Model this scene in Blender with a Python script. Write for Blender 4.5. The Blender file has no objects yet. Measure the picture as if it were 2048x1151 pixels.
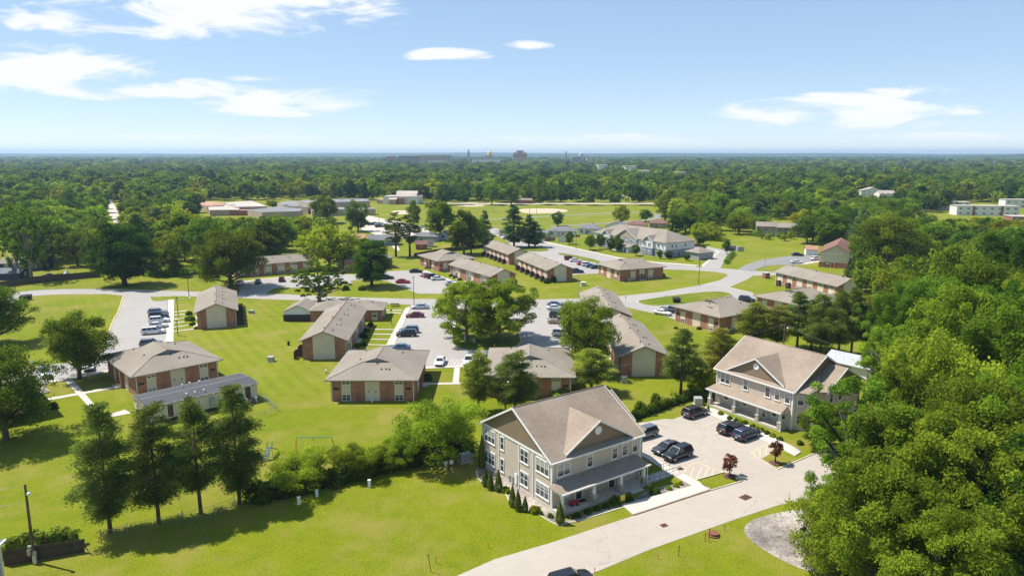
import bpy, math, random
import numpy as np
from mathutils import Vector, Matrix
R = math.radians
random.seed(7)
rng = np.random.default_rng(11)
sc = bpy.context.scene
COL = sc.collection

# ------------------------------------------------------------------ camera
CAM_H, FOC = 42.0, 1420.0                      # drone height in metres, focal length for a 2048 px wide frame
PITCH = math.atan((575.5 - 307) / FOC)
cam_d = bpy.data.cameras.new('camera')
cam_d.sensor_width = 36.0
cam_d.lens = FOC / 2048 * 36.0
cam_d.clip_start = 0.5
cam_d.clip_end = 60000
cam = bpy.data.objects.new('camera', cam_d)
COL.objects.link(cam)
cam.location = (0, 0, CAM_H)
cam.rotation_euler = (R(90) - PITCH, 0, 0)
sc.camera = cam
sc.render.resolution_x, sc.render.resolution_y = 1024, 575
sc.view_settings.view_transform = 'Standard'
sc.view_settings.look = 'None'
sc.view_settings.gamma = 1.0
sc.view_settings.use_curve_mapping = False
sc.view_settings.exposure = 0.96
sc.render.filter_size = 1.05
sc.cycles.use_denoising = True
sc.cycles.denoising_prefilter = 'NONE'
sc.cycles.use_adaptive_sampling = False
sc.cycles.max_bounces = 6
sc.cycles.diffuse_bounces = 3
sc.cycles.transmission_bounces = 3
sc.cycles.glossy_bounces = 2
sc.cycles.volume_bounces = 0
sc.cycles.transparent_max_bounces = 4

# ------------------------------------------------------------------ sun and sky
SUN_AZ, SUN_EL = R(-71), R(58)                 # azimuth from +Y towards +X
sv = Vector((math.sin(SUN_AZ) * math.cos(SUN_EL), math.cos(SUN_AZ) * math.cos(SUN_EL), math.sin(SUN_EL)))
sun_d = bpy.data.lights.new('sun', 'SUN')
sun_d.energy = 3.8
sun_d.angle = R(0.55)
sun_d.color = (1.0, 0.95, 0.87)
sun = bpy.data.objects.new('sun', sun_d)
COL.objects.link(sun)
sun.rotation_euler = sv.to_track_quat('Z', 'Y').to_euler()

world = bpy.data.worlds.new('World')
sc.world = world
world.use_nodes = True
wt = world.node_tree
wt.nodes.clear()
def wn(t, **k):
    n = wt.nodes.new(t)
    for a, b in k.items(): setattr(n, a, b)
    return n
def wl(a, b): wt.links.new(a, b)
def wmath(op, a, b=None, c=None, clamp=False):
    n = wn('ShaderNodeMath', operation=op, use_clamp=clamp)
    for i, v in enumerate((a, b, c)):
        if v is None: continue
        if hasattr(v, 'links'): wl(v, n.inputs[i])
        else: n.inputs[i].default_value = v
    return n.outputs[0]
sky = wn('ShaderNodeTexSky', sky_type='NISHITA')
sky.sun_disc = False
sky.sun_elevation = SUN_EL
sky.sun_rotation = SUN_AZ
sky.altitude = 1800
sky.air_density = 0.7
sky.dust_density = 0.1
sky.ozone_density = 2.5
tc = wn('ShaderNodeTexCoord')
sx = wn('ShaderNodeSeparateXYZ')
wl(tc.outputs['Generated'], sx.inputs[0])
X, Y, Z = sx.outputs
zc = wmath('MAXIMUM', Z, 0.0)
zq = wmath('ADD', zc, 0.07)
cq = wn('ShaderNodeCombineXYZ')
wl(wmath('DIVIDE', X, zq), cq.inputs[0]); wl(wmath('DIVIDE', Y, zq), cq.inputs[1])
nz = wn('ShaderNodeTexNoise'); nz.inputs['Scale'].default_value = 0.75; nz.inputs['Detail'].default_value = 9; nz.inputs['Roughness'].default_value = 0.62
nz.inputs['Distortion'].default_value = 0.35
wl(cq.outputs[0], nz.inputs['Vector'])
nf = nz.outputs[0]
nz2 = wn('ShaderNodeTexNoise'); nz2.inputs['Scale'].default_value = 0.22; nz2.inputs['Detail'].default_value = 3
wl(cq.outputs[0], nz2.inputs['Vector'])
# fair-weather clouds: (tan azimuth, tan elevation, half width, half height) of the ones over the town
yp = wmath('MAXIMUM', Y, 0.02)
U, V = wmath('DIVIDE', X, yp), wmath('DIVIDE', Z, yp)
front = wmath('GREATER_THAN', Y, 0.05)
CL = [(-.42, 0.186, .30, .042), (-.64, 0.111, .20, .040), (-.46, 0.085, .18, .018), (-.31, 0.070, .15, .024), (-.09, 0.131, .07, .010), (.02, 0.142, .05, .008), (.47, 0.054, .21, .026), (.46, 0.070, .10, .014), (.56, 0.083, .09, .012), (-.42, 0.019, .17, .011), (.12, 0.017, .22, .012), (.60, 0.022, .12, .010), (-.72, 0.013, .12, .010), (-.62, 0.178, .10, .02), (-.36, 0.100, .05, .008)]
msk = None
for (u0, v0, a, b) in CL:
    e = wmath('SUBTRACT', 1.0, wmath('SQRT', wmath('ADD', wmath('POWER', wmath('ABSOLUTE', wmath('DIVIDE', wmath('SUBTRACT', U, u0), a)), 2.0),
                                                    wmath('POWER', wmath('ABSOLUTE', wmath('DIVIDE', wmath('SUBTRACT', V, v0), b)), 2.0))), clamp=True)
    msk = e if msk is None else wmath('MAXIMUM', msk, e)
msk = wmath('MULTIPLY', msk, front)
cw_ = wn('ShaderNodeCombineXYZ'); wl(wmath('MULTIPLY', U, 7.0), cw_.inputs[0]); wl(wmath('MULTIPLY', V, 30.0), cw_.inputs[1])
nz3 = wn('ShaderNodeTexNoise'); nz3.inputs['Scale'].default_value = 1.0; nz3.inputs['Detail'].default_value = 10; nz3.inputs['Roughness'].default_value = 0.6; nz3.inputs['Distortion'].default_value = 0.5
wl(cw_.outputs[0], nz3.inputs['Vector'])
dens = wmath('ADD', wmath('MULTIPLY', wmath('POWER', msk, 0.6), 0.85), wmath('MULTIPLY', wmath('MULTIPLY', wmath('SUBTRACT', nz3.outputs[0], 0.53), 2.9), wmath('GREATER_THAN', msk, 0.001)))
wide = wmath('ADD', wmath('MULTIPLY', wmath('SUBTRACT', nf, 0.5), 1.2), wmath('MULTIPLY', wmath('SUBTRACT', nz2.outputs[0], 0.66), 1.0))
dens = wmath('MAXIMUM', dens, wide)
cr = wn('ShaderNodeMapRange', interpolation_type='SMOOTHSTEP')
wl(dens, cr.inputs[0]); cr.inputs[1].default_value = 0.12; cr.inputs[2].default_value = 0.66; cr.inputs[3].default_value = 0.0; cr.inputs[4].default_value = 0.92
up = wn('ShaderNodeMapRange'); wl(Z, up.inputs[0]); up.inputs[1].default_value = 0.0; up.inputs[2].default_value = 0.03
cov = wmath('MULTIPLY', cr.outputs[0], up.outputs[0])
gm = wn('ShaderNodeGamma'); wl(sky.outputs[0], gm.inputs[0]); gm.inputs[1].default_value = 0.40      # the camera's soft highlight curve for the sky
hs = wn('ShaderNodeHueSaturation'); wl(gm.outputs[0], hs.inputs['Color']); hs.inputs['Saturation'].default_value = 1.5; hs.inputs['Value'].default_value = 1.62
bg1 = wn('ShaderNodeBackground'); wl(hs.outputs[0], bg1.inputs[0]); bg1.inputs[1].default_value = 0.15
bg2 = wn('ShaderNodeBackground'); bg2.inputs[0].default_value = (0.97, 0.98, 1.0, 1); bg2.inputs[1].default_value = 0.56
mx = wn('ShaderNodeMixShader'); wl(cov, mx.inputs[0]); wl(bg1.outputs[0], mx.inputs[1]); wl(bg2.outputs[0], mx.inputs[2])
wo = wn('ShaderNodeOutputWorld'); wl(mx.outputs[0], wo.inputs[0])

# ------------------------------------------------------------------ site plan: (u, v) of the survey picture -> metres on the level z
_c, _s = math.cos(PITCH), math.sin(PITCH)
def G(u, v, z=0.0):
    a, b = (u - 1024) / FOC, (v - 575.5) / FOC
    t = (z - CAM_H) / (-_s - b * _c)
    return Vector((a * t, (_c - b * _s) * t, z))
def height_at(base, v):
    """height above the ground of the point that stands over base and is seen at row v"""
    b = (v - 575.5) / FOC
    return CAM_H + base.y * (-_s - b * _c) / (_c - b * _s)
def width_at(base, w):
    return w / FOC * (base.y * _c + CAM_H * _s)

# ------------------------------------------------------------------ helpers
def tag(o, label=None, cat=None, group=None, kind=None):
    if label: o['label'] = label
    if cat: o['category'] = cat
    if group: o['group'] = group
    if kind: o['kind'] = kind
    return o
def link(name, data, mats=(), parent=None, loc=None, rz=0.0):
    o = bpy.data.objects.new(name, data)
    COL.objects.link(o)
    if data is not None and mats and not data.materials:
        for m in mats: data.materials.append(m)
    if parent is not None: o.parent = parent
    if loc is not None: o.location = loc
    if rz: o.rotation_euler = (0, 0, rz)
    return o
def empty(name, loc, rz=0.0, label=None, cat=None, group=None):
    o = link(name, None, (), None, loc, rz)
    o.empty_display_size = 0.5
    return tag(o, label, cat, group)

class MB:
    """collects boxes, tubes and polygons into one mesh"""
    def __init__(s): s.v, s.f, s.m, s.mi, s.marks = [], [], [], 0, []
    def poly(s, pts, mi=None):
        n = len(s.v); s.v += [tuple(p) for p in pts]; s.f.append(tuple(range(n, n + len(pts)))); s.m.append(s.mi if mi is None else mi)
    def hexa(s, p, mi=None):
        """8 points: bottom loop 0-3, top loop 4-7"""
        s.marks.append((len(s.v), len(s.f)))
        n = len(s.v); s.v += [tuple(q) for q in p]
        for q in ((3, 2, 1, 0), (4, 5, 6, 7), (0, 1, 5, 4), (1, 2, 6, 5), (2, 3, 7, 6), (3, 0, 4, 7)):
            s.f.append(tuple(n + i for i in q)); s.m.append(s.mi if mi is None else mi)
    def box(s, x0, x1, y0, y1, z0, z1, mi=None):
        s.hexa([(x0, y0, z0), (x1, y0, z0), (x1, y1, z0), (x0, y1, z0), (x0, y0, z1), (x1, y0, z1), (x1, y1, z1), (x0, y1, z1)], mi)
    def tube(s, pts, rad, n=6, mi=None, cap=True):
        s.marks.append((len(s.v), len(s.f)))
        pts = [Vector(p) for p in pts]
        if not hasattr(rad, '__len__'): rad = [rad] * len(pts)
        b = len(s.v)
        for i, p in enumerate(pts):
            d = (pts[min(i + 1, len(pts) - 1)] - pts[max(i - 1, 0)])
            d = d.normalized() if d.length > 1e-9 else Vector((0, 0, 1))
            a = d.orthogonal().normalized() if abs(d.z) < 0.9 else Vector((1, 0, 0)).cross(d).normalized()
            c = d.cross(a)
            for k in range(n):
                t = 2 * math.pi * k / n
                s.v.append(tuple(p + (a * math.cos(t) + c * math.sin(t)) * rad[i]))
        for i in range(len(pts) - 1):
            for k in range(n):
                k2 = (k + 1) % n
                s.f.append((b + i * n + k, b + i * n + k2, b + (i + 1) * n + k2, b + (i + 1) * n + k)); s.m.append(s.mi if mi is None else mi)
        if cap:
            s.f.append(tuple(b + (len(pts) - 1) * n + k for k in range(n))); s.m.append(s.mi if mi is None else mi)
            s.f.append(tuple(b + n - 1 - k for k in range(n))); s.m.append(s.mi if mi is None else mi)
    def prism(s, pts, z0, z1, mi=None):
        """vertical prism over a plan polygon"""
        n = len(pts)
        s.poly([(p[0], p[1], z1) for p in pts], mi)
        s.poly([(p[0], p[1], z0) for p in reversed(pts)], mi)
        for i in range(n):
            a, b = pts[i], pts[(i + 1) % n]
            s.poly([(a[0], a[1], z0), (b[0], b[1], z0), (b[0], b[1], z1), (a[0], a[1], z1)], mi)
    def slab(s, quad, t, mi=None):
        """a sloping sheet of thickness t (downwards) over 3 or 4 points"""
        q = [Vector(p) for p in quad]
        low = [p - Vector((0, 0, t)) for p in q]
        s.poly(q, mi); s.poly(list(reversed(low)), mi)
        for i in range(len(q)):
            j = (i + 1) % len(q)
            s.poly([low[i], low[j], q[j], q[i]], mi)
    def lathe(s, prof, n=16, mi=None, c=(0, 0)):
        b = len(s.v)
        for (r, z) in prof:
            for k in range(n):
                t = 2 * math.pi * k / n
                s.v.append((c[0] + r * math.cos(t), c[1] + r * math.sin(t), z))
        for i in range(len(prof) - 1):
            for k in range(n):
                k2 = (k + 1) % n
                s.f.append((b + i * n + k, b + i * n + k2, b + (i + 1) * n + k2, b + (i + 1) * n + k)); s.m.append(s.mi if mi is None else mi)
        s.f.append(tuple(b + (len(prof) - 1) * n + k for k in range(n))); s.m.append(s.mi if mi is None else mi)
    def mesh(s, name, mats=(), smooth=False):
        me = bpy.data.meshes.new(name)
        me.from_pydata(s.v, [], s.f)
        for m in mats: me.materials.append(m)
        if len(mats) > 1: me.polygons.foreach_set('material_index', s.m)
        if smooth: me.polygons.foreach_set('use_smooth', [True] * len(s.f))
        me.update()
        return me
    def build_each(s, name, m, parent):
        """one object for each box or tube collected"""
        for i, (v0, f0) in enumerate(s.marks):
            v1, f1 = s.marks[i + 1] if i + 1 < len(s.marks) else (len(s.v), len(s.f))
            me = bpy.data.meshes.new(name); me.from_pydata(s.v[v0:v1], [], [tuple(q - v0 for q in f) for f in s.f[f0:f1]]); me.materials.append(m); me.update()
            link(name, me, (), parent)
    def build(s, name, mats, parent=None, loc=None, rz=0.0, smooth=False):
        if not isinstance(mats, (list, tuple)): mats = [mats]
        return link(name, s.mesh(name, mats, smooth), (), parent, loc, rz)

# ------------------------------------------------------------------ materials
def mat(name): 
    m = bpy.data.materials.new(name); m.use_nodes = True
    nt = m.node_tree
    return m, nt, nt.nodes['Principled BSDF']
def nd(nt, t, **k):
    n = nt.nodes.new(t)
    for a, b in k.items(): setattr(n, a, b)
    return n
def ramp(nt, fac, stops):
    n = nd(nt, 'ShaderNodeValToRGB')
    el = n.color_ramp.elements
    while len(el) < len(stops): el.new(0.5)
    for e, (p, c) in zip(el, stops): e.position = p; e.color = (*c, 1)
    nt.links.new(fac, n.inputs[0])
    return n.outputs[0]
def noise(nt, scale, detail=3, rough=0.55, coord='Object', vec=None):
    n = nd(nt, 'ShaderNodeTexNoise')
    n.inputs['Scale'].default_value = scale; n.inputs['Detail'].default_value = detail; n.inputs['Roughness'].default_value = rough
    if vec is None:
        vec = nd(nt, 'ShaderNodeTexCoord').outputs[coord]
    nt.links.new(vec, n.inputs['Vector'])
    return n.outputs[0]
def mixc(nt, fac, a, b, mode='MIX'):
    n = nd(nt, 'ShaderNodeMix', data_type='RGBA', blend_type=mode)
    for i, v in ((0, fac), (6, a), (7, b)):
        if hasattr(v, 'links'): nt.links.new(v, n.inputs[i])
        elif i == 0: n.inputs[0].default_value = v
        else: n.inputs[i].default_value = (*v, 1)
    return n.outputs[2]
def mth(nt, op, a, b=None, clamp=False):
    n = nd(nt, 'ShaderNodeMath', operation=op, use_clamp=clamp)
    for i, v in enumerate((a, b)):
        if v is None: continue
        if hasattr(v, 'links'): nt.links.new(v, n.inputs[i])
        else: n.inputs[i].default_value = v
    return n.outputs[0]
def bump(nt, p, h, strength=0.3, dist=0.05):
    b = nd(nt, 'ShaderNodeBump'); b.inputs['Strength'].default_value = strength; b.inputs['Distance'].default_value = dist
    nt.links.new(h, b.inputs['Height']); nt.links.new(b.outputs[0], p.inputs['Normal'])
def plain(name, col, rough=0.6, metal=0.0, var=0.12, scale=1.5, spec=0.4):
    m, nt, p = mat(name)
    f = noise(nt, scale, 4)
    lo = tuple(c * (1 - var) for c in col); hi = tuple(min(1, c * (1 + var)) for c in col)
    nt.links.new(ramp(nt, f, [(0.3, lo), (0.7, hi)]), p.inputs['Base Color'])
    p.inputs['Roughness'].default_value = rough; p.inputs['Metallic'].default_value = metal
    p.inputs['Specular IOR Level'].default_value = spec
    return m
def objpos(nt):
    return nd(nt, 'ShaderNodeNewGeometry').outputs['Position']
def wall_uv(nt, ku=1.0, kz=1.0):
    """(x + y, z) in the object's own axes, for courses that run round a building"""
    s = nd(nt, 'ShaderNodeSeparateXYZ'); nt.links.new(nd(nt, 'ShaderNodeTexCoord').outputs['Object'], s.inputs[0])
    c = nd(nt, 'ShaderNodeCombineXYZ')
    nt.links.new(mth(nt, 'MULTIPLY', mth(nt, 'ADD', s.outputs[0], s.outputs[1]), ku), c.inputs[0])
    nt.links.new(mth(nt, 'MULTIPLY', s.outputs[2], kz), c.inputs[1])
    return c.outputs[0], s.outputs[2]
M = {}
def make_brick(name, c1, c2, mortar):
    m, nt, p = mat(name)
    vec, z = wall_uv(nt)
    b = nd(nt, 'ShaderNodeTexBrick')
    b.inputs['Scale'].default_value = 1.0; b.inputs['Brick Width'].default_value = 0.42; b.inputs['Row Height'].default_value = 0.15
    b.inputs['Mortar Size'].default_value = 0.014; b.inputs['Bias'].default_value = -0.1
    b.inputs['Color1'].default_value = (*c1, 1); b.inputs['Color2'].default_value = (*c2, 1); b.inputs['Mortar'].default_value = (*mortar, 1)
    nt.links.new(vec, b.inputs['Vector'])
    c = mixc(nt, 0.55, b.outputs[0], ramp(nt, noise(nt, 0.9, 5), [(0.3, tuple(x * .72 for x in c1)), (0.7, tuple(min(1, x * 1.25) for x in c2))]))
    nt.links.new(c, p.inputs['Base Color']); p.inputs['Roughness'].default_value = 0.85
    bump(nt, p, b.outputs[1], 0.3, 0.02)
    return m
def make_shingle(name, a, b_, c_):
    m, nt, p = mat(name)
    vec, z = wall_uv(nt, 1.0, 2.6)
    b = nd(nt, 'ShaderNodeTexBrick'); b.offset_frequency = 2; b.squash = 1
    b.inputs['Scale'].default_value = 1.0; b.inputs['Brick Width'].default_value = 0.45; b.inputs['Row Height'].default_value = 0.22
    b.inputs['Mortar Size'].default_value = 0.012; b.inputs['Bias'].default_value = 0.0
    b.inputs['Color1'].default_value = (*a, 1); b.inputs['Color2'].default_value = (*b_, 1); b.inputs['Mortar'].default_value = (*[x * .72 for x in a], 1)
    nt.links.new(vec, b.inputs['Vector'])
    c = mixc(nt, 0.5, b.outputs[0], ramp(nt, noise(nt, 2.4, 6, 0.7), [(0.32, tuple(x * .78 for x in a)), (0.5, b_), (0.7, c_)]))
    c = mixc(nt, 0.35, c, ramp(nt, noise(nt, 0.16, 4, 0.6), [(0.35, tuple(x * .8 for x in a)), (0.65, c_)]))
    nt.links.new(c, p.inputs['Base Color']); p.inputs['Roughness'].default_value = 0.92; p.inputs['Specular IOR Level'].default_value = 0.2
    bump(nt, p, noise(nt, 9, 3), 0.4, 0.03)
    return m
def make_siding(name, col, pitch=0.2, dark=0.8):
    m, nt, p = mat(name)
    vec, z = wall_uv(nt)
    fr = mth(nt, 'FRACT', mth(nt, 'DIVIDE', z, pitch))
    line = mth(nt, 'LESS_THAN', fr, 0.13)
    base = ramp(nt, noise(nt, 0.7, 4), [(0.3, tuple(c * .93 for c in col)), (0.7, tuple(min(1, c * 1.05) for c in col))])
    nt.links.new(mixc(nt, mth(nt, 'MULTIPLY', line, 1 - dark), base, (0, 0, 0)), p.inputs['Base Color'])
    p.inputs['Roughness'].default_value = 0.65
    bump(nt, p, fr, 0.6, 0.02)
    return m
M['brick'] = make_brick('red_brown_brick', (0.27, 0.100, 0.055), (0.415, 0.185, 0.105), (0.43, 0.33, 0.26))
M['brick2'] = make_brick('deep_red_brick', (0.24, 0.075, 0.05), (0.33, 0.12, 0.075), (0.36, 0.28, 0.24))
M['shingle'] = make_shingle('grey_tan_shingles', (0.225, 0.190, 0.150), (0.272, 0.233, 0.188), (0.318, 0.277, 0.230))
M['shingle_new'] = make_shingle('brown_shingles', (0.235, 0.182, 0.136), (0.312, 0.248, 0.188), (0.385, 0.318, 0.252))
M['shingle_red'] = make_shingle('red_brown_shingles', (0.17, 0.085, 0.065), (0.22, 0.115, 0.09), (0.26, 0.15, 0.12))
M['shingle_grey'] = make_shingle('slate_grey_shingles', (0.14, 0.145, 0.155), (0.19, 0.195, 0.205), (0.24, 0.245, 0.255))
M['siding'] = make_siding('greige_siding', (0.57, 0.48, 0.385), 0.2, 0.86)
M['siding_brown'] = make_siding('brown_shake_siding', (0.25, 0.178, 0.112), 0.22, 0.62)
M['siding_cream'] = make_siding('cream_siding', (0.66, 0.565, 0.44), 0.25, 0.9)
M['siding_white'] = make_siding('white_siding', (0.72, 0.72, 0.72), 0.2, 0.88)
M['siding_blue'] = make_siding('blue_siding', (0.13, 0.20, 0.30), 0.2, 0.8)
M['siding_grey'] = make_siding('grey_siding', (0.30, 0.31, 0.33), 0.2, 0.85)
M['siding_tan'] = make_siding('tan_siding', (0.42, 0.34, 0.24), 0.22, 0.8)
M['cream'] = plain('cream_panel', (0.66, 0.565, 0.44), 0.7, var=0.05, scale=0.6)
M['trim'] = plain('white_trim', (0.78, 0.77, 0.74), 0.5, var=0.04)
M['stone'] = make_brick('fieldstone', (0.36, 0.25, 0.18), (0.50, 0.42, 0.33), (0.45, 0.40, 0.34))
M['concrete'] = plain('pale_concrete', (0.50, 0.46, 0.405), 0.85, var=0.10, scale=0.5)
M['kerb'] = plain('kerb_concrete', (0.52, 0.48, 0.36), 0.85, var=0.12, scale=0.8)
M['yellow_kerb'] = plain('yellow_kerb_paint', (0.60, 0.50, 0.20), 0.8, var=0.15)
M['dark_wood'] = plain('dark_stained_wood', (0.050, 0.036, 0.028), 0.8, var=0.35, scale=3)
M['wood'] = plain('weathered_wood', (0.20, 0.145, 0.10), 0.85, var=0.25, scale=3)
M['pole_wood'] = plain('utility_pole_wood', (0.14, 0.085, 0.055), 0.9, var=0.3, scale=2)
M['fence_wood'] = plain('old_fence_boards', (0.085, 0.062, 0.045), 0.9, var=0.4, scale=2)
M['door_dark'] = plain('dark_door', (0.035, 0.028, 0.026), 0.4)
M['door_brown'] = plain('brown_door', (0.10, 0.045, 0.035), 0.5)
M['metal'] = plain('galvanised_metal', (0.42, 0.43, 0.44), 0.45, 0.6)
M['black_metal'] = plain('black_metal', (0.02, 0.02, 0.022), 0.5, 0.2)
M['grey_metal'] = plain('grey_paint_metal', (0.32, 0.35, 0.33), 0.5)
M['gutter'] = plain('tan_gutter', (0.30, 0.26, 0.22), 0.5)
M['roof_membrane'] = plain('dark_grey_roof_membrane', (0.062, 0.062, 0.066), 0.8, var=0.15, scale=0.35)
M['flat_roof'] = plain('tan_flat_roof', (0.42, 0.37, 0.32), 0.85, var=0.2, scale=0.06)
M['flat_roof_dark'] = plain('grey_flat_roof', (0.20, 0.195, 0.195), 0.85, var=0.2, scale=0.06)
M['rust_roof'] = plain('rust_metal_roof', (0.40, 0.22, 0.13), 0.7, var=0.2, scale=0.1)
M['tan_wall'] = plain('tan_block_wall', (0.44, 0.34, 0.24), 0.85, var=0.1, scale=0.3)
M['white_wall'] = plain('white_wall', (0.68, 0.67, 0.64), 0.75, var=0.06, scale=0.3)
M['soil'] = plain('bare_soil', (0.34, 0.245, 0.155), 0.95, var=0.2, scale=0.8)
M['mulch'] = plain('brown_mulch', (0.115, 0.06, 0.04), 0.95, var=0.35, scale=6)
M['infield'] = plain('tan_infield_dirt', (0.52, 0.40, 0.28), 0.95, var=0.08, scale=0.1)
M['yellow'] = plain('yellow_paint', (0.70, 0.52, 0.06), 0.5, var=0.08)
M['line_yellow'] = plain('faded_yellow_line', (0.56, 0.50, 0.26), 0.8, var=0.18, scale=2)
M['line_white'] = plain('faded_white_line', (0.60, 0.58, 0.54), 0.8, var=0.15, scale=2)
M['red'] = plain('red_plastic', (0.42, 0.03, 0.03), 0.4)
M['blue'] = plain('blue_plastic', (0.03, 0.12, 0.40), 0.4)
M['green_metal'] = plain('green_painted_pipe', (0.10, 0.26, 0.16), 0.45)
M['white_plastic'] = plain('white_plastic', (0.74, 0.74, 0.72), 0.4, var=0.04)
M['rust'] = plain('rusty_iron', (0.19, 0.075, 0.045), 0.9, var=0.4, scale=5)
M['orange'] = plain('orange_paint', (0.60, 0.16, 0.04), 0.6)
M['tank'] = plain('pale_steel_tank', (0.40, 0.41, 0.42), 0.5)
M['rubber'] = plain('black_rubber', (0.018, 0.018, 0.018), 0.85)
M['canvas_blue'] = plain('navy_canvas', (0.035, 0.05, 0.09), 0.8)
def glass(name, col, rough=0.08, blinds=0.0):
    m, nt, p = mat(name)
    c = ramp(nt, noise(nt, 0.5, 2), [(0.35, tuple(c * .6 for c in col)), (0.65, tuple(c * 1.5 for c in col))])
    if blinds:
        oi = nd(nt, 'ShaderNodeObjectInfo')
        sp = nd(nt, 'ShaderNodeSeparateXYZ'); nt.links.new(nd(nt, 'ShaderNodeTexCoord').outputs['Generated'], sp.inputs[0])
        drop = mth(nt, 'GREATER_THAN', sp.outputs[2], mth(nt, 'ADD', mth(nt, 'MULTIPLY', oi.outputs['Random'], 0.9), 0.25))
        c = mixc(nt, mth(nt, 'MULTIPLY', drop, blinds), c, (0.50, 0.49, 0.45))
    nt.links.new(c, p.inputs['Base Color'])
    p.inputs['Roughness'].default_value = rough; p.inputs['Specular IOR Level'].default_value = 0.8
    return m
M['glass'] = glass('window_glass', (0.055, 0.062, 0.068), 0.08, 0.7)
M['car_glass'] = glass('car_glass', (0.018, 0.021, 0.024), 0.05)
def make_asphalt(name, lo, hi, crack=0.2, scale=1.0):
    m, nt, p = mat(name)
    pos = objpos(nt)
    big = ramp(nt, noise(nt, 0.055, 6, 0.62, vec=pos), [(0.3, lo), (0.7, hi)])
    c = mixc(nt, 0.30, big, ramp(nt, noise(nt, 0.6, 6, 0.7, vec=pos), [(0.3, tuple(x * .80 for x in lo)), (0.7, tuple(x * 1.1 for x in hi))]))
    c = mixc(nt, 0.15, c, ramp(nt, noise(nt, 14, 2, vec=pos), [(0.3, tuple(x * .6 for x in lo)), (0.7, tuple(min(1, x * 1.25) for x in hi))]))
    v = nd(nt, 'ShaderNodeTexVoronoi', feature='DISTANCE_TO_EDGE'); v.inputs['Scale'].default_value = 0.10 * scale
    dv = nd(nt, 'ShaderNodeMix', data_type='VECTOR'); dv.inputs[0].default_value = 0.5
    w = nd(nt, 'ShaderNodeTexNoise'); w.inputs['Scale'].default_value = 0.5; w.inputs['Detail'].default_value = 4; nt.links.new(pos, w.inputs['Vector'])
    va = nd(nt, 'ShaderNodeVectorMath', operation='SCALE'); nt.links.new(w.outputs[1], va.inputs[0]); va.inputs['Scale'].default_value = 3.0
    vb = nd(nt, 'ShaderNodeVectorMath', operation='ADD'); nt.links.new(pos, vb.inputs[0]); nt.links.new(va.outputs[0], vb.inputs[1])
    nt.links.new(vb.outputs[0], v.inputs['Vector'])
    ck = mth(nt, 'LESS_THAN', v.outputs[0], 0.006)
    ck = mth(nt, 'MULTIPLY', ck, ramp(nt, noise(nt, 0.08, 2, vec=pos), [(0.45, (0, 0, 0)), (0.55, (1, 1, 1))]))
    c = mixc(nt, mth(nt, 'MULTIPLY', ck, crack), c, (0.07, 0.065, 0.06))
    stn = ramp(nt, noise(nt, 0.30, 5, 0.7, vec=pos), [(0.60, (0, 0, 0)), (0.78, (1, 1, 1))])
    c = mixc(nt, mth(nt, 'MULTIPLY', stn, 0.42), c, tuple(x * .45 for x in lo))
    nt.links.new(c, p.inputs['Base Color']); p.inputs['Roughness'].default_value = 0.9; p.inputs['Specular IOR Level'].default_value = 0.25
    bump(nt, p, noise(nt, 20, 2, vec=pos), 0.25, 0.02)
    return m
M['asphalt'] = make_asphalt('weathered_pale_asphalt', (0.292, 0.270, 0.248), (0.372, 0.345, 0.318))
M['road'] = make_asphalt('sun_bleached_road', (0.36, 0.312, 0.262), (0.435, 0.382, 0.328))
M['asphalt_dark'] = make_asphalt('grey_asphalt', (0.20, 0.195, 0.19), (0.25, 0.243, 0.235))
M['lot_pale'] = make_asphalt('pale_concrete_lot', (0.46, 0.39, 0.33), (0.54, 0.47, 0.41))
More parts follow.
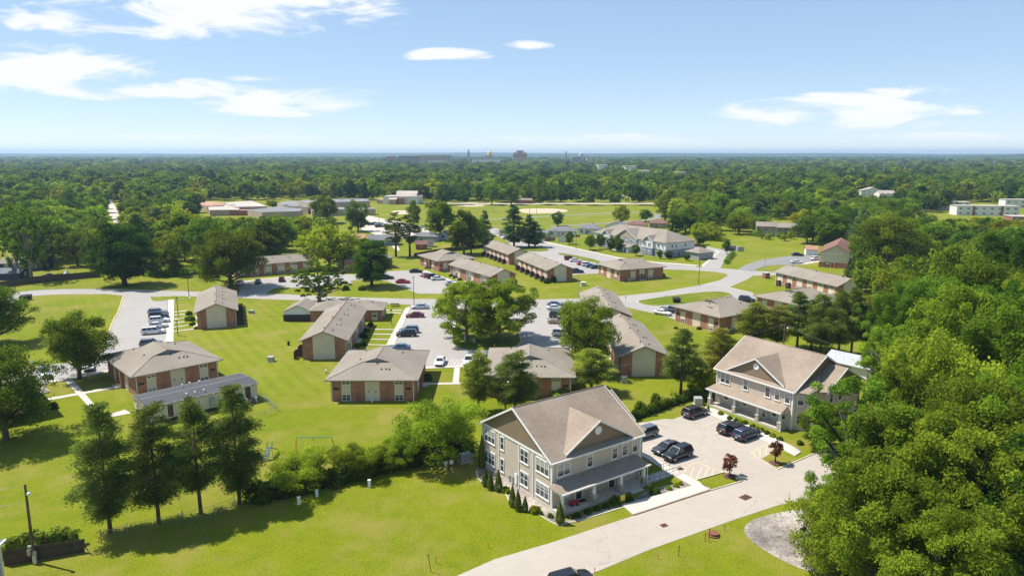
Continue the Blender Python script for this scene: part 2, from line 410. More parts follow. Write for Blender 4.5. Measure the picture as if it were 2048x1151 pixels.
def make_grass(name, stripes=0.5, lush=0.0):
    m, nt, p = mat(name)
    pos = objpos(nt)
    g1, g2, g3 = (0.062, 0.106, 0.003), (0.150, 0.184, 0.005), (0.262, 0.248, 0.016)
    if lush: g1, g2, g3 = (0.066, 0.112, 0.004), (0.112, 0.155, 0.005), (0.165, 0.190, 0.010)
    big = ramp(nt, noise(nt, 0.045, 6, 0.6, vec=pos), [(0.30, g1), (0.5, g2), (0.70, g3)])
    med = ramp(nt, noise(nt, 0.42, 7, 0.78, vec=pos), [(0.28, tuple(x * .72 for x in g1)), (0.5, g2), (0.74, g3)])
    c = mixc(nt, 0.55, big, med)
    fine = ramp(nt, noise(nt, 4.5, 5, 0.75, vec=pos), [(0.3, tuple(x * .5 for x in g1)), (0.5, g2), (0.72, tuple(x * 1.35 for x in g3))])
    c = mixc(nt, 0.5, c, fine)
    # mower passes
    mp = nd(nt, 'ShaderNodeMapping'); mp.inputs['Rotation'].default_value = (0, 0, R(-33)); nt.links.new(pos, mp.inputs[0])
    wv = nd(nt, 'ShaderNodeTexWave', wave_type='BANDS', bands_direction='X'); wv.inputs['Scale'].default_value = 0.11; wv.inputs['Distortion'].default_value = 2.2
    wv.inputs['Detail'].default_value = 2; wv.inputs['Detail Scale'].default_value = 0.3; nt.links.new(mp.outputs[0], wv.inputs['Vector'])
    st = mth(nt, 'MULTIPLY', ramp(nt, wv.outputs[1], [(0.35, (0, 0, 0)), (0.65, (1, 1, 1))]), ramp(nt, noise(nt, 0.02, 2, vec=pos), [(0.42, (0, 0, 0)), (0.6, (1, 1, 1))]))
    sp_ = nd(nt, 'ShaderNodeSeparateXYZ'); nt.links.new(pos, sp_.inputs[0])
    st = mth(nt, 'MULTIPLY', st, mth(nt, 'GREATER_THAN', sp_.outputs[1], 118.0))
    c = mixc(nt, mth(nt, 'MULTIPLY', st, 0.17 * stripes), c, (0.27, 0.31, 0.04))
    # dry and worn patches
    dry = ramp(nt, noise(nt, 0.075, 7, 0.72, vec=pos), [(0.47, (0, 0, 0)), (0.68, (1, 1, 1))])
    c = mixc(nt, mth(nt, 'MULTIPLY', dry, 0.75), c, (0.27, 0.21, 0.06))
    worn = ramp(nt, noise(nt, 0.21, 6, 0.66, vec=pos), [(0.60, (0, 0, 0)), (0.74, (1, 1, 1))])
    c = mixc(nt, mth(nt, 'MULTIPLY', worn, 0.55), c, (0.20, 0.135, 0.045))
    dk = ramp(nt, noise(nt, 0.03, 5, 0.6, vec=pos), [(0.57, (0, 0, 0)), (0.75, (1, 1, 1))])
    c = mixc(nt, mth(nt, 'MULTIPLY', dk, 0.5), c, (0.07, 0.12, 0.012))
    # clover and weeds: small pale flecks
    fl = mth(nt, 'GREATER_THAN', noise(nt, 2.1, 2, vec=pos), 0.73)
    c = mixc(nt, mth(nt, 'MULTIPLY', fl, 0.35), c, (0.30, 0.31, 0.13))
    nt.links.new(c, p.inputs['Base Color']); p.inputs['Roughness'].default_value = 0.95; p.inputs['Specular IOR Level'].default_value = 0.12
    hb = mth(nt, 'ADD', noise(nt, 6, 5, 0.8, vec=pos), mth(nt, 'MULTIPLY', noise(nt, 0.5, 3, vec=pos), 1.5))
    bump(nt, p, hb, 0.8, 0.10)
    return m
M['grass'] = make_grass('mown_grass', 1.0)
M['lush'] = make_grass('lush_lawn', 0.3, 1.0)
m, nt, p = mat('river_gravel')
pos = objpos(nt)
v = nd(nt, 'ShaderNodeTexVoronoi'); v.inputs['Scale'].default_value = 5.0; nt.links.new(pos, v.inputs['Vector'])
c = mixc(nt, 0.55, v.outputs['Color'], (0.46, 0.40, 0.34), 'MIX')
c2 = nd(nt, 'ShaderNodeHueSaturation'); c2.inputs['Saturation'].default_value = 0.22; nt.links.new(c, c2.inputs['Color'])
cc = mixc(nt, 1.0, c2.outputs[0], ramp(nt, noise(nt, 0.16, 5, 0.65, vec=pos), [(0.38, (0.30, 0.26, 0.23)), (0.58, (0.74, 0.66, 0.57))]), 'MULTIPLY')
nt.links.new(cc, p.inputs['Base Color']); p.inputs['Roughness'].default_value = 0.9
bump(nt, p, v.outputs['Distance'], 1.0, 0.06)
M['gravel'] = m
# car paint
def paint(name, col, metal=0.35):
    m, nt, p = mat(name)
    nt.links.new(ramp(nt, noise(nt, 0.8, 2), [(0.3, tuple(x * .92 for x in col)), (0.7, tuple(min(1, x * 1.06) for x in col))]), p.inputs['Base Color'])
    p.inputs['Roughness'].default_value = 0.28; p.inputs['Metallic'].default_value = metal
    p.inputs['Coat Weight'].default_value = 0.6; p.inputs['Coat Roughness'].default_value = 0.06
    return m
PAINT = {n: paint(n + '_car_paint', c, mt) for n, c, mt in [
    ('white', (0.72, 0.72, 0.71), 0.0), ('silver', (0.42, 0.44, 0.46), 0.5), ('grey', (0.16, 0.17, 0.18), 0.4), ('charcoal', (0.055, 0.055, 0.06), 0.3),
    ('black', (0.014, 0.014, 0.016), 0.2), ('navy', (0.016, 0.028, 0.07), 0.3), ('blue', (0.09, 0.15, 0.24), 0.4), ('red', (0.42, 0.022, 0.03), 0.2),
    ('maroon', (0.17, 0.014, 0.022), 0.3), ('tan', (0.42, 0.33, 0.23), 0.4), ('green', (0.03, 0.06, 0.05), 0.3), ('ice', (0.46, 0.53, 0.60), 0.4)]}
M['lamp_white'] = plain('headlight_lens', (0.62, 0.63, 0.64), 0.15, var=0.02)
M['lamp_red'] = plain('tail_light_lens', (0.32, 0.012, 0.012), 0.2, var=0.05)
M['rim'] = plain('alloy_rim', (0.40, 0.41, 0.42), 0.3, 0.7)
# ================================================================== ground, roads, walks
def plan(pts): return [G(u, v) for (u, v) in pts]
def chaikin(pts, closed=True, it=1):
    for _ in range(it):
        out = []
        n = len(pts)
        for i in range(n if closed else n - 1):
            a, b = pts[i], pts[(i + 1) % n]
            out += [a * .75 + b * .25, a * .25 + b * .75]
        if not closed: out = [pts[0]] + out + [pts[-1]]
        pts = out
    return pts
def sheet(name, uv, z, m, label, smooth=0, world=False):
    pts = [Vector((p[0], p[1], 0)) for p in uv] if world else plan(uv)
    if smooth: pts = chaikin(pts, True, smooth)
    b = MB(); b.poly([(p.x, p.y, z) for p in pts])
    me = b.mesh(name, [m])
    if me.polygons[0].normal.z < 0: me.flip_normals()
    return tag(link(name, me), label, kind='structure')
def ribbon(b, pts, w, z0, z1, side=0.0):
    """a kerb or line of width w along world points"""
    n = len(pts)
    L, Rr = [], []
    for i, p in enumerate(pts):
        d = (pts[min(i + 1, n - 1)] - pts[max(i - 1, 0)]); d.z = 0
        d = d.normalized() if d.length > 1e-6 else Vector((1, 0, 0))
        nrm = Vector((-d.y, d.x, 0))
        L.append(p + nrm * (w * (0.5 + side))); Rr.append(p - nrm * (w * (0.5 - side)))
    for i in range(n - 1):
        a, c, e, f = L[i], Rr[i], Rr[i + 1], L[i + 1]
        if z1 - z0 < 0.02:
            b.poly([(f.x, f.y, z1), (a.x, a.y, z1), (c.x, c.y, z1), (e.x, e.y, z1)])
        else:
            b.hexa([(a.x, a.y, z0), (c.x, c.y, z0), (e.x, e.y, z0), (f.x, f.y, z0), (a.x, a.y, z1), (c.x, c.y, z1), (e.x, e.y, z1), (f.x, f.y, z1)])
def kerb(uv, label, m='kerb', w=0.22, h=0.13, smooth=1, closed=False, name='kerb', lines=None):
    pts = plan(uv)
    if smooth: pts = chaikin(pts, closed, smooth)
    if closed: pts.append(pts[0])
    b = MB(); ribbon(b, pts, w, -0.02, h)
    return tag(b.build(name, M[m]), label, kind='structure')
def lines(name, segs, w, z, m, label):
    b = MB()
    for (a, c) in segs: ribbon(b, [G(*a), G(*c)], w, z, z)
    return tag(b.build(name, M[m]), label, kind='structure')

b = MB()
ext = [(-14000, -300), (14000, -300), (14000, 14000), (-14000, 14000)]
b.poly([(x, y, 0) for x, y in ext])
tag(b.build('ground', M['grass']), 'mown grass ground running out to the horizon', kind='structure')

# --- streets and lots
sheet('road', [(-120, 612), (-60, 600), (17, 586), (60, 581), (105, 578.6), (160, 577.8), (211, 577.7), (299, 581), (360, 582), (476, 585.5), (535, 587), (600, 589.5), (706, 594),
    (820, 597.5), (867, 597.7), (960, 598.5), (1080, 598.6), (1156, 596.5), (1234, 592), (1317, 584), (1397, 570.7), (1440, 559.6), (1456, 551), (1452, 546.5), (1430, 543.5),
    (1397, 541.2), (1380, 540), (1380, 533), (1440, 536), (1510, 541.5), (1561, 544.5), (1563, 550), (1506, 551), (1492, 560), (1475, 567), (1458, 574.5), (1506, 585.5), (1514, 600),
    (1440, 612), (1352, 640), (1338, 634), (1312, 627), (1288, 622), (1258, 615), (1234, 610), (1160, 607.2), (1125, 607.6), (900, 609.5), (820, 609), (776, 607.2), (592, 600), (476, 595.7),
    (378, 592.5), (316, 593), (247, 591), (211, 587.6), (133, 588.3), (105, 589), (60, 592), (40, 600), (20, 622), (-60, 680), (-140, 660)], 0.020, M['asphalt'], 'pale curving residential street across the complex')
sheet('road', [(985, 455), (1000, 458), (1041, 469), (1070, 481), (1160, 500.5), (1238, 517.3), (1312, 526.5), (1392, 532.5), (1392, 540.6), (1320, 538), (1260, 533.5), (1205, 528), (1205, 546), (1147, 549.5),
    (1125, 541), (1090, 522), (1068, 506), (1030, 497), (1010, 480), (975, 463)], 0.028, M['asphalt'], 'upper street and lot beside the blue apartment building')
sheet('parking_lot', [(246.6, 590), (238.6, 616), (234, 629), (228, 635), (209, 687), (190, 715), (133, 726), (104, 728), (83, 730.5), (66, 735), (60, 745), (83, 764), (144, 755.5), (221, 739),
    (262, 722), (331, 690), (331, 681.6), (335, 605), (337, 600), (312, 602), (301, 600), (300, 592)], 0.024, M['asphalt'], 'pale parking lot on the left with white cars')
sheet('path', [(56, 744), (75, 748), (100, 783), (86, 786), (40, 760)], 0.016, M['asphalt_dark'], 'short grey asphalt path by the left tree')
sheet('parking_lot', [(472, 567.6), (491, 563), (530, 558.8), (586, 554.4), (680, 548), (713, 549), (783, 542), (820, 540), (844, 541), (866, 550), (891, 559), (938, 576.7), (925, 587), (872, 587),
    (835, 587), (820, 580.4), (803, 573.7), (774.6, 562), (748, 559), (720, 559), (700, 562), (706, 566.7), (687, 568), (586, 576), (569, 574), (548, 576), (535, 583), (536, 590), (476, 589), (481, 581.6)],
    0.032, M['asphalt'], 'upper parking lot behind the main street')
sheet('parking_lot', [(821, 606), (822, 614), (810, 642), (789, 690), (800, 720), (843, 737), (974, 732.5), (1040, 725), (1128, 720), (1150, 690), (1160, 660), (1141, 625), (1127, 606)], 0.036, M['asphalt'],
    'middle parking lot round the tree island')
sheet('driveway', [(1401, 537), (1429, 508), (1425, 503), (1385, 496), (1376, 489), (1406, 491), (1443, 499), (1470, 501), (1468, 506), (1454, 512), (1440, 537.5)], 0.033, M['asphalt'], 'driveway beside the blue apartment building')
sheet('parking_lot', [(1474, 539), (1492.5, 528.8), (1517, 521), (1556, 514.7), (1587, 511), (1615.5, 509.5), (1640, 511), (1645, 522.6), (1601.5, 529.5), (1575, 529), (1531, 531.4), (1512, 538.5), (1508, 543)],
    0.036, M['asphalt_dark'], 'grey asphalt lot before the cream gabled hall')
sheet('road', [(1543, 543.3), (1640, 549), (1707, 554), (1760, 557), (1900, 566), (2100, 580), (2100, 596), (1880, 578), (1770, 565.5), (1707, 562.5), (1640, 557), (1560, 551)], 0.024, M['asphalt'], 'side street passing behind the right brick row')
sheet('road', [(780, 1230), (913, 1151), (990, 1117), (1100, 1085), (1266, 1031), (1421, 980), (1480, 961), (1555, 935), (1628, 906), (1700, 880), (1830, 840), (1950, 800), (1990, 830), (1870, 880), (1760, 930),
    (1700, 965), (1621, 995), (1555, 1010), (1482, 1034), (1373, 1072), (1300, 1098), (1160, 1156), (1060, 1230)], 0.020, M['road'], 'sun bleached road in front of the two storey houses')
sheet('parking_lot', [(1255, 852), (1274, 846), (1330, 837), (1345, 838), (1365, 831), (1392, 824), (1415, 826), (1538, 887), (1560, 897), (1521, 918), (1556, 938), (1483, 962.5), (1449, 944), (1391, 960),
    (1373, 954), (1357, 942), (1327, 927), (1309, 917), (1279, 902), (1258, 888)], 0.028, M['road'], 'parking lot between the two storey houses')
sheet('parking_lot', [(736, 431), (784, 440.6), (820, 447), (851, 457), (877, 474), (816, 477), (790, 480), (800, 500), (792, 502), (772, 478), (752.5, 469.6), (719, 457), (716, 448)], 0.03, M['lot_pale'], 'pale school car park beyond the apartments')
sheet('road', [(200, 399), (222, 399), (253, 446), (229, 446)], 0.03, M['lot_pale'], 'straight suburban street seen end on between the trees')

# --- grass islands inside the lots
def island(uv, label, smooth=2, z=0.11, m='lush', kerbed=True):
    pts = chaikin(plan(uv), True, smooth)
    b = MB(); b.prism([(p.x, p.y) for p in (pts if sum((pts[i].x * pts[(i + 1) % len(pts)].y - pts[(i + 1) % len(pts)].x * pts[i].y) for i in range(len(pts))) > 0 else pts[::-1])], 0.0, z)
    o = tag(b.build('lawn_island', M[m]), label, kind='structure')
    if kerbed:
        k = MB(); ribbon(k, pts + [pts[0]], 0.20, 0.0, z + 0.025); k.build('kerb', M['kerb'], o)
    return o
island([(904, 687), (904, 672), (911, 646), (920, 626), (945, 614), (1000, 612), (1012, 640), (1030, 658), (1040, 668), (1042, 686), (1028, 695), (986, 701.5), (950, 701.5), (916, 697)], 'kerbed lawn island under the pair of trees')
island([(1274, 602), (1292, 598.5), (1344, 591), (1396, 584.8), (1412, 583.4), (1440, 582.8), (1462, 586.5), (1466, 590), (1440, 596), (1380, 607), (1336, 610), (1312, 611.5), (1292, 610), (1278, 606.5)], 'long lawn island beside the curving street', 1)
island([(1039, 494), (1062, 491.8), (1085, 496), (1099, 499), (1093, 502), (1062, 503), (1040, 500)], 'round lawn island by the upper street', 1, kerbed=False)
island([(1111.6, 506), (1130, 506.5), (1201, 521), (1201, 527.5), (1160, 519), (1128, 511)], 'lawn strip between the upper street and the parked cars', 1, kerbed=False)
island([(300, 597.2), (303, 594.6), (316, 593.4), (350, 592), (380, 592.6), (380, 599), (350, 599.3), (337, 600), (318, 602.5), (303, 601.5)], 'lawn tip at the head of the left lot', 1, m='grass')

# --- concrete walks
def walk(uv, z, label, m='concrete', name='sidewalk'):
    pts = plan(uv)
    if sum((pts[i].x * pts[(i + 1) % len(pts)].y - pts[(i + 1) % len(pts)].x * pts[i].y) for i in range(len(pts))) < 0: pts = pts[::-1]
    b = MB(); b.prism([(p.x, p.y) for p in pts], -0.02, z)
    return tag(b.build(name, M[m]), label, kind='structure')
FW = walk([(1244, 1010), (1266, 1029), (1421, 978), (1300, 912), (1279, 902), (1279, 909), (1310, 928), (1345, 950), (1366, 962), (1384, 972), (1258, 1006)], 0.13, 'pale front walk of the near house')
walk([(1408, 822), (1416, 815), (1430, 818), (1580, 890), (1602, 904), (1590, 912), (1560, 897), (1538, 887), (1415, 827)], 0.125, 'pale walk before the porch of the farther house')
walk([(811, 616), (822, 613), (789, 690), (772, 691)], 0.125, 'sidewalk along the middle lot')
walk([(336.7, 600), (348.5, 599.5), (347, 684), (331, 684)], 0.125, 'sidewalk along the left lot')
walk([(83, 764), (144, 755.5), (222, 739), (224, 742), (145, 759), (84, 768)], 0.12, 'kerbside walk at the foot of the left lot')
walk([(127, 758), (143, 756.5), (192, 812), (180, 815)], 0.045, 'diagonal walk on the left lawn', name='path')
walk([(88, 797), (88, 802), (171, 787), (246, 773), (246, 769), (170, 783)], 0.049, 'cross walk to the left brick building', name='path')
walk([(215, 829), (250, 819), (262, 826), (226, 833)], 0.05, 'short ramp to the office trailer', name='path')
walk([(842, 734), (974, 729.5), (974, 732.5), (842, 738)], 0.125, 'kerbside walk at the foot of the middle lot')
walk([(908.6, 735), (920, 735), (917.5, 768), (905, 768)], 0.05, 'walk between the two hip roofed buildings', name='path')
walk([(838, 765.6), (930, 764.6), (930, 767.6), (838, 769.6)], 0.054, 'cross walk between the two hip roofed buildings', name='path')
for (a, c) in [((773, 619), (806, 620)), ((775, 624), (803, 625)), ((749, 657.6), (790, 658)), ((747, 667), (785, 667.6)), ((743, 677.4), (780, 678)), ((733, 688), (776, 689))]:
    walk([a, c, (c[0] - .4, c[1] + 1.3), (a[0] - .4, a[1] + 1.3)], 0.05, 'narrow door walk off the middle lot', name='path')
for (a, c) in [((348, 623), (375, 620)), ((348, 629), (372, 627.4)), ((348, 637.4), (375, 634.4)), ((348, 644.5), (370, 642.3)), ((347.5, 653.7), (378, 649)), ((347, 662), (388, 656.7))]:
    walk([a, c, (c[0], c[1] + 1.3), (a[0], a[1] + 1.3)], 0.05, 'narrow door walk off the left lot', name='path')
walk([(1080, 480.5), (1238, 515), (1312, 524), (1391, 530), (1400, 531), (1391, 532.2), (1312, 526.2), (1238, 517), (1080, 483)], 0.12, 'pale sidewalk along the upper street')
walk([(1402, 531.5), (1436, 504), (1428, 501), (1432, 500.5), (1440, 504), (1408, 533)], 0.12, 'pale sidewalk turning into the blue building driveway')
walk([(938, 576.7), (891, 559), (866, 550), (846, 541.5), (852, 541), (872, 549), (898, 558), (946, 576)], 0.12, 'sidewalk along the upper lot')
walk([(486, 564.6), (530, 558.8), (586, 554.4), (640, 551), (640, 549.4), (586, 552.6), (530, 557), (484, 563)], 0.12, 'sidewalk along the upper left lot')
walk([(1600, 527), (1640, 521), (1690, 532), (1690, 534), (1640, 523.5), (1606, 529)], 0.06, 'pale walk to the cream gabled hall', name='path')

# --- kerbs
kerb([(246.6, 591.5), (238.6, 616), (234, 629), (228, 635), (209, 687), (190, 715)], 'yellowish kerb along the left lot', 'yellow_kerb', 0.2)
kerb([(535, 583), (548, 576), (569, 574), (586, 576), (620, 574.2)], 'kerb round the tip of the upper lawn')
kerb([(1458, 574.5), (1506, 585.5)], 'kerb beside the right drive')
kerb([(17, 586), (60, 581), (105, 578.6), (160, 577.8), (211, 577.7), (299, 581), (360, 582)], 'kerb on the far side of the left street')
kerb([(1391, 960), (1449, 944), (1483, 962), (1421, 980.5), (1391, 960)], 'kerb round the grass corner by the near house', w=0.16, smooth=0)
kerb([(1521, 918), (1556, 938), (1628, 907)], 'kerb round the grass corner by the farther house', w=0.16, smooth=0)
kerb([(1266, 1030), (1421, 979.5)], 'rust stained kerb along the front walk', w=0.18, h=0.15, smooth=0, m='soil')
# --- painted stalls
lines('parking_lines', [((1279, 902), (1310, 889)), ((1300, 912), (1332, 897)), ((1325, 926), (1359, 909)), ((1357, 942), (1394, 924)), ((1416, 827), (1380, 841)), ((1441, 839), (1403, 853)), ((1466, 851), (1428, 866)),
    ((1490, 864), (1452, 879)), ((1516, 876), (1476, 892)), ((1538, 887), (1500, 905)), ((1394, 924), (1449, 944)), ((1357, 942), (1392, 960)), ((1500, 905), (1521, 918)),
    ((1368, 947), (1372, 936)), ((1380, 953), (1388, 934)), ((1392, 957), (1404, 935)), ((1408, 951), (1418, 935)), ((1424, 948), (1428, 938)), ((1509, 910), (1506, 902)), ((1520, 913), (1520, 897)), ((1532, 910), (1533, 892)), ((1543, 904), (1545, 893))],
    0.13, 0.034, 'line_yellow', 'faded yellow stall lines between the houses')
seg = []
for i in range(9):
    t = i / 8
    a = (822 + (789 - 822) * t, 614 + (690 - 614) * t ** 1.12); seg.append((a, (a[0] + 36 + 7 * t, a[1] + 0.7)))
for x in (868, 890, 922, 948): seg.append(((x, 734), (x + 3, 716)))
for i in range(5): seg.append(((894 + i * 6, 733), (894 + i * 6 + 9, 718)))
for i in range(8):
    t = i / 7
    a = (1128 + 16 * t, 612 + 62 * t); seg.append((a, (a[0] - 38, a[1] - 0.2)))
for i in range(9):
    t = i / 8
    a = (335 - 4 * t, 605 + 77 * t ** 1.1); seg.append((a, (a[0] - 34 - 6 * t, a[1] + 4 + 2 * t)))
for x in (480, 500, 522, 545, 568, 590): seg.append(((x, 564 - (x - 480) * .085), (x + 8, 569.5 - (x - 480) * .085)))
for i in range(9): seg.append(((1130 + i * 9, 513 + i * 2.1), (1118 + i * 9, 518 + i * 2.3)))
for i in range(6): seg.append(((849 + i * 15, 544 + i * 5.6), (828 + i * 15, 546 + i * 6.2)))
lines('parking_lines', seg, 0.12, 0.044, 'line_white', 'worn white stall lines in the apartment lots')
# --- beds and basin
sheet('gravel_basin', [(1484, 1062), (1497, 1042), (1530, 1030), (1580, 1020), (1630, 1012), (1700, 1005), (1720, 1060), (1690, 1130), (1640, 1146), (1610, 1140), (1560, 1118), (1515, 1092)], 0.02, M['gravel'], 'pale pebble drainage basin beside the road', 1)
sheet('planting_bed', [(1262, 1001), (1268, 1004), (1384, 971), (1372, 961), (1330, 970), (1290, 982)], 0.016, M['gravel'], 'gravel planting bed before the near house ramp')
sheet('planting_bed', [(952, 938), (960, 932), (974, 934), (1104, 1020), (1125, 1042), (1262, 1003), (1264, 1008), (1122, 1051), (1098, 1040), (1070, 1022), (1040, 1018), (1018, 1002), (1012, 985), (985, 968), (960, 962)], 0.016, M['gravel'], 'gravel planting bed round the near house')
sheet('planting_bed', [(1412, 812), (1600, 898), (1602, 903), (1408, 816)], 0.05, M['gravel'], 'gravel planting bed before the farther house')
kerb([(955, 936), (952, 948), (960, 962), (985, 969), (1012, 986), (1018, 1003), (1040, 1019), (1070, 1023), (1098, 1041), (1121, 1052), (1264, 1008.5)], 'pale edging of the planting bed round the near house', w=0.13, h=0.08, smooth=1)
# --- sports fields
sheet('infield', [(1036, 420), (1046, 417.4), (1085, 416.6), (1125, 418), (1138, 421), (1130, 424), (1110, 426.3), (1060, 427), (1044, 425)], 0.03, M['infield'], 'tan softball infield in the far field', 1)
sheet('infield', [(780, 423), (795, 420.5), (818, 421.5), (824, 425), (812, 428.5), (790, 428)], 0.03, M['infield'], 'tan ball diamond near the school', 1)
sheet('infield', [(905, 411), (930, 408.5), (965, 409.5), (972, 412), (940, 413.6)], 0.03, M['infield'], 'far tan diamond beneath the field trees', 1)
trk = [(975, 438.6), (1050, 434.5), (1130, 430.5), (1215, 426.4), (1270, 424.8), (1300, 426), (1316, 430), (1318, 434.5), (1300, 439), (1262, 443), (1180, 448), (1100, 454)]
kk = chaikin(plan(trk), False, 2)
b = MB(); ribbon(b, kk, 5.0, 0.035, 0.035); tag(b.build('running_track', M['asphalt_dark']), 'grey running track bending round the far field', kind='structure')
sheet('road', [(860, 404), (1000, 406.4), (1340, 405.6), (1480, 404), (1480, 406), (1340, 407.8), (1000, 408.8), (860, 406.4)], 0.03, M['lot_pale'], 'pale avenue along the far field trees')
for (uv, lb) in [([(598, 912), (604, 902), (608, 903), (602, 913)], 'left'), ([(613, 911), (622, 898), (632, 900), (627, 912)], 'middle'), ([(634, 910), (640, 898), (646, 899), (643, 912)], 'right')]:
    sheet('worn_ground', uv, 0.008, M['soil'], 'bare worn soil under the swing set, ' + lb + ' patch', 1)
for (uv) in [[(586, 522), (606, 518), (626, 523), (604, 528)], [(385, 565), (420, 558), (440, 566), (400, 571)]]:
    pass
# ================================================================== buildings
class Face:
    """a vertical wall plane in a building's own axes: point o, direction d along it, outward normal n"""
    def __init__(s, o, d):
        s.o = Vector((o[0], o[1], 0)); s.d = Vector((d[0], d[1], 0)).normalized(); s.n = Vector((s.d.y, -s.d.x, 0))
    def at(s, a, z, out=0.0): 
        p = s.o + s.d * a + s.n * out
        return Vector((p.x, p.y, z))
    def box(s, b, a0, a1, z0, z1, o0, o1, mi=None):
        q = [s.at(a0, z0, o1), s.at(a1, z0, o1), s.at(a1, z0, o0), s.at(a0, z0, o0), s.at(a0, z1, o1), s.at(a1, z1, o1), s.at(a1, z1, o0), s.at(a0, z1, o0)]
        b.hexa(q, mi)
    @property
    def rz(s): return math.atan2(s.d.y, s.d.x)
_cache = {}
def window_mesh(w, h, n, style):
    """white frame with n sashes side by side; x along the wall, -y outwards, z up from the sill"""
    k = ('w', round(w, 2), round(h, 2), n, style)
    if k in _cache: return _cache[k]
    f = 0.10 if style != 'small' else 0.07
    fr, pn = MB(), MB()
    fr.box(0, w, -0.07, 0.02, 0, f); fr.box(0, w, -0.07, 0.02, h - f, h)
    cw = (w - f * (n + 1)) / n
    for i in range(n + 1): fr.box(i * (cw + f), i * (cw + f) + f, -0.068, 0.02, f, h - f)
    for i in range(n):
        x0 = f + i * (cw + f)
        if style in ('hung', 'small'):
            fr.box(x0, x0 + cw, -0.055, 0.02, h * .5 - .025, h * .5 + .025)
        pn.poly([(x0, -0.03, f), (x0 + cw, -0.03, f), (x0 + cw, -0.03, h - f), (x0, -0.03, h - f)])
    if style == 'hung': fr.box(-0.05, w + 0.05, -0.11, 0.0, -0.07, 0.0)
    _cache[k] = (fr.mesh('window', [M['trim']]), pn.mesh('pane', [M['glass']]))
    return _cache[k]
def window(root, face, a0, a1, z0, z1, n=1, style='hung', out=0.01, pane=None):
    fm, pm = window_mesh(a1 - a0, z1 - z0, n, style)
    o = link('window', fm, (), root, face.at(a0, z0, out), face.rz)
    link('pane', pm, (), o)
    return o
def door(root, face, a0, a1, z0, z1, m, glazed=False, out=0.01):
    k = ('d', round(a1 - a0, 2), round(z1 - z0, 2), m, glazed)
    w, h = a1 - a0, z1 - z0
    if k not in _cache:
        d = MB(); d.box(0, w, -0.05, 0.02, 0, h)
        t = MB(); t.box(-0.12, 0, -0.08, 0.02, 0, h + .12); t.box(w, w + .12, -0.08, 0.02, 0, h + .12); t.box(0, w, -0.08, 0.02, h, h + .12)
        g = MB(); g.poly([(w * .18, -.056, h * .12), (w * .82, -.056, h * .12), (w * .82, -.056, h * .92), (w * .18, -.056, h * .92)])
        hd = MB(); hd.box(w * .88, w * .94, -.10, -.05, h * .45, h * .52)
        _cache[k] = (d.mesh('door', [M[m]]), t.mesh('door_frame', [M['trim']]), g.mesh('pane', [M['glass']]), hd.mesh('handle', [M['metal']]))
    dm, tm, gm, hm = _cache[k]
    o = link('door', dm, (), root, face.at(a0, z0, out), face.rz)
    link('door_frame', tm, (), o); link('handle', hm, (), o)
    if glazed: link('pane', gm, (), o)
    return o
def part_box(root, name, m, face, a0, a1, z0, z1, o0, o1):
    b = MB(); face.box(b, a0, a1, z0, z1, o0, o1)
    return b.build(name, M[m], root)

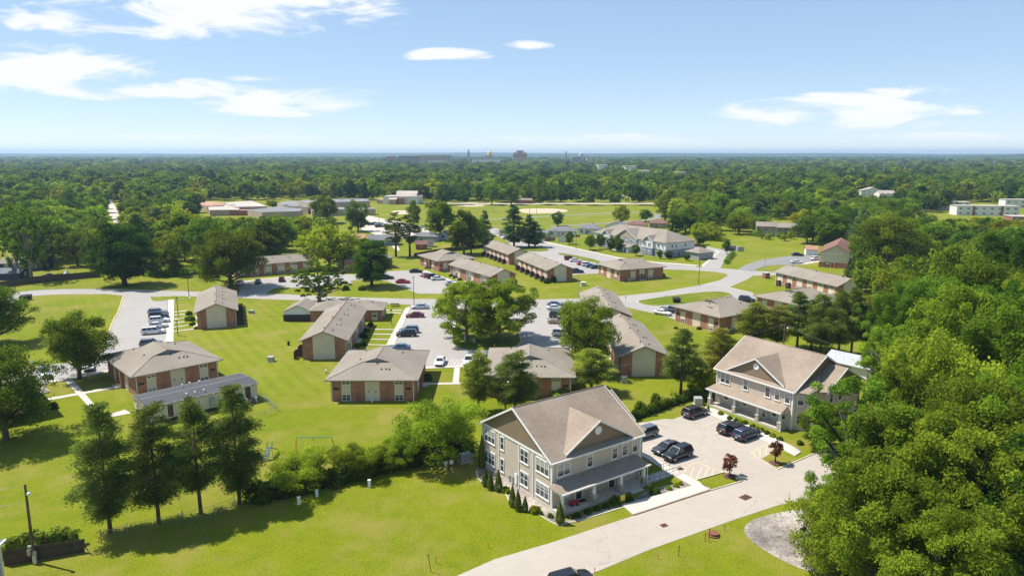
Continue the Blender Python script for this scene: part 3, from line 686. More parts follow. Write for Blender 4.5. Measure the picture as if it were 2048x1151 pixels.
# ---------------------------------------------------------------- split-level brick building with a hip roof
HX, HY, HE = 7.2, 8.6, 4.0
def roof_vents(root, pts, big=None):
    for (x, y, z) in pts:
        b = MB(); b.box(x - .11, x + .11, y - .11, y + .11, z - .15, z + .2); b.build('roof_vent', M['black_metal'], root)
def hip_building(loc, rz, label, entry=(1, 1)):
    root = empty('brick_apartment_house', (loc[0], loc[1], 0), rz, label, 'building', 'hip roofed brick apartment houses')
    b = MB(); b.box(-HX, HX, -HY, HY, 0, HE)
    b.build('wall', M['brick'], root)
    k = 0.298
    ex, ey, rz_, gz = HX + .75, HY + .75, HE + (HX + .75) * 0.298, HE + 1.66
    gx, gy = ex - 1.66 / k, ey - 1.66 / k
    r = MB()
    zt = 0.12
    # two side slopes, two hip ends, gablets
    r.slab([(ex, -ey, HE), (ex, ey, HE), (gx, gy, gz), (0.0, gy, rz_)][:0] or [(ex, -ey, HE), (ex, ey, HE), (gx, gy, gz), (gx, -gy, gz)], zt)
    r.slab([(gx, -gy - .25, gz), (gx, gy + .25, gz), (0, gy + .25, rz_), (0, -gy - .25, rz_)], zt)
    r.slab([(-ex, ey, HE), (-ex, -ey, HE), (-gx, -gy, gz), (-gx, gy, gz)], zt)
    r.slab([(-gx, gy + .25, gz), (-gx, -gy - .25, gz), (0, -gy - .25, rz_), (0, gy + .25, rz_)], zt)
    r.slab([(-ex, -ey, HE), (ex, -ey, HE), (gx, -gy, gz), (-gx, -gy, gz)], zt)
    r.slab([(ex, ey, HE), (-ex, ey, HE), (-gx, gy, gz), (gx, gy, gz)], zt)
    ro = r.build('roof', M['shingle'], root)
    for s in (-1, 1):
        g = MB(); g.poly([(-gx * .96, s * gy, gz - .05), (gx * .96, s * gy, gz - .05), (0, s * gy, rz_ - .1)][::(1 if s < 0 else -1)])
        g.build('gablet', M['siding_grey'], ro)
    cap = MB()
    for (a, c) in [((0, -gy - .25, rz_), (0, gy + .25, rz_))] + [((sx * gx, sy * gy, gz), (sx * ex, sy * ey, HE)) for sx in (-1, 1) for sy in (-1, 1)]:
        cap.tube([(a[0], a[1], a[2] + .01), (c[0], c[1], c[2] + .01)], .07, 5)
    cap.build_each('ridge_cap', M['shingle'], ro)
    fa = MB()
    for (x0, x1, y0, y1) in ((-ex, ex, -ey - .08, -ey - .004), (-ex, ex, ey + .004, ey + .08), (-ex - .08, -ex - .004, -ey, ey), (ex + .004, ex + .08, -ey, ey)):
        fa.box(x0, x1, y0, y1, HE - .20, HE - .02)
    fa.build_each('gutter', M['gutter'], ro)
    so = MB(); so.poly([(-ex, -ey, HE - .125), (-ex, ey, HE - .125), (ex, ey, HE - .125), (ex, -ey, HE - .125)]); so.build('soffit', M['cream'], ro)
    roof_vents(root, [(1.2, -6.2, HE + (ey - 6.2) * k), (2.0, -6.2, HE + (ey - 6.2) * k), (2.6, -6.3, HE + (ey - 6.3) * k), (0.2, -gy - .7, gz - .2), (-3.4, -1.5, HE + (ex - 3.4) * k), (3.6, 3.0, HE + (ex - 3.6) * k), (-3.5, 4.4, HE + (ex - 3.5) * k)])
    short = [Face((-HX, -HY), (1, 0)), Face((HX, HY), (-1, 0))]
    for f in short:
        part_box(root, 'panel', 'cream', f, 5.9, 8.4, 0.05, HE - .14, 0.0, 0.035)
        for a in (1.85, 10.95):
            part_box(root, 'panel', 'cream', f, a, a + 1.6, 0.02, HE - .14, 0.0, 0.03)
            window(root, f, a + .06, a + 1.54, 3.0, HE - .16, 2, 'small', 0.03)
            window(root, f, a + .06, a + 1.54, 0.1, 1.25, 2, 'small', 0.03)
        for a in (0.5, 12.9):
            part_box(root, 'air_vent', 'black_metal', f, a, a + .95, 2.05, 2.4, 0.0, 0.04)
        for a in (6.45, 7.7):
            part_box(root, 'wall_lamp', 'black_metal', f, a, a + .14, 1.6, 1.85, 0.035, 0.10)
        part_box(root, 'downspout', 'trim', f, 0.12, 0.24, 0.0, HE - .15, 0.0, 0.09)
        part_box(root, 'downspout', 'trim', f, 14.16, 14.28, 0.0, HE - .15, 0.0, 0.09)
    for f in (Face((HX, -HY), (0, 1)), Face((-HX, HY), (0, -1))):
        for a in (4.2, 11.2):
            part_box(root, 'panel', 'cream', f, a, a + 1.9, 0.02, HE - .14, 0.0, 0.03)
            window(root, f, a + .06, a + 1.84, 3.0, HE - .16, 3, 'small', 0.03)
            window(root, f, a + .06, a + 1.84, 0.15, 1.35, 3, 'small', 0.03)
        part_box(root, 'panel', 'cream', f, 7.3, 9.8, 1.5, HE - .14, 0.0, 0.03)
        part_box(root, 'entry_shade_panel', 'door_dark', f, 7.5, 9.6, 0.15, 1.5, 0.0, 0.015)  # flat dark panel painting the shade of a recessed entry
        door(root, f, 8.0, 9.0, 0.15, 2.15, 'door_brown', out=0.035)
        part_box(root, 'stoop', 'concrete', f, 7.4, 9.7, 0.0, 0.18, 0.0, 1.3)
        part_box(root, 'porch_post', 'brick', f, 7.05, 7.3, 0.0, HE - .15, 0.0, 0.5)
        part_box(root, 'porch_post', 'brick', f, 9.8, 10.05, 0.0, HE - .15, 0.0, 0.5)
    return root
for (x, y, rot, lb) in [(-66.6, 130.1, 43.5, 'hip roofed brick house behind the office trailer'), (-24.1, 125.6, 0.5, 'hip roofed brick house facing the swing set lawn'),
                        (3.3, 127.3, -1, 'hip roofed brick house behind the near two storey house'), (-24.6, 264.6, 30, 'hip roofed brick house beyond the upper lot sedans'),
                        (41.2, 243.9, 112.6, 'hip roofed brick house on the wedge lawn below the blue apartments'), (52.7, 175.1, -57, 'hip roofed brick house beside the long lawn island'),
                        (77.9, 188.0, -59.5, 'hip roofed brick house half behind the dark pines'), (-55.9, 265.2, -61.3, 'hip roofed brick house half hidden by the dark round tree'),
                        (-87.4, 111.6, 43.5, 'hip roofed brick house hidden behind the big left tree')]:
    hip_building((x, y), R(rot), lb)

# ---------------------------------------------------------------- long brick row with gable ends
GW, GE, GR = 4.4, 4.35, 6.15
def row_building(loc, rz, L, label, front=-1, fences=0, panel=(2.15, 6.6)):
    """front: side (x sign) with the entry bays; the other side has narrow garden bays"""
    root = empty('brick_row_building', (loc[0], loc[1], 0), rz, label, 'building', 'gabled brick rows')
    h = L / 2
    b = MB()
    for s in (-1, 1):
        pts = [(-GW, s * h, 0), (GW, s * h, 0), (GW, s * h, GE), (0, s * h, GR - .06), (-GW, s * h, GE)]
        b.poly(pts if s < 0 else pts[::-1])
    b.poly([(GW, -h, 0), (GW, h, 0), (GW, h, GE), (GW, -h, GE)]); b.poly([(-GW, h, 0), (-GW, -h, 0), (-GW, -h, GE), (-GW, h, GE)])
    b.build('wall', M['brick'], root)
    k = (GR - GE) / GW
    ex, ez, hy = GW + .6, GE - .6 * k, h + .45
    r = MB()
    r.slab([(ex, -hy, ez), (ex, hy, ez), (0, hy, GR), (0, -hy, GR)], .12)
    r.slab([(-ex, hy, ez), (-ex, -hy, ez), (0, -hy, GR), (0, hy, GR)], .12)
    ro = r.build('roof', M['shingle'], root)
    c = MB(); c.tube([(0, -hy, GR + .01), (0, hy, GR + .01)], .09, 5); c.build_each('ridge_cap', M['shingle'], ro)
    g = MB()
    for s in (-1, 1): g.box(*sorted((s * (ex + .005), s * (ex + .09))), -hy, hy, ez - .17, ez - .01)
    g.build_each('gutter', M['gutter'], ro)
    f = MB()
    for sy in (-1, 1):
        for sx in (-1, 1):
            y0, y1 = sorted((sy * (hy + .005), sy * (hy + .06)))
            p = [(sx * ex, ez - .22), (0, GR - .22), (0, GR - .01), (sx * ex, ez - .01)]
            f.hexa([(p[0][0], y0, p[0][1]), (p[1][0], y0, p[1][1]), (p[1][0], y1, p[1][1]), (p[0][0], y1, p[0][1]), (p[3][0], y0, p[3][1]), (p[2][0], y0, p[2][1]), (p[2][0], y1, p[2][1]), (p[3][0], y1, p[3][1])])
    f.build_each('fascia', M['gutter'], ro)
    for s in (-1, 1):
        q = MB(); a, c2 = panel[0] - GW, panel[1] - GW
        za = GE + k * (GW - abs(a)) - .03; zb = GE + k * (GW - abs(c2)) - .03
        y0, y1 = s * (h + .035), s * h
        pts = [(a, 0.03), (c2, 0.03), (c2, zb), (0, GR - .12), (a, za)]
        q.poly([(x, y0, z) for x, z in (pts if s < 0 else pts[::-1])])
        for i in range(5):
            p, p2 = pts[i], pts[(i + 1) % 5]
            q.poly([(p[0], y0, p[1]), (p[0], y1, p[1]), (p2[0], y1, p2[1]), (p2[0], y0, p2[1])][::(1 if s < 0 else -1)])
        q.build('panel', M['siding_cream'], root)
    n_v = max(4, int(L / 5))
    rv = []
    for i in range(n_v):
        y = -h + (i + .5) * L / n_v
        rv += [(1.5, y, GR - 1.5 * k)] + ([(2.2, y + .6, GR - 2.2 * k)] if i % 2 else [(-.25, y, GR - .05)])
    roof_vents(root, rv)
    ff = Face((-GW, h), (0, -1)) if front < 0 else Face((GW, -h), (0, 1))
    fb = Face((GW, -h), (0, 1)) if front < 0 else Face((-GW, h), (0, -1))
    # bays on the front
    nb = max(2, round(L / 9.2)); pitch = L / nb; bay = pitch * .56
    for i in range(nb):
        a = i * pitch + (pitch - bay) / 2
        part_box(root, 'panel', 'siding_cream', ff, a, a + bay, 2.2, GE - .2, 0.0, 0.05)
        part_box(root, 'entry_shade_panel', 'door_dark', ff, a + .15, a + bay - .15, 0.05, 2.2, 0.0, 0.02)  # no real recess: its shade is painted as a dark flat panel
        for w in (.25, bay - 1.55):
            window(root, ff, a + w, a + w + 1.3, 2.75, 3.85, 2, 'small', 0.05)
            part_box(root, 'air_vent', 'grey_metal', ff, a + w + .2, a + w + 1.0, 2.36, 2.62, 0.05, 0.10)
        window(root, ff, a + .3, a + 1.9, 0.5, 1.9, 2, 'small', 0.02)
        door(root, ff, a + bay / 2 - .1, a + bay / 2 + .8, 0.08, 2.05, 'door_brown', out=0.02)
        part_box(root, 'panel', 'cream', ff, a + bay - 1.7, a + bay - .2, 0.05, 2.15, 0.02, 0.045)
        part_box(root, 'stoop', 'concrete', ff, a + .2, a + bay - .2, 0.0, 0.10, 0.0, 1.1)
    # garden side
    nb2 = nb * 2; p2 = L / nb2
    for i in range(nb2):
        a = i * p2 + p2 * .2
        part_box(root, 'panel', 'siding_cream', fb, a, a + p2 * .55, 0.05, GE - .2, 0.0, 0.05)
        window(root, fb, a + .2, a + p2 * .55 - .2, 2.95, 3.85, 2, 'small', 0.05)
        window(root, fb, a + .2, a + p2 * .55 - .2, 0.15, 1.5, 3, 'small', 0.05)
    part_box(root, 'downspout', 'trim', ff, 0.15, 0.27, 0, ez, 0, .1); part_box(root, 'downspout', 'trim', fb, 0.15, 0.27, 0, ez, 0, .1)
    return root
rows = [(-77.2, 181.7, 21.7, 26, 'gabled brick row beside the left parking lot', -1), (-40.0, 157.3, 4, 30.2, 'long gabled brick row left of the middle lot', 1),
        (24.9, 144.3, 1.4, 27.0, 'gabled brick row with a tree shadow on its roof', -1), (23.6, 178.8, 0, 27.5, 'gabled brick row end on beside the street bend', -1),
        (-10.2, 234.6, 31.3, 29, 'gabled brick row with recessed doors behind the tree pair', -1), (11.2, 247.5, 19.1, 30, 'gabled brick row with round bushes at its end', 1),
        (-2.3, 284.9, 21.6, 29, 'farthest gabled brick row under the tall dark trees', 1), (94.8, 217.5, 18.7, 27, 'gabled brick row with white bays above the pines', 1),
        (-86.0, 251.7, -60, 27, 'brick row facing the red parked car at the upper left lot', -1)]
ROW = {}
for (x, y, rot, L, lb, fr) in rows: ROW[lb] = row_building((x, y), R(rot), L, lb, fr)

# ---------------------------------------------------------------- community wing and garage behind the long row
def gable_roof(root, x0, x1, y0, y1, ez, rzv, axis, m, ov=.4, name='roof', t=.12):
    """simple pitched roof; axis = direction of the ridge"""
    r = MB()
    if axis == 'x':
        c = (y0 + y1) / 2; k = (rzv - ez) / ((y1 - y0) / 2); e = ez - ov * k
        r.slab([(x0 - ov, y0 - ov, e), (x1 + ov, y0 - ov, e), (x1 + ov, c, rzv), (x0 - ov, c, rzv)], t)
        r.slab([(x1 + ov, y1 + ov, e), (x0 - ov, y1 + ov, e), (x0 - ov, c, rzv), (x1 + ov, c, rzv)], t)
    else:
        c = (x0 + x1) / 2; k = (rzv - ez) / ((x1 - x0) / 2); e = ez - ov * k
        r.slab([(x1 + ov, y0 - ov, e), (x1 + ov, y1 + ov, e), (c, y1 + ov, rzv), (c, y0 - ov, rzv)], t)
        r.slab([(x0 - ov, y1 + ov, e), (x0 - ov, y0 - ov, e), (c, y0 - ov, rzv), (c, y1 + ov, rzv)], t)
    return r.build(name, M[m], root)
def gable_walls(root, x0, x1, y0, y1, ez, rzv, axis, m, name='wall'):
    b = MB()
    if axis == 'x':
        c = (y0 + y1) / 2
        b.poly([(x0, y1, 0), (x0, y0, 0), (x0, y0, ez), (x0, c, rzv - .08), (x0, y1, ez)]); b.poly([(x1, y0, 0), (x1, y1, 0), (x1, y1, ez), (x1, c, rzv - .08), (x1, y0, ez)])
        b.poly([(x0, y0, 0), (x1, y0, 0), (x1, y0, ez), (x0, y0, ez)]); b.poly([(x1, y1, 0), (x0, y1, 0), (x0, y1, ez), (x1, y1, ez)])
    else:
        c = (x0 + x1) / 2
        b.poly([(x0, y0, 0), (x1, y0, 0), (x1, y0, ez), (c, y0, rzv - .08), (x0, y0, ez)]); b.poly([(x1, y1, 0), (x0, y1, 0), (x0, y1, ez), (c, y1, rzv - .08), (x1, y1, ez)])
        b.poly([(x1, y0, 0), (x1, y1, 0), (x1, y1, ez), (x1, y0, ez)]); b.poly([(x0, y1, 0), (x0, y0, 0), (x0, y0, ez), (x0, y1, ez)])
    return b.build(name, M[m], root)
def hip_roof(root, x0, x1, y0, y1, ez, rzv, m, ov=.4, name='roof'):
    X0, X1, Y0, Y1 = x0 - ov, x1 + ov, y0 - ov, y1 + ov
    r = MB()
    if X1 - X0 >= Y1 - Y0:
        c, i = (Y0 + Y1) / 2, (Y1 - Y0) / 2
        a, d = (X0 + i, c, rzv), (X1 - i, c, rzv)
        r.slab([(X0, Y0, ez), (X1, Y0, ez), d, a], .12); r.slab([(X1, Y1, ez), (X0, Y1, ez), a, d], .12)
        r.slab([(X0, Y1, ez), (X0, Y0, ez), a], .12); r.slab([(X1, Y0, ez), (X1, Y1, ez), d], .12)
    else:
        c, i = (X0 + X1) / 2, (X1 - X0) / 2
        a, d = (c, Y0 + i, rzv), (c, Y1 - i, rzv)
        r.slab([(X1, Y0, ez), (X1, Y1, ez), d, a], .12); r.slab([(X0, Y1, ez), (X0, Y0, ez), a, d], .12)
        r.slab([(X0, Y0, ez), (X1, Y0, ez), a], .12); r.slab([(X1, Y1, ez), (X0, Y1, ez), d], .12)
    return r.build(name, M[m], root)
cw = empty('community_room', (-42.5, 180.8, 0), R(3), 'low brick community wing at the far end of the long row', 'building')
b = MB(); b.box(-9, 9, -4.2, 4.2, 0, 2.9); b.build('wall', M['brick'], cw)
hip_roof(cw, -9, 9, -4.2, 4.2, 2.9, 4.6, 'shingle', .6)
f = Face((9, -4.2), (0, 1)); window(cw, f, 1.2, 2.3, 1.1, 2.3, 1, 'hung'); door(cw, f, 5, 6, .05, 2.1, 'door_brown')
f = Face((-9, -4.2), (1, 0)); window(cw, f, 15.6, 16.8, .9, 2.2, 1, 'hung'); part_box(cw, 'panel', 'cream', f, 15.5, 16.9, .05, .85, 0, .03)
roof_vents(cw, [(3, -1, 4.2), (6.2, -.6, 4.2)])
b = MB(); b.tube([(4.6, 0, 4.4), (4.6, 0, 6.4)], .035, 5); b.build('antenna', M['metal'], cw)
gr = empty('garage', (-54.7, 180.9, 0), R(2), 'small grey gabled garage behind a dark board fence', 'garage')
gable_walls(gr, -3.5, 3.5, -4.4, 4.4, 2.7, 4.25, 'y', 'siding_white')
gable_roof(gr, -3.5, 3.5, -4.4, 4.4, 2.7, 4.25, 'y', 'shingle', .35)

# ---------------------------------------------------------------- office trailer
tr = empty('office_trailer', (-53.0, 114.2, 0), R(43.6), 'long pale office trailer with a dark grey roof and front steps', 'trailer')
b = MB(); b.box(-8.8, 8.8, -3.6, 3.6, 0.55, 3.1); b.build('wall', M['siding_cream'], tr)
b = MB(); b.box(-8.7, 8.7, -3.5, 3.5, 0.0, 0.55); b.build('skirting', M['dark_wood'], tr)
b = MB(); b.slab([(-9, -3.8, 3.12), (9, -3.8, 3.12), (9, 0, 3.42), (-9, 0, 3.42)], .1); b.slab([(9, 3.8, 3.12), (-9, 3.8, 3.12), (-9, 0, 3.42), (9, 0, 3.42)], .1)
tro = b.build('roof', M['roof_membrane'], tr)
b = MB(); b.box(-9.04, 9.04, -3.9, -3.8, 2.98, 3.13); b.box(-9.04, 9.04, 3.8, 3.9, 2.98, 3.13); b.box(9.0, 9.06, -3.8, 3.8, 2.98, 3.2); b.box(-9.06, -9.0, -3.8, 3.8, 2.98, 3.2); b.build_each('fascia', M['gutter'], tro)
b = MB(); b.box(-8.9, 8.9, -.06, .06, 3.4, 3.45); b.build('roof_seam', M['metal'], tro)
for i in range(15):
    b = MB(); x = -8.6 + i * 1.23; b.box(x - .05, x + .05, -3.98, -3.9, 3.0, 3.14); b.build('roof_clip', M['white_plastic'], tro)
for (x, y) in ((-1.5, 2.4), (-.2, 2.7), (1.3, 2.5), (-2.6, -2.6), (-1.3, -2.8), (0.2, -2.6)):
    b = MB(); b.tube([(x, y, 3.15), (x, y, 3.62)], .08, 6); b.lathe([(.16, 3.6), (.16, 3.7), (.04, 3.78)], 8, c=(x, y)); b.build('roof_vent', M['white_plastic'], tr)
f = Face((-8.8, -3.6), (1, 0))
door(tr, f, 15.4, 16.4, .75, 2.8, 'door_brown'); door(tr, f, 2.8, 3.7, .75, 2.75, 'door_brown')
window(tr, f, 6.5, 8.0, 1.3, 2.4, 2, 'small')
part_box(tr, 'air_conditioner', 'grey_metal', f, 9.4, 10.2, .9, 2.3, 0, .4)
f2 = Face((-8.8, 3.6), (0, -1)); window(tr, f2, 1, 1.7, 1.6, 2.3, 1, 'small')
st = MB()
for i in range(4): f.box(st, 15.2, 16.6, 0.0, .72 - i * .18, .02 + i * .38, .38 + i * .38)
st.build_each('step', M['wood'], tr)
for a in (15.1, 16.7):
    h = MB()
    h.tube([f.at(a, 1.7, .1), f.at(a, 1.0, 1.6)], .05, 5); h.tube([f.at(a, 1.15, .1), f.at(a, .5, 1.6)], .04, 5)
    for q in range(6): h.tube([f.at(a, 0.0 if q in (0, 5) else .75 - q * .13, .1 + q * .3), f.at(a, 1.7 - q * .14, .1 + q * .3)], .035, 4)
    h.build('handrail', M['trim'], tr)

# ---------------------------------------------------------------- the two storey office houses
def two_storey(loc, rz, label, near):
    root = empty('two_storey_house', (loc[0], loc[1], 0), rz, label, 'house', 'two storey houses with porches')
    W, D, E, RZ = 14.6, 15.2, 6.4, 10.75
    c = D / 2
    b = MB()
    b.poly([(0, 0, 0), (W, 0, 0), (W, 0, E), (0, 0, E)]); b.poly([(W, D, 0), (0, D, 0), (0, D, E), (W, D, E)])
    b.poly([(0, D, 0), (0, 0, 0), (0, 0, E), (0, D, E)]); b.poly([(W, 0, 0), (W, D, 0), (W, D, E), (W, 0, E)])
    b.build('wall', M['siding'], root)
    for x, s in ((0, -1), (W, 1)):
        g = MB(); x1 = x + s * .05
        pts = [(x1, D + .0, E), (x1, 0, E), (x1, c, RZ - .12)]
        g.poly(pts if s < 0 else pts[::-1])
        g.build('gable', M['siding_brown'], root)
        t = MB(); t.box(*sorted((x + s * .002, x + s * .09)), 0, D, E - .28, E - .02); t.build('frieze_board', M['trim'], root)
    t = MB(); t.box(0, W, -.09, -.002, E - .3, E - .06); t.build('frieze_board', M['trim'], root)
    for (x0, x1, y0, y1) in ((-.07, .14, -.07, .14), (W - .14, W + .07, -.07, .14), (-.07, .14, D - .14, D + .07)):
        t = MB(); t.box(x0, x1, y0, y1, 0, E - .3); t.build('corner_board', M['trim'], root)
    k = (RZ - E) / c; ov = .42; e = E - ov * k + .04
    r = MB()
    r.slab([(-ov, -ov, e), (W + ov, -ov, e), (W + ov, c, RZ), (-ov, c, RZ)], .14)
    r.slab([(W + ov, D + ov, e), (-ov, D + ov, e), (-ov, c, RZ), (W + ov, c, RZ)], .14)
    ro = r.build('roof', M['shingle_new'], root)
    cap = MB(); cap.tube([(-ov, c, RZ + .01), (W + ov, c, RZ + .01)], .09, 5); cap.build_each('ridge_cap', M['shingle_new'], ro)
    rk = MB()
    for x in (-ov - .07, W + ov + .005):
        for (ya, yb) in ((-ov, c), (D + ov, c)):
            rk.hexa([(x, ya, e - .26), (x + .065, ya, e - .26), (x + .065, yb, RZ - .26), (x, yb, RZ - .26), (x, ya, e + .02), (x + .065, ya, e + .02), (x + .065, yb, RZ + .02), (x, yb, RZ + .02)])
    rk.build_each('rake_board', M['trim'], ro)
    gt = MB(); gt.box(-ov, W + ov, -ov - .13, -ov - .004, e - .16, e + .01); gt.box(-ov, W + ov, D + ov + .004, D + ov + .13, e - .16, e + .01); gt.build_each('gutter', M['trim'], ro)
    # front cross gable
    gx0, gx1, gy, gz0, gz1 = 2.3, 12.6, .25, 6.78, 9.75
    gc = (gx0 + gx1) / 2; yb = (gz1 - e) / k - ov + .3
    g = MB()
    g.slab([(gx0 - .35, gy - .35, gz0 - .2), (gc, gy - .35, gz1), (gc, yb, gz1), (gx0 - .35, gy + .4, gz0 - .2)][::-1], .12)
    g.slab([(gx1 + .35, gy - .35, gz0 - .2), (gx1 + .35, gy + .4, gz0 - .2), (gc, yb, gz1), (gc, gy - .35, gz1)][::-1], .12)
    g.build('front_gable_roof', M['shingle_new'], ro)
    g = MB(); g.poly([(gx0, gy, gz0 - .1), (gx1, gy, gz0 - .1), (gc, gy, gz1 - .16)]); g.build('front_gable', M['siding_brown'], root)
    g = MB()
    for (xa, xb) in ((gx0 - .35, gc), (gx1 + .35, gc)):
        g.hexa([(xa, gy - .42, gz0 - .42), (xb, gy - .42, gz1 - .22), (xb, gy - .355, gz1 - .22), (xa, gy - .355, gz0 - .42), (xa, gy - .42, gz0 - .18), (xb, gy - .42, gz1 + .02), (xb, gy - .355, gz1 + .02), (xa, gy - .355, gz0 - .18)])
    g.build_each('rake_board', M['trim'], root)
    vn = MB()
    pts = [(gc + .55 * math.cos(t), 8.35 + .55 * math.sin(t)) for t in [i * math.pi / 10 for i in range(20)]]
    vn.poly([(x, gy - .06, z) for x, z in pts]); 
    for i in range(20):
        a, d = pts[i], pts[(i + 1) % 20]; vn.poly([(a[0], gy - .06, a[1]), (a[0], gy, a[1]), (d[0], gy, d[1]), (d[0], gy - .06, d[1])])
    vn.build('round_vent', M['trim'], root)
    # right wing with angled bay
    fp = [(W, .3), (W + 1.7, 1.3), (W + 1.7, 3.6), (W + 2.7, 4.5), (W + 2.7, 14.0), (W, 14.7)]
    w = MB()
    for i in range(5):
        a, d = fp[i], fp[i + 1]; w.poly([(a[0], a[1], 0), (d[0], d[1], 0), (d[0], d[1], 6.2), (a[0], a[1], 6.2)])
    w.build('wing_wall', M['siding'], root)
    wr = MB(); ze = 6.15; zr = 9.2; wc = 9.0
    wr.slab([(W - .3, -.2, ze), (W + 2.1, .9, ze), (W + 2.1, 3.4, ze + .35), (W + .4, 6.4, 8.0), (W - .3, 6.4, 8.0)], .12)
    wr.slab([(W + 2.1, 3.0, ze), (W + 3.15, 4.0, ze), (W + 3.15, wc, zr), (W - .3, wc, zr), (W - .3, 5.0, 6.95)], .12)
    wr.slab([(W + 3.15, 14.7, ze), (W - .3, 15.5, ze), (W - .3, wc, zr), (W + 3.15, wc, zr)], .12)
    wo_ = wr.build('wing_roof', M['shingle_new'], root)
    g = MB(); g.poly([(W + 2.75, 4.4, 6.15), (W + 2.75, 14.3, 6.15), (W + 2.75, wc, zr - .12)]); g.build('wing_gable', M['siding_brown'], root)
    g = MB()
    for ya, za in ((4.0, ze), (14.7, ze)):
        x = W + 3.16
        g.hexa([(x, ya, za - .26), (x + .065, ya, za - .26), (x + .065, wc, zr - .26), (x, wc, zr - .26), (x, ya, za + .02), (x + .065, ya, za + .02), (x + .065, wc, zr + .02), (x, wc, zr + .02)])
    g.build_each('rake_board', M['trim'], wo_)
    fc = [Face(fp[i], (fp[i + 1][0] - fp[i][0], fp[i + 1][1] - fp[i][1])) for i in range(4)]
    for f, segs in ((fc[0], [(.45, 1.45)]), (fc[1], [(.3, 1.95)]), (fc[3], [(.8, 1.8), (3.2, 4.2), (5.6, 6.6), (7.9, 8.9)])):
        for (a, d) in segs:
            window(root, f, a, d, 4.0, 5.75, 2 if d - a > 1.2 else 1, 'hung'); window(root, f, a, d, .95, 2.7, 2 if d - a > 1.2 else 1, 'hung')
    for f in fc: part_box(root, 'corner_board', 'trim', f, -.06, .1, 0, 6.1, 0, .06)
    # left wall
    f = Face((0, D), (0, -1))
    for (y0, y1, n) in ((12.1, 14.6, 3), (10.0, 10.85, 1), (4.65, 6.4, 2), (.5, 3.1, 3)):
        window(root, f, D - y1, D - y0, 4.0, 5.85, n, 'hung'); window(root, f, D - y1, D - y0, .95, 2.8, n, 'hung')
    for y in (11.2, 6.75, 3.75): part_box(root, 'downspout', 'trim', f, D - y, D - y + .12, .1, E - .3, 0, .09)
    part_box(root, 'base_course', 'concrete', f, 0, D, 0, .3, 0, .03)
    for (y, z0, z1, wd) in ((9.0, .6, 1.2, .4), (8.3, .5, 1.3, .45), (7.5, .6, 1.9, .5)):
        part_box(root, 'utility_meter', 'grey_metal' if y > 8 else 'white_plastic', f, D - y, D - y + wd, z0, z1, .03, .16)
    # front wall
    f = Face((0, 0), (1, 0))
    for (a, d, n) in ((.75, 2.8, 2), (5.4, 6.4, 1), (9.6, 10.6, 1), (11.35, 12.35, 1), (13.15, 14.15, 1)): window(root, f, a, d, 4.0, 5.75, n, 'hung')
    for (a, d) in ((1.75, 2.7), (5.4, 6.3), (11.1, 12.0), (12.7, 13.6)): window(root, f, a, d, 1.2, 2.55, 1, 'hung')
    door(root, f, 3.75, 4.65, .37, 2.45, 'door_dark', True); door(root, f, 9.2, 10.15, .37, 2.5, 'white_plastic' if not near else 'door_dark', True)
    sg = part_box(root, 'house_sign', 'black_metal', f, 7.55, 8.85, 2.1, 2.5, .0, .05)
    for q in range(6):
        m_ = MB(); f.box(m_, 7.68 + q * .18, 7.80 + q * .18, 2.2, 2.4, .05, .056); m_.build('sign_mark', M['trim'], sg)
    for a in (.3, 8.2): part_box(root, 'wall_lamp', 'white_plastic', f, a, a + .2, 3.55 + (2.3 if a > 1 else 0), 3.7 + (2.3 if a > 1 else 0), 0, .2)
    # right wall front corner spout
    # porch
    PD = 1.95; PW = W - .7
    p = MB(); p.box(-.1, PW + .1, -PD, -.003, 0, .34); p.build('porch_slab', M['concrete'], root)
    pr = MB()
    pr.slab([(-.35, -PD - .35, 3.02), (PW + .35, -PD - .35, 3.02), (PW - .1, -.002, 3.68), (.1, -.002, 3.68)], .12)
    pr.slab([(-.35, -.002, 3.02), (-.35, -PD - .35, 3.02), (.1, -.002, 3.68)], .05); pr.slab([(PW + .35, -PD - .35, 3.02), (PW + .35, -.002, 3.02), (PW - .1, -.002, 3.68)], .05)
    po = pr.build('porch_roof', M['shingle_new'], root)
    bm = MB(); bm.box(-.2, PW + .2, -PD - .2, -PD + .05, 2.66, 2.93); bm.box(-.2, .02, -PD + .05, -.1, 2.66, 2.93); bm.box(PW - .02, PW + .2, -PD + .05, -.1, 2.66, 2.93); bm.build('porch_beam', M['trim'], root)
    gt = MB(); gt.box(-.36, PW + .36, -PD - .47, -PD - .355, 2.89, 3.03); gt.build_each('gutter', M['trim'], po)
    cl = MB(); cl.poly([(-.2, -PD, 2.87), (-.2, -.01, 2.87), (PW + .2, -.01, 2.87), (PW + .2, -PD, 2.87)]); cl.build('porch_ceiling', M['trim'], po)
    for x in (.2, 5.2, 9.7, PW - .2):
        cm = MB(); h1, h2 = .24, .15
        y = -PD + .28
        cm.hexa([(x - h1 * .75, y - h1 * .75, 1.32), (x + h1 * .75, y - h1 * .75, 1.32), (x + h1 * .75, y + h1 * .75, 1.32), (x - h1 * .75, y + h1 * .75, 1.32), (x - h2, y - h2, 2.68), (x + h2, y - h2, 2.68), (x + h2, y + h2, 2.68), (x - h2, y + h2, 2.68)])
        co = cm.build('column', M['trim'], root)
        pm = MB(); pm.box(x - .3, x + .3, y - .3, y + .3, .3, 1.25); pm.build('stone_pier', M['stone'], co)
        cp = MB(); cp.box(x - .36, x + .36, y - .36, y + .36, 1.25, 1.33); cp.build('pier_cap', M['concrete'], co)
    ds = MB(); ds.tube([(PW + .3, -PD - .4, 2.97), (PW + .2, -PD + .0, 2.6), (PW + .2, -PD + .0, .2), (PW + .35, -PD - .5, .1)], .05, 5); ds.build('downspout', M['trim'], root)
    return root
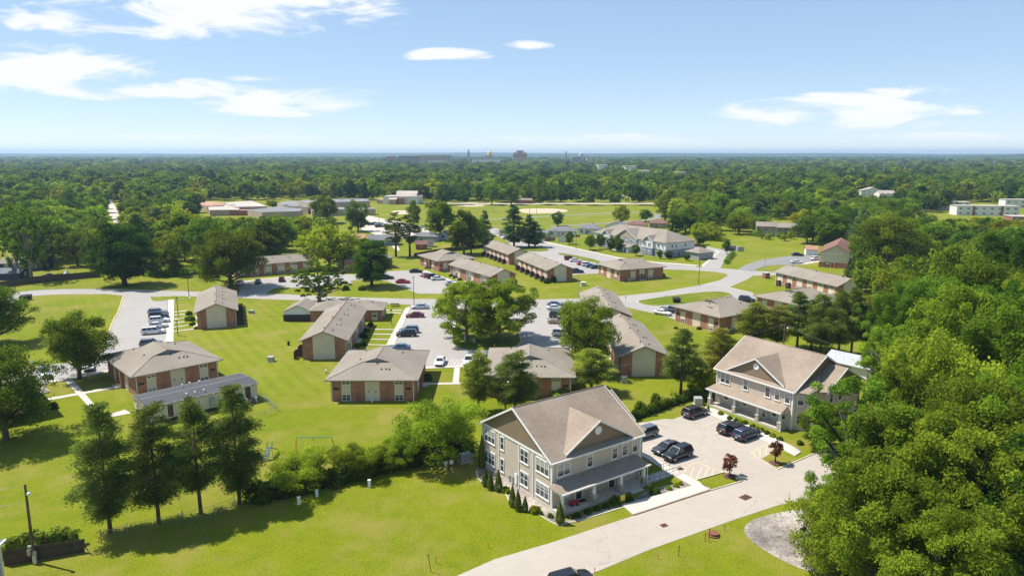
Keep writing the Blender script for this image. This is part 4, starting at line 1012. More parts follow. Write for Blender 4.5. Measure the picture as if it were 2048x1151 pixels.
HA = two_storey((4.75, 78.7), R(35.2), 'greige two storey house with a long porch beside the near lawn', True)
HB = two_storey((34.9, 116.0), R(-55.5), 'greige two storey house across the lot, half behind trees', False)
# ================================================================== other buildings
# --- blue and white apartment building
bl = empty('apartment_building', (38.2, 328.5, 0), R(-58.2), 'white and blue two storey apartment building with front gables', 'building')
BW, BD, BE = 47.0, 16.5, 6.2
b = MB(); b.box(0, BW, 0, BD, 0, 3.05); b.build('ground_storey_wall', M['siding_grey'], bl)
b = MB(); b.box(.02, BW - .02, .02, BD - .02, 3.05, BE); b.build('upper_storey_wall', M['siding_white'], bl)
hip_roof(bl, 0, BW, 0, BD, BE, 10.3, 'shingle', .5)
ff = Face((0, 0), (1, 0)); fe = Face((BW, 0), (0, 1)); fl = Face((0, BD), (0, -1))
def bay(x0, x1, top, peak, m_low, m_up, gm, d=.8):
    b = MB(); b.box(x0, x1, -d, 0.0, 0, 3.1); b.build('bay_wall', M[m_low], bl)
    b = MB(); b.box(x0 + .01, x1 - .01, -d + .01, 0.0, 3.1, top); b.build('bay_wall', M[m_up], bl)
    c = (x0 + x1) / 2
    g = MB(); g.poly([(x0, -d - .02, top), (x1, -d - .02, top), (c, -d - .02, peak - .15)]); g.build('gable', M[gm], bl)
    yb = 0.5 + (peak - BE) / (4.1 / (BD / 2 + .5)) 
    r = MB(); r.slab([(x0 - .5, -d - .4, top - .3), (c, -d - .4, peak), (c, yb, peak), (x0 - .5, 1.0, top - .3)][::-1], .12); r.slab([(x1 + .5, -d - .4, top - .3), (x1 + .5, 1.0, top - .3), (c, yb, peak), (c, -d - .4, peak)][::-1], .12)
    ro = r.build('bay_roof', M['shingle'], bl)
    t = MB()
    for xa in (x0 - .5, x1 + .5):
        t.hexa([(xa, -d - .47, top - .55), (c, -d - .47, peak - .25), (c, -d - .405, peak - .25), (xa, -d - .405, top - .55), (xa, -d - .47, top - .28), (c, -d - .47, peak + .03), (c, -d - .405, peak + .03), (xa, -d - .405, top - .28)])
    t.build_each('rake_board', M['trim'], ro)
bay(6.2, 12.2, 6.0, 8.3, 'siding_blue', 'siding_white', 'siding_grey')
bay(15.5, 29.8, 6.1, 9.9, 'siding_grey', 'siding_grey', 'siding_tan', .5)
bay(33.8, 40.0, 6.0, 8.3, 'siding_blue', 'siding_white', 'siding_grey')
fb1 = Face((0, -.82), (1, 0)); fb2 = Face((0, -.52), (1, 0))
for x in (2.5, 4.4, 13.4, 31.2, 42.0, 44.6): window(bl, ff, x, x + 1.3, 3.9, 5.4, 1, 'hung'); window(bl, ff, x, x + 1.3, .8, 2.4, 1, 'hung')
for x in (6.8, 9.6, 34.3, 37.2): window(bl, fb1, x, x + 1.7, 3.9, 5.5, 2, 'hung'); window(bl, fb1, x, x + 1.7, .7, 2.3, 2, 'hung')
for x in (16.6, 19.6, 22.6, 25.4, 27.6): window(bl, fb2, x, x + 1.6, 3.8, 5.3, 2, 'hung')
b = MB(); b.box(15.6, 27.2, -3.2, -.53, 0, 2.6); b.build('entry_wall', M['siding_white'], bl)
b = MB(); b.slab([(15.2, -3.8, 2.5), (28.5, -3.8, 2.5), (28.5, -.5, 3.4), (15.2, -.5, 3.4)], .12); b.build('porch_roof', M['shingle'], bl)
fe2 = Face((0, -3.22), (1, 0))
for x in (16.6, 19.2, 21.8): window(bl, fe2, x, x + 2.0, .6, 2.2, 2, 'small')
door(bl, fe2, 25.0, 26.4, .05, 2.2, 'siding_blue')
for y in (3.0, 5.2, 10.5): window(bl, fe, y, y + 1.0, 3.9, 5.3, 1, 'hung')
for y in (2.0, 8.0): window(bl, fl, y, y + 1.2, 3.9, 5.3, 1, 'hung')
door(bl, fe, 6.6, 8.2, .05, 2.2, 'siding_blue')
gb = empty('maintenance_garage', (72.2, 286.3, 0), R(-58.2), 'low grey block with a hip roof at the end of the blue apartments', 'garage')
b = MB(); b.box(0, 2.6, 0, 7.0, 0, 3.0); b.box(0.0, 2.6, 0, 7.0, 0, 0.1); gb_ = b
b = MB(); b.box(-2.0, 5.2, 0, 8.0, 0, 2.9); b.build('wall', M['siding_grey'], gb)
hip_roof(gb, -2.0, 5.2, 0, 8.0, 2.9, 4.7, 'shingle', .5)
window(gb, Face((5.2, 0), (0, 1)), 3, 4.2, 1, 2.2, 1, 'hung')
# --- cream hall with brick base (gable end towards the lot)
ch = empty('gabled_hall', (120.6, 262.0, 0), R(-28), 'cream gabled hall with a red brick base and red brown roof', 'building')
gable_walls(ch, -5.6, 5.6, 0, 27, 5.6, 8.6, 'y', 'siding_cream')
gable_roof(ch, -5.6, 5.6, 0, 27, 5.6, 8.6, 'y', 'shingle_red', .6)
b = MB(); b.box(-5.66, 5.66, -.06, 27.06, 0, 2.0); b.build('brick_base', M['brick2'], ch)
b = MB(); b.box(-5.7, 5.7, -.09, -.0, 5.3, 5.55); b.build('trim_band', M['trim'], ch)
f = Face((-5.66, -.06), (1, 0)); door(ch, f, 4.2, 5.4, .02, 2.0, 'red')
part_box(ch, 'wall_sign', 'white_plastic', f, 2.6, 3.5, 1.2, 1.7, 0, .04)
f = Face((5.6, 0), (0, 1))
for y in (4, 9, 14, 19): window(ch, f, y, y + 1.6, 2.4, 4.4, 2, 'hung', .08)
sh = empty('shed', (126.5, 298.0, 0), R(-12), 'small pale garden shed with a pinkish roof beside the grey lot', 'shed')
gable_walls(sh, -2.3, 2.3, -2.0, 2.0, 2.6, 3.9, 'x', 'siding_white'); gable_roof(sh, -2.3, 2.3, -2.0, 2.0, 2.6, 3.9, 'x', 'rust_roof', .3)
part_box(sh, 'door', 'white_plastic', Face((-2.3, -2.0), (1, 0)), 1.2, 3.4, 0, 2.2, 0, .05)
# --- houses
def house(px, py, w, d, h, rise, rot, wall, roof, label, hip=False, wins=3, cat='house', axis='x', group=None, name='house'):
    p = G(px, py)
    o = empty(name, (p.x, p.y, 0), R(rot), label, cat, group)
    if hip:
        b = MB(); b.box(-w / 2, w / 2, 0, d, 0, h); b.build('wall', M[wall], o); hip_roof(o, -w / 2, w / 2, 0, d, h, h + rise, roof, .5)
    else:
        gable_walls(o, -w / 2, w / 2, 0, d, h, h + rise, axis, wall); gable_roof(o, -w / 2, w / 2, 0, d, h, h + rise, axis, roof, .45)
    f = Face((-w / 2, 0), (1, 0))
    n = max(1, wins)
    for i in range(wins):
        a = w * (i + .5) / n - .7
        for z in ([.9] if h < 4 else [.9, 3.6]): window(o, f, a, a + 1.4, z, z + 1.3, 2, 'small')
    f = Face((w / 2, 0), (0, 1)); window(o, f, d * .4, d * .4 + 1.2, .9, 2.2, 1, 'small')
    if wins and w > 6: door(o, Face((-w / 2, 0), (1, 0)), w * .5 - .1 if wins % 2 == 0 else w * .36, (w * .5 - .1 if wins % 2 == 0 else w * .36) + .9, .05, 2.1, 'door_brown')
    if cat == 'house':
        b = MB(); b.box(w * .12, w * .12 + .5, d * .55, d * .55 + .5, h, h + rise + .7); b.build('chimney', M['brick2'], o)
    return o
house(1124, 473, 13.5, 9, 2.9, 1.9, -8, 'siding_white', 'shingle_grey', 'white house with a grey roof and row of windows by the far field', True, 4)
house(1178, 468, 12, 8, 2.9, 1.9, -12, 'siding_white', 'shingle_grey', 'second white house with a grey roof beside the far field', True, 3)
house(1230, 462, 11, 9, 2.8, 2.4, -20, 'siding_white', 'shingle_grey', 'white house whose gable shows behind the blue apartments', False, 2, axis='y')
house(1272, 459, 12, 8, 2.8, 1.8, -15, 'siding_white', 'shingle_red', 'house with a red brown roof behind the blue apartments', True, 3)
house(1318, 456, 11, 8, 2.8, 1.8, -15, 'siding_tan', 'shingle_red', 'house with a rust coloured roof near the track bend', True, 3)
house(1078, 478, 8, 8, 3.2, .9, -18, 'siding_tan', 'shingle_grey', 'low pale green house beside the brown board fence', False, 1)
house(1126, 484, 5.5, 6, 2.4, 1.4, -18, 'siding_white', 'shingle_grey', 'small white garage below the white houses', False, 0, 'garage', 'y')
house(765, 491, 13, 8, 2.8, 1.9, 3, 'siding_blue', 'shingle_grey', 'pale blue house with a slate roof by the thin pines', False, 4)
bpy.context.view_layer.update()
house(848, 483, 13, 8, 2.6, 1.7, -12, 'siding_grey', 'shingle_grey', 'house with a low grey roof beyond the thin pines', True, 3)
house(843, 499, 5.0, 4.5, 2.6, 1.2, 8, 'brick2', 'shingle_red', 'small dark red shed beyond the brick houses', False, 1, 'shed', 'x')
house(857, 494, 4.5, 4, 2.4, .9, 8, 'siding_white', 'roof_membrane', 'small white shed beside the dark red shed', False, 0, 'shed')
house(713, 489, 8, 8, 2.9, 1.6, 15, 'siding_white', 'rust_roof', 'little white house with a brown roof beyond the yellow green tree', False, 2)
house(887, 479, 4.5, 6, 2.6, 1.7, -10, 'siding_white', 'shingle_grey', 'narrow white gabled outbuilding by the school lot', False, 1, 'shed', 'y')
house(42, 541, 15, 7.5, 2.9, 1.5, 4, 'canvas_blue', 'shingle', 'dark blue house with white framed windows behind the left fence', False, 3)
house(12, 560, 9, 7, 2.5, 1.2, 6, 'canvas_blue', 'shingle_grey', 'dark blue garage with a pale roof at the left edge', False, 0, 'garage')
# --- tan row house among the trees
rh = empty('row_house', tuple(G(1512, 472)[:2]) + (0,), R(-14), 'tan two storey row house with stepped brown roofs among trees', 'building')
for i in range(3):
    x0 = i * 9.5
    b = MB(); b.box(x0, x0 + 9.5 - (.004 * i), -.3 * i, 9, 0, 5.2 - .35 * i); b.build('wall', M['tan_wall'], rh)
    r = MB(); r.slab([(x0 - .3, -.9 - .3 * i, 5.2 - .35 * i), (x0 + 9.6, -.9 - .3 * i, 5.2 - .35 * i), (x0 + 9.6, 4.5, 7.2 - .35 * i), (x0 - .3, 4.5, 7.2 - .35 * i)], .15); r.slab([(x0 + 9.6, 9.7, 5.2 - .35 * i), (x0 - .3, 9.7, 5.2 - .35 * i), (x0 - .3, 4.5, 7.2 - .35 * i), (x0 + 9.6, 4.5, 7.2 - .35 * i)], .15)
    r.build('roof', M['shingle'], rh)
    f = Face((x0, -.3 * i), (1, 0))
    for a in (1.2, 4.0, 6.8): window(rh, f, a, a + 1.3, 3.1, 4.4, 2, 'small'); window(rh, f, a, a + 1.3, .8, 2.1, 2, 'small')
    part_box(rh, 'party_wall', 'white_wall', f, -.25, .25, 0, 5.0 - .35 * i, 0, .7)
# --- white flat roofed apartments on the right
def slab_block(name, px, py, w, d, h, rot, wall, roof, label, floors=2, n=7, band=None, cat='building', group=None):
    p = G(px, py); o = empty(name, (p.x, p.y, 0), R(rot), label, cat, group)
    b = MB(); b.box(-w / 2, w / 2, 0, d, 0, h); b.build('wall', M[wall], o)
    b = MB(); b.box(-w / 2 - .3, w / 2 + .3, -.3, d + .3, h, h + .35); b.build('roof', M[roof], o)
    f = Face((-w / 2, 0), (1, 0))
    for q in range(floors):
        for i in range(n):
            a = w * (i + .5) / n - .9; z = .9 + q * (h / floors)
            window(o, f, a, a + 1.8, z, z + 1.4, 2, 'small')
    if band:
        for a in (w * .25, w * .7): part_box(o, 'brick_panel', band, f, a, a + w * .045, 0, h, 0, .08)
    return o
slab_block('apartment_block', 1975, 431, 40, 11, 6.3, -8, 'white_wall', 'flat_roof', 'white flat roofed apartment block on the right with red panels', 2, 8, 'brick2')
slab_block('apartment_block', 1890, 419, 36, 11, 5.5, -6, 'white_wall', 'flat_roof', 'white flat roofed apartment block half behind the tall right tree', 2, 7, 'brick2')
slab_block('apartment_block', 2052, 416, 30, 11, 6.2, -10, 'white_wall', 'flat_roof', 'white flat roofed block at the right edge above the others', 2, 6)
slab_block('apartment_block', 2062, 455, 20, 11, 6.0, -10, 'brick2', 'flat_roof', 'red brick flat roofed block cut by the right edge', 2, 4)
house(1745, 392, 22, 10, 5.5, 3.2, -10, 'white_wall', 'flat_roof', 'large white house group seen between the right hand trees', False, 4, axis='y')
house(1775, 396, 16, 10, 4.5, 2.6, 5, 'white_wall', 'flat_roof', 'pale roofed house beside the large white house group', False, 3)
# --- school
sch = empty('school_building', tuple(G(600, 428)[:2]) + (0,), 0.0, 'sprawling low school with tan walls and flat roofs beyond the woods', 'school')
bpy.context.view_layer.update()
so = Vector(sch.location)
def block(root, uv, h, wall, roof, parapet=True, name='wing'):
    o = Vector(root.location)
    pts = [G(380 + x / 4.876, 380 + y / 4.876, h) - Vector((o.x, o.y, 0)) for x, y in uv]
    if sum((pts[i].x * pts[(i + 1) % len(pts)].y - pts[(i + 1) % len(pts)].x * pts[i].y) for i in range(len(pts))) < 0: pts = pts[::-1]
    b = MB(); b.prism([(p.x, p.y) for p in pts], 0, h - .05); w = b.build(name, M[wall], root)
    b = MB(); b.prism([(p.x, p.y) for p in pts], h - .05, h + .12); b.build('roof', M[roof], w)
    return w
block(sch, [(40, 128), (120, 108), (330, 120), (330, 150), (170, 156)], 4.5, 'tan_wall', 'rust_roof')
block(sch, [(330, 125), (600, 104), (750, 158), (440, 166)], 4.6, 'tan_wall', 'flat_roof')
block(sch, [(170, 156), (330, 140), (480, 168), (480, 192), (190, 196)], 3.9, 'tan_wall', 'flat_roof')
block(sch, [(560, 196), (870, 160), (1100, 186), (1070, 206), (700, 218)], 4.0, 'tan_wall', 'flat_roof_dark')
block(sch, [(850, 124), (1000, 104), (1170, 140), (1150, 168), (900, 152)], 4.8, 'tan_wall', 'flat_roof_dark')
block(sch, [(1046, 108), (1190, 94), (1700, 84), (1752, 100), (1755, 108), (1165, 128)], 7.5, 'tan_wall', 'flat_roof_dark', name='gymnasium')
block(sch, [(1180, 178), (1460, 168), (1800, 174), (1808, 184), (1460, 190), (1190, 200)], 4.2, 'tan_wall', 'flat_roof_dark')
b = MB(); g0 = G(470, 431) - so; b.box(g0.x - 14, g0.x + 14, g0.y, g0.y + 8, 0, 3.6); b.build('wing', M['brick2'], sch)
for (x, y, h) in ((420, 150, 5.2), (940, 150, 5.5), (1070, 160, 5.4), (1480, 92, 8.4), (1580, 100, 8.2)):
    p = G(380 + x / 4.876, 380 + y / 4.876, h - .8) - so
    b = MB(); b.box(p.x - 1.2, p.x + 1.2, p.y - 1, p.y + 1, h - 1.4, h); b.build('roof_unit', M['metal'], sch)
# --- white sports hall
sp = empty('sports_hall', tuple(G(804, 408)[:2]) + (0,), R(-4), 'white hall with a pale gabled roof beside the ball field', 'building')
b = MB(); b.box(-16, 14, 0, 20, 0, 6); b.build('wall', M['white_wall'], sp); b = MB(); b.box(-16.4, 14.4, -.4, 20.4, 6, 6.4); b.build('flat_roof', M['flat_roof'], sp)
gable_walls(sp, -6, 11, 5, 19, 6.0, 10.5, 'x', 'tan_wall', 'upper_wall'); gable_roof(sp, -6, 11, 5, 19, 6.5, 10.6, 'x', 'flat_roof', .6)
b = MB(); b.box(-10, -4, -5, 0, 0, 4.2); b.build('entrance', M['tan_wall'], sp); b = MB(); b.slab([(-10.5, -5.5, 4.2), (-3.5, -5.5, 4.2), (-3.5, 0, 5.6), (-10.5, 0, 5.6)], .2); b.build('entrance_roof', M['flat_roof'], sp)
b = MB(); b.box(-3, 2, -3, 0, 0, 5); b.build('brick_bay', M['brick'], sp)
b = MB(); b.box(-22, -16.2, 2, 14, 0, 3.6); b.build('annex', M['tan_wall'], sp)
dg = G(1047, 407); o = empty('dugout_building', (dg.x, dg.y, 0), R(-2), 'low brown brick concession building on the far field', 'building')
gable_walls(o, -7, 7, 0, 6, 3.2, 4.4, 'x', 'brick2'); gable_roof(o, -7, 7, 0, 6, 3.2, 4.4, 'x', 'shingle', .5)
# gazebo roof among the left trees
gz = G(396, 396); o = empty('gazebo', (gz.x, gz.y, 0), 0, 'small pavilion with a pale roof among the far left trees', 'pavilion')
b = MB(); b.lathe([(6.5, 6.0), (2.2, 8.6), (2.2, 9.2), (.1, 10.6)], 8); b.build('roof', M['flat_roof'], o)
for i in range(6):
    b = MB(); t = i * math.pi / 3; b.tube([(5 * math.cos(t), 5 * math.sin(t), 0), (5 * math.cos(t), 5 * math.sin(t), 6.4)], .25, 6); b.build('post', M['wood'], o)
# --- suburban roofs between the far trees
RT = [('siding_white', 'shingle_grey'), ('siding_tan', 'shingle'), ('white_wall', 'flat_roof'), ('siding_white', 'shingle_red'), ('tan_wall', 'flat_roof')]
rs = random.Random(5)
for (px, py) in [(1135, 391), (1118, 398), (950, 372), (962, 380), (850, 372), (875, 366), (1010, 362), (1205, 392), (1232, 399), (1180, 396), (1540, 388), (1500, 372), (1480, 402), (1620, 404), (1660, 398), (620, 372), (560, 380), (100, 398), (150, 410), (70, 380), (330, 388), (430, 372), (1830, 392), (1700, 372), (1590, 376), (1390, 372), (1420, 390), (1300, 366), (740, 380), (690, 372), (500, 366), (250, 372)]:
    wl_, rf = rs.choice(RT)
    house(px, py, rs.uniform(12, 18), 9, rs.choice([3.0, 5.4]), 2.6, rs.uniform(-30, 30), wl_, rf, 'small suburban house showing its roof between far trees', False, 2, group='suburban houses between far trees')
# --- campus skyline
def far_block(px, top, w_px, Y, wall, label, name='campus_building', base=None, roof=None, d=40):
    t = Y / (_c - (305 - 575.5) / FOC * _s)
    x = (px - 1024) / FOC * (Y * _c + 30 * _s); w = w_px / FOC * Y
    o = empty(name, (x, Y, 0), 0, label, 'building')
    h = height_at(Vector((x, Y, 0)), top)
    b = MB(); b.box(-w / 2, w / 2, 0, d, 0, h); b.build('wall', M[wall], o)
    b = MB(); b.box(-w / 2 - .8, w / 2 + .8, -.8, d + .8, h, h + 1.6); b.build('roof', M[roof or 'flat_roof'], o)
    return o, x, w, h
o, x, w, h = far_block(1040, 306, 25, 2600, 'tan_wall', 'brown square library tower on the skyline', 'library_tower')
b = MB(); b.box(-w / 2 - 2, w / 2 + 2, -2, 42, h - 14, h - 3); b.build('upper_storeys', M['brick'], o)
b = MB(); b.box(-w * .28, w * .28, 5, 30, h + 1.6, h + 9); b.build('penthouse', M['brick'], o)
for i in range(5):
    b = MB(); b.box(-w / 2 + 4 + i * w / 5.5, -w / 2 + 7 + i * w / 5.5, -2.6, -.0, 0, h - 14); b.build('pier', M['tan_wall'], o)
far_block(820, 312, 44, 2500, 'flat_roof_dark', 'blue grey press box side of the far stadium', 'stadium_stand', d=60)
o, x, w, h = far_block(871, 311, 58, 2450, 'tan_wall', 'tan outer wall of the far stadium', 'stadium_stand', d=60)
for i in range(9):
    b = MB(); xx = -w / 2 + (i + .5) * w / 9; b.box(xx - 2.5, xx + 2.5, -.8, 0, h * .35, h * .85); b.build('arch_opening', M['flat_roof_dark'], o)
far_block(780, 313, 15, 2550, 'brick', 'small brick hall left of the far stadium')
far_block(872, 323, 34, 2300, 'white_wall', 'low building with a pale roof before the far stadium')
far_block(972, 320, 55, 2500, 'white_wall', 'long pale low buildings below the far spire')
far_block(1152, 314, 16, 2700, 'flat_roof_dark', 'grey power plant block on the skyline')
far_block(1180, 317, 12, 2700, 'tan_wall', 'pale plant annex on the skyline')
far_block(1206, 331, 18, 1500, 'white_wall', 'pale roofed block beyond the avenue trees')
far_block(1262, 334, 22, 1450, 'white_wall', 'white commercial building in the far trees')
far_block(1285, 343, 36, 1250, 'white_wall', 'wide low white store in the far trees')
far_block(1356, 346, 32, 1150, 'tan_wall', 'pinkish low building in the trees right of the skyline', d=20)
far_block(1215, 345, 20, 1200, 'rust_roof', 'rust red low store in the far trees', d=20)
def at_sky(px, Y): return (px - 1024) / FOC * (Y * _c + 30 * _s)
o = empty('church_spire', (at_sky(937, 2700), 2700, 0), 0, 'thin dark church spire on the skyline', 'spire')
b = MB(); b.box(-5, 5, -5, 5, 0, 34); b.build('tower', M['tan_wall'], o); b = MB(); b.lathe([(6, 34), (2.2, 52), (.3, 60)], 8); b.build('steeple', M['flat_roof_dark'], o)
o = empty('domed_hall', (at_sky(979, 2750), 2750, 0), 0, 'domed hall on the skyline right of the spire', 'building')
b = MB(); b.box(-16, 16, -10, 10, 0, 34); b.build('wall', M['tan_wall'], o); b = MB(); b.lathe([(8, 34), (8, 40), (7.5, 45), (5, 49), (1.5, 51.5), (.4, 56)], 14); b.build('dome', M['yellow'], o)
o = empty('chimney_stack', (at_sky(1132, 2700), 2700, 0), 0, 'slim chimney stack of the far power plant', 'chimney')
b = MB(); b.lathe([(3, 0), (2.2, 50)], 10); b.build('stack', M['flat_roof_dark'], o)
o = empty('water_tank', (at_sky(1162, 2720), 2720, 0), 0, 'pale tank beside the far chimney stack', 'tank')
b = MB(); b.lathe([(9, 0), (9, 38), (8, 42), (3, 45)], 14); b.build('tank_shell', M['tank'], o)
# ================================================================== vegetation
def leaf_mat(name, a, b_, trans=0.45, var=0.6, sat=1.0):
    m = bpy.data.materials.new(name); m.use_nodes = True
    nt = m.node_tree; nt.nodes.clear()
    at = nd(nt, 'ShaderNodeAttribute', attribute_name='tint')
    oi = nd(nt, 'ShaderNodeObjectInfo')
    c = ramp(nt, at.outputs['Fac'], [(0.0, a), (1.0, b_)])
    hv = nd(nt, 'ShaderNodeHueSaturation')
    nt.links.new(mth(nt, 'ADD', mth(nt, 'MULTIPLY', oi.outputs['Random'], var), 1 - var * .5), hv.inputs['Value'])
    rn = mth(nt, 'FRACT', mth(nt, 'MULTIPLY', oi.outputs['Random'], 7.31))
    nt.links.new(mth(nt, 'ADD', mth(nt, 'MULTIPLY', rn, .035), .483), hv.inputs['Hue'])
    hv.inputs['Saturation'].default_value = sat
    nt.links.new(c, hv.inputs['Color'])
    d = nd(nt, 'ShaderNodeBsdfDiffuse'); t = nd(nt, 'ShaderNodeBsdfTranslucent'); mx_ = nd(nt, 'ShaderNodeMixShader')
    nt.links.new(hv.outputs[0], d.inputs[0])
    h2 = nd(nt, 'ShaderNodeHueSaturation'); h2.inputs['Hue'].default_value = 0.485; h2.inputs['Value'].default_value = 1.5; nt.links.new(hv.outputs[0], h2.inputs['Color']); nt.links.new(h2.outputs[0], t.inputs[0])
    mx_.inputs[0].default_value = trans
    nt.links.new(d.outputs[0], mx_.inputs[1]); nt.links.new(t.outputs[0], mx_.inputs[2])
    g = nd(nt, 'ShaderNodeBsdfGlossy'); g.inputs['Roughness'].default_value = .45; g.inputs[0].default_value = (.8, .85, .8, 1)
    m2 = nd(nt, 'ShaderNodeMixShader'); m2.inputs[0].default_value = .0; nt.links.new(mx_.outputs[0], m2.inputs[1]); nt.links.new(g.outputs[0], m2.inputs[2])
    o = nd(nt, 'ShaderNodeOutputMaterial'); nt.links.new(m2.outputs[0], o.inputs[0])
    return m
LM = {'mid': leaf_mat('leaf_green', (0.048, 0.088, 0.008), (0.190, 0.287, 0.023)), 'light': leaf_mat('leaf_light_green', (0.079, 0.131, 0.009), (0.293, 0.403, 0.032)),
      'dark': leaf_mat('leaf_dark_green', (0.033, 0.068, 0.009), (0.095, 0.166, 0.021)), 'yellow': leaf_mat('leaf_yellow_green', (0.099, 0.126, 0.006), (0.334, 0.381, 0.021)),
      'locust': leaf_mat('locust_leaf', (0.057, 0.120, 0.009), (0.244, 0.393, 0.033), .38), 'needle': leaf_mat('pine_needle', (0.058, 0.091, 0.019), (0.278, 0.361, 0.068), .28, .3),
      'olive': leaf_mat('olive_needle', (0.101, 0.131, 0.019), (0.399, 0.429, 0.062), .3, .3), 'spruce': leaf_mat('spruce_needle', (0.048, 0.090, 0.031), (0.203, 0.299, 0.100), .1, .3),
      'purple': leaf_mat('purple_leaf', (0.060, 0.018, 0.009), (0.268, 0.096, 0.045), .2, .2), 'hedge': leaf_mat('hedge_leaf', (0.022, 0.042, 0.005), (0.093, 0.156, 0.015), .2, .2),
      'vine': leaf_mat('vine_leaf', (0.112, 0.172, 0.019), (0.401, 0.523, 0.070), .3, .2), 'arbor': leaf_mat('arborvitae_leaf', (0.040, 0.069, 0.009), (0.187, 0.246, 0.032), .28, .3)}
M['bark'] = plain('grey_brown_bark', (.115, .088, .066), .95, var=.35, scale=4)
M['bark_pale'] = plain('pale_bark', (.24, .20, .16), .95, var=.3, scale=4)
M['bark_dark'] = plain('dark_bark', (.055, .042, .034), .95, var=.35, scale=4)

def leaf_mesh(name, ctr, nrm, size, tint, m, aspect=.55, seed=0, extra=None):
    r = np.random.default_rng(seed)
    n = len(ctr)
    t = r.normal(size=(n, 3)); t -= (t * nrm).sum(1, keepdims=True) * nrm; t /= np.linalg.norm(t, axis=1, keepdims=True) + 1e-9
    if extra is not None:       # preferred leaf direction (needles)
        t = extra + t * .45; t /= np.linalg.norm(t, axis=1, keepdims=True) + 1e-9
    bt = np.cross(nrm, t); bt /= np.linalg.norm(bt, axis=1, keepdims=True) + 1e-9
    s = size[:, None]
    v = np.stack([ctr + t * s, ctr + bt * s * aspect, ctr - t * s, ctr - bt * s * aspect], 1).reshape(-1, 3)
    me = bpy.data.meshes.new(name)
    me.vertices.add(4 * n); me.vertices.foreach_set('co', v.astype(np.float32).ravel())
    me.loops.add(4 * n); me.loops.foreach_set('vertex_index', np.arange(4 * n, dtype=np.int32))
    me.polygons.add(n); me.polygons.foreach_set('loop_start', np.arange(0, 4 * n, 4, dtype=np.int32))
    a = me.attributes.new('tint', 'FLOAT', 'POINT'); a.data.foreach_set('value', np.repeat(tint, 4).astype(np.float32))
    me.materials.append(m)
    me.update(calc_edges=True)
    return me
def unit(v): return v / (np.linalg.norm(v, axis=1, keepdims=True) + 1e-9)
def clump_leaves(C, Rc, n, size, seed, flat=.92, up=.40, jitter=.7, spread=.5):
    """n leaves over clumps with centres C and radii Rc"""
    r = np.random.default_rng(seed)
    p = Rc ** 2; idx = r.choice(len(C), n, p=p / p.sum())
    d = unit(r.normal(size=(n, 3)))
    d[:, 2] = np.where(d[:, 2] < -.6, -d[:, 2] * .6, d[:, 2])
    rad = Rc[idx] * (1 - spread * r.random(n) ** 1.5) * (1 + .22 * r.normal(size=n) ** 2 * .4)
    off = d * rad[:, None]; off[:, 2] *= flat
    ctr = C[idx] + off
    nrm = unit(d * .8 + np.array([0, 0, up]) + r.normal(size=(n, 3)) * jitter)
    ctint = r.random(len(C)) ** 1.2 * .62  # random clump tone, spread wide to paint highlights and shadows into the leaves
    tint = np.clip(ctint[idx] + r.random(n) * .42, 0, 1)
    sz = size * (.6 + .8 * r.random(n))
    return ctr, nrm, sz, tint
def broad_tree(name, seed, leafm, n_leaf, leaf, n_cl=60, base=.22, shape='round', crown_r=.36, cl=(.17, .28), bark='bark', open_=0.0, twin=False):
    """unit-height broadleaf tree; returns (trunk mesh, crown mesh)"""
    r = np.random.default_rng(seed)
    ph = r.random(6) * 6.28
    C, Rc = [], []
    zc = (base + 1) / 2; hz = (1 - base) / 2
    while len(C) < n_cl:
        d = r.normal(size=3); d /= (np.hypot(d[0], d[1]) ** 2.7 + abs(d[2]) ** 2.7) ** (1 / 2.7)
        az = math.atan2(d[1], d[0])
        lob = 1 + .16 * math.sin(2 * az + ph[0]) + .12 * math.sin(3 * az + ph[1] + 2 * d[2]) + .10 * math.sin(5 * az + ph[2] + 3 * d[2])
        rad = (.30 + .70 * r.random() ** .55)
        x, y, z = d[0] * crown_r * lob * rad, d[1] * crown_r * lob * rad, d[2] * hz * rad * (1 + .08 * math.sin(4 * az + ph[3]))
        if shape == 'ovoid': k = 1 - .35 * max(0, z / hz); x *= k; y *= k
        if shape == 'vase': k = .72 + .38 * (z / hz + 1) / 2 * 1.2; x *= k; y *= k
        if shape == 'spread': z = z * .9 + .02
        if z < -hz * .62 and math.hypot(x, y) < crown_r * .25: continue
        cr = crown_r * r.uniform(*cl) * (1.0 - .25 * open_)
        C.append((x, y, zc + z * (1 - cr * .8))); Rc.append(cr)
    C, Rc = np.array(C), np.array(Rc)
    C[:, 2] = np.minimum(C[:, 2], 1 - Rc * .6)
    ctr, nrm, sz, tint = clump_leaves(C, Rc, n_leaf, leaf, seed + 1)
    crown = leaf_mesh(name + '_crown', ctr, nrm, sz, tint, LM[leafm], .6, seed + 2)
    b = MB()
    tr = .030 if not twin else .022
    stems = [(0, 0)] if not twin else [(-.03, 0), (.03, .01)]
    order = np.argsort(-np.linalg.norm(C[:, :2], axis=1))
    for (sx_, sy_) in stems:
        fork = base + .12
        b.tube([(sx_, sy_, -.01), (sx_ * 1.1, sy_ + .004, base * .5), (sx_ * 1.6 + .006, sy_, fork), (sx_ * 2.4, sy_ + .01, .62), (sx_ * 2, sy_, .82)], [tr * 1.25, tr, tr * .8, tr * .42, tr * .14], 7)
        for j, i in enumerate(order[:14:1] if not twin else order[(0 if sx_ < 0 else 1):16:2]):
            e = C[i]; z0 = base * .8 + (e[2] - base) * .32
            z0 = max(base * .75, min(z0, .6))
            st_ = Vector((sx_ * 1.5, sy_, z0)); en = Vector(e) * 1.0
            mid = st_.lerp(en, .5) + Vector((0, 0, -.02 + .03 * r.random()))
            b.tube([st_, mid, en], [tr * .5, tr * .3, tr * .08], 5, cap=False)
    return b.mesh(name + '_trunk', [M[bark]], True), crown
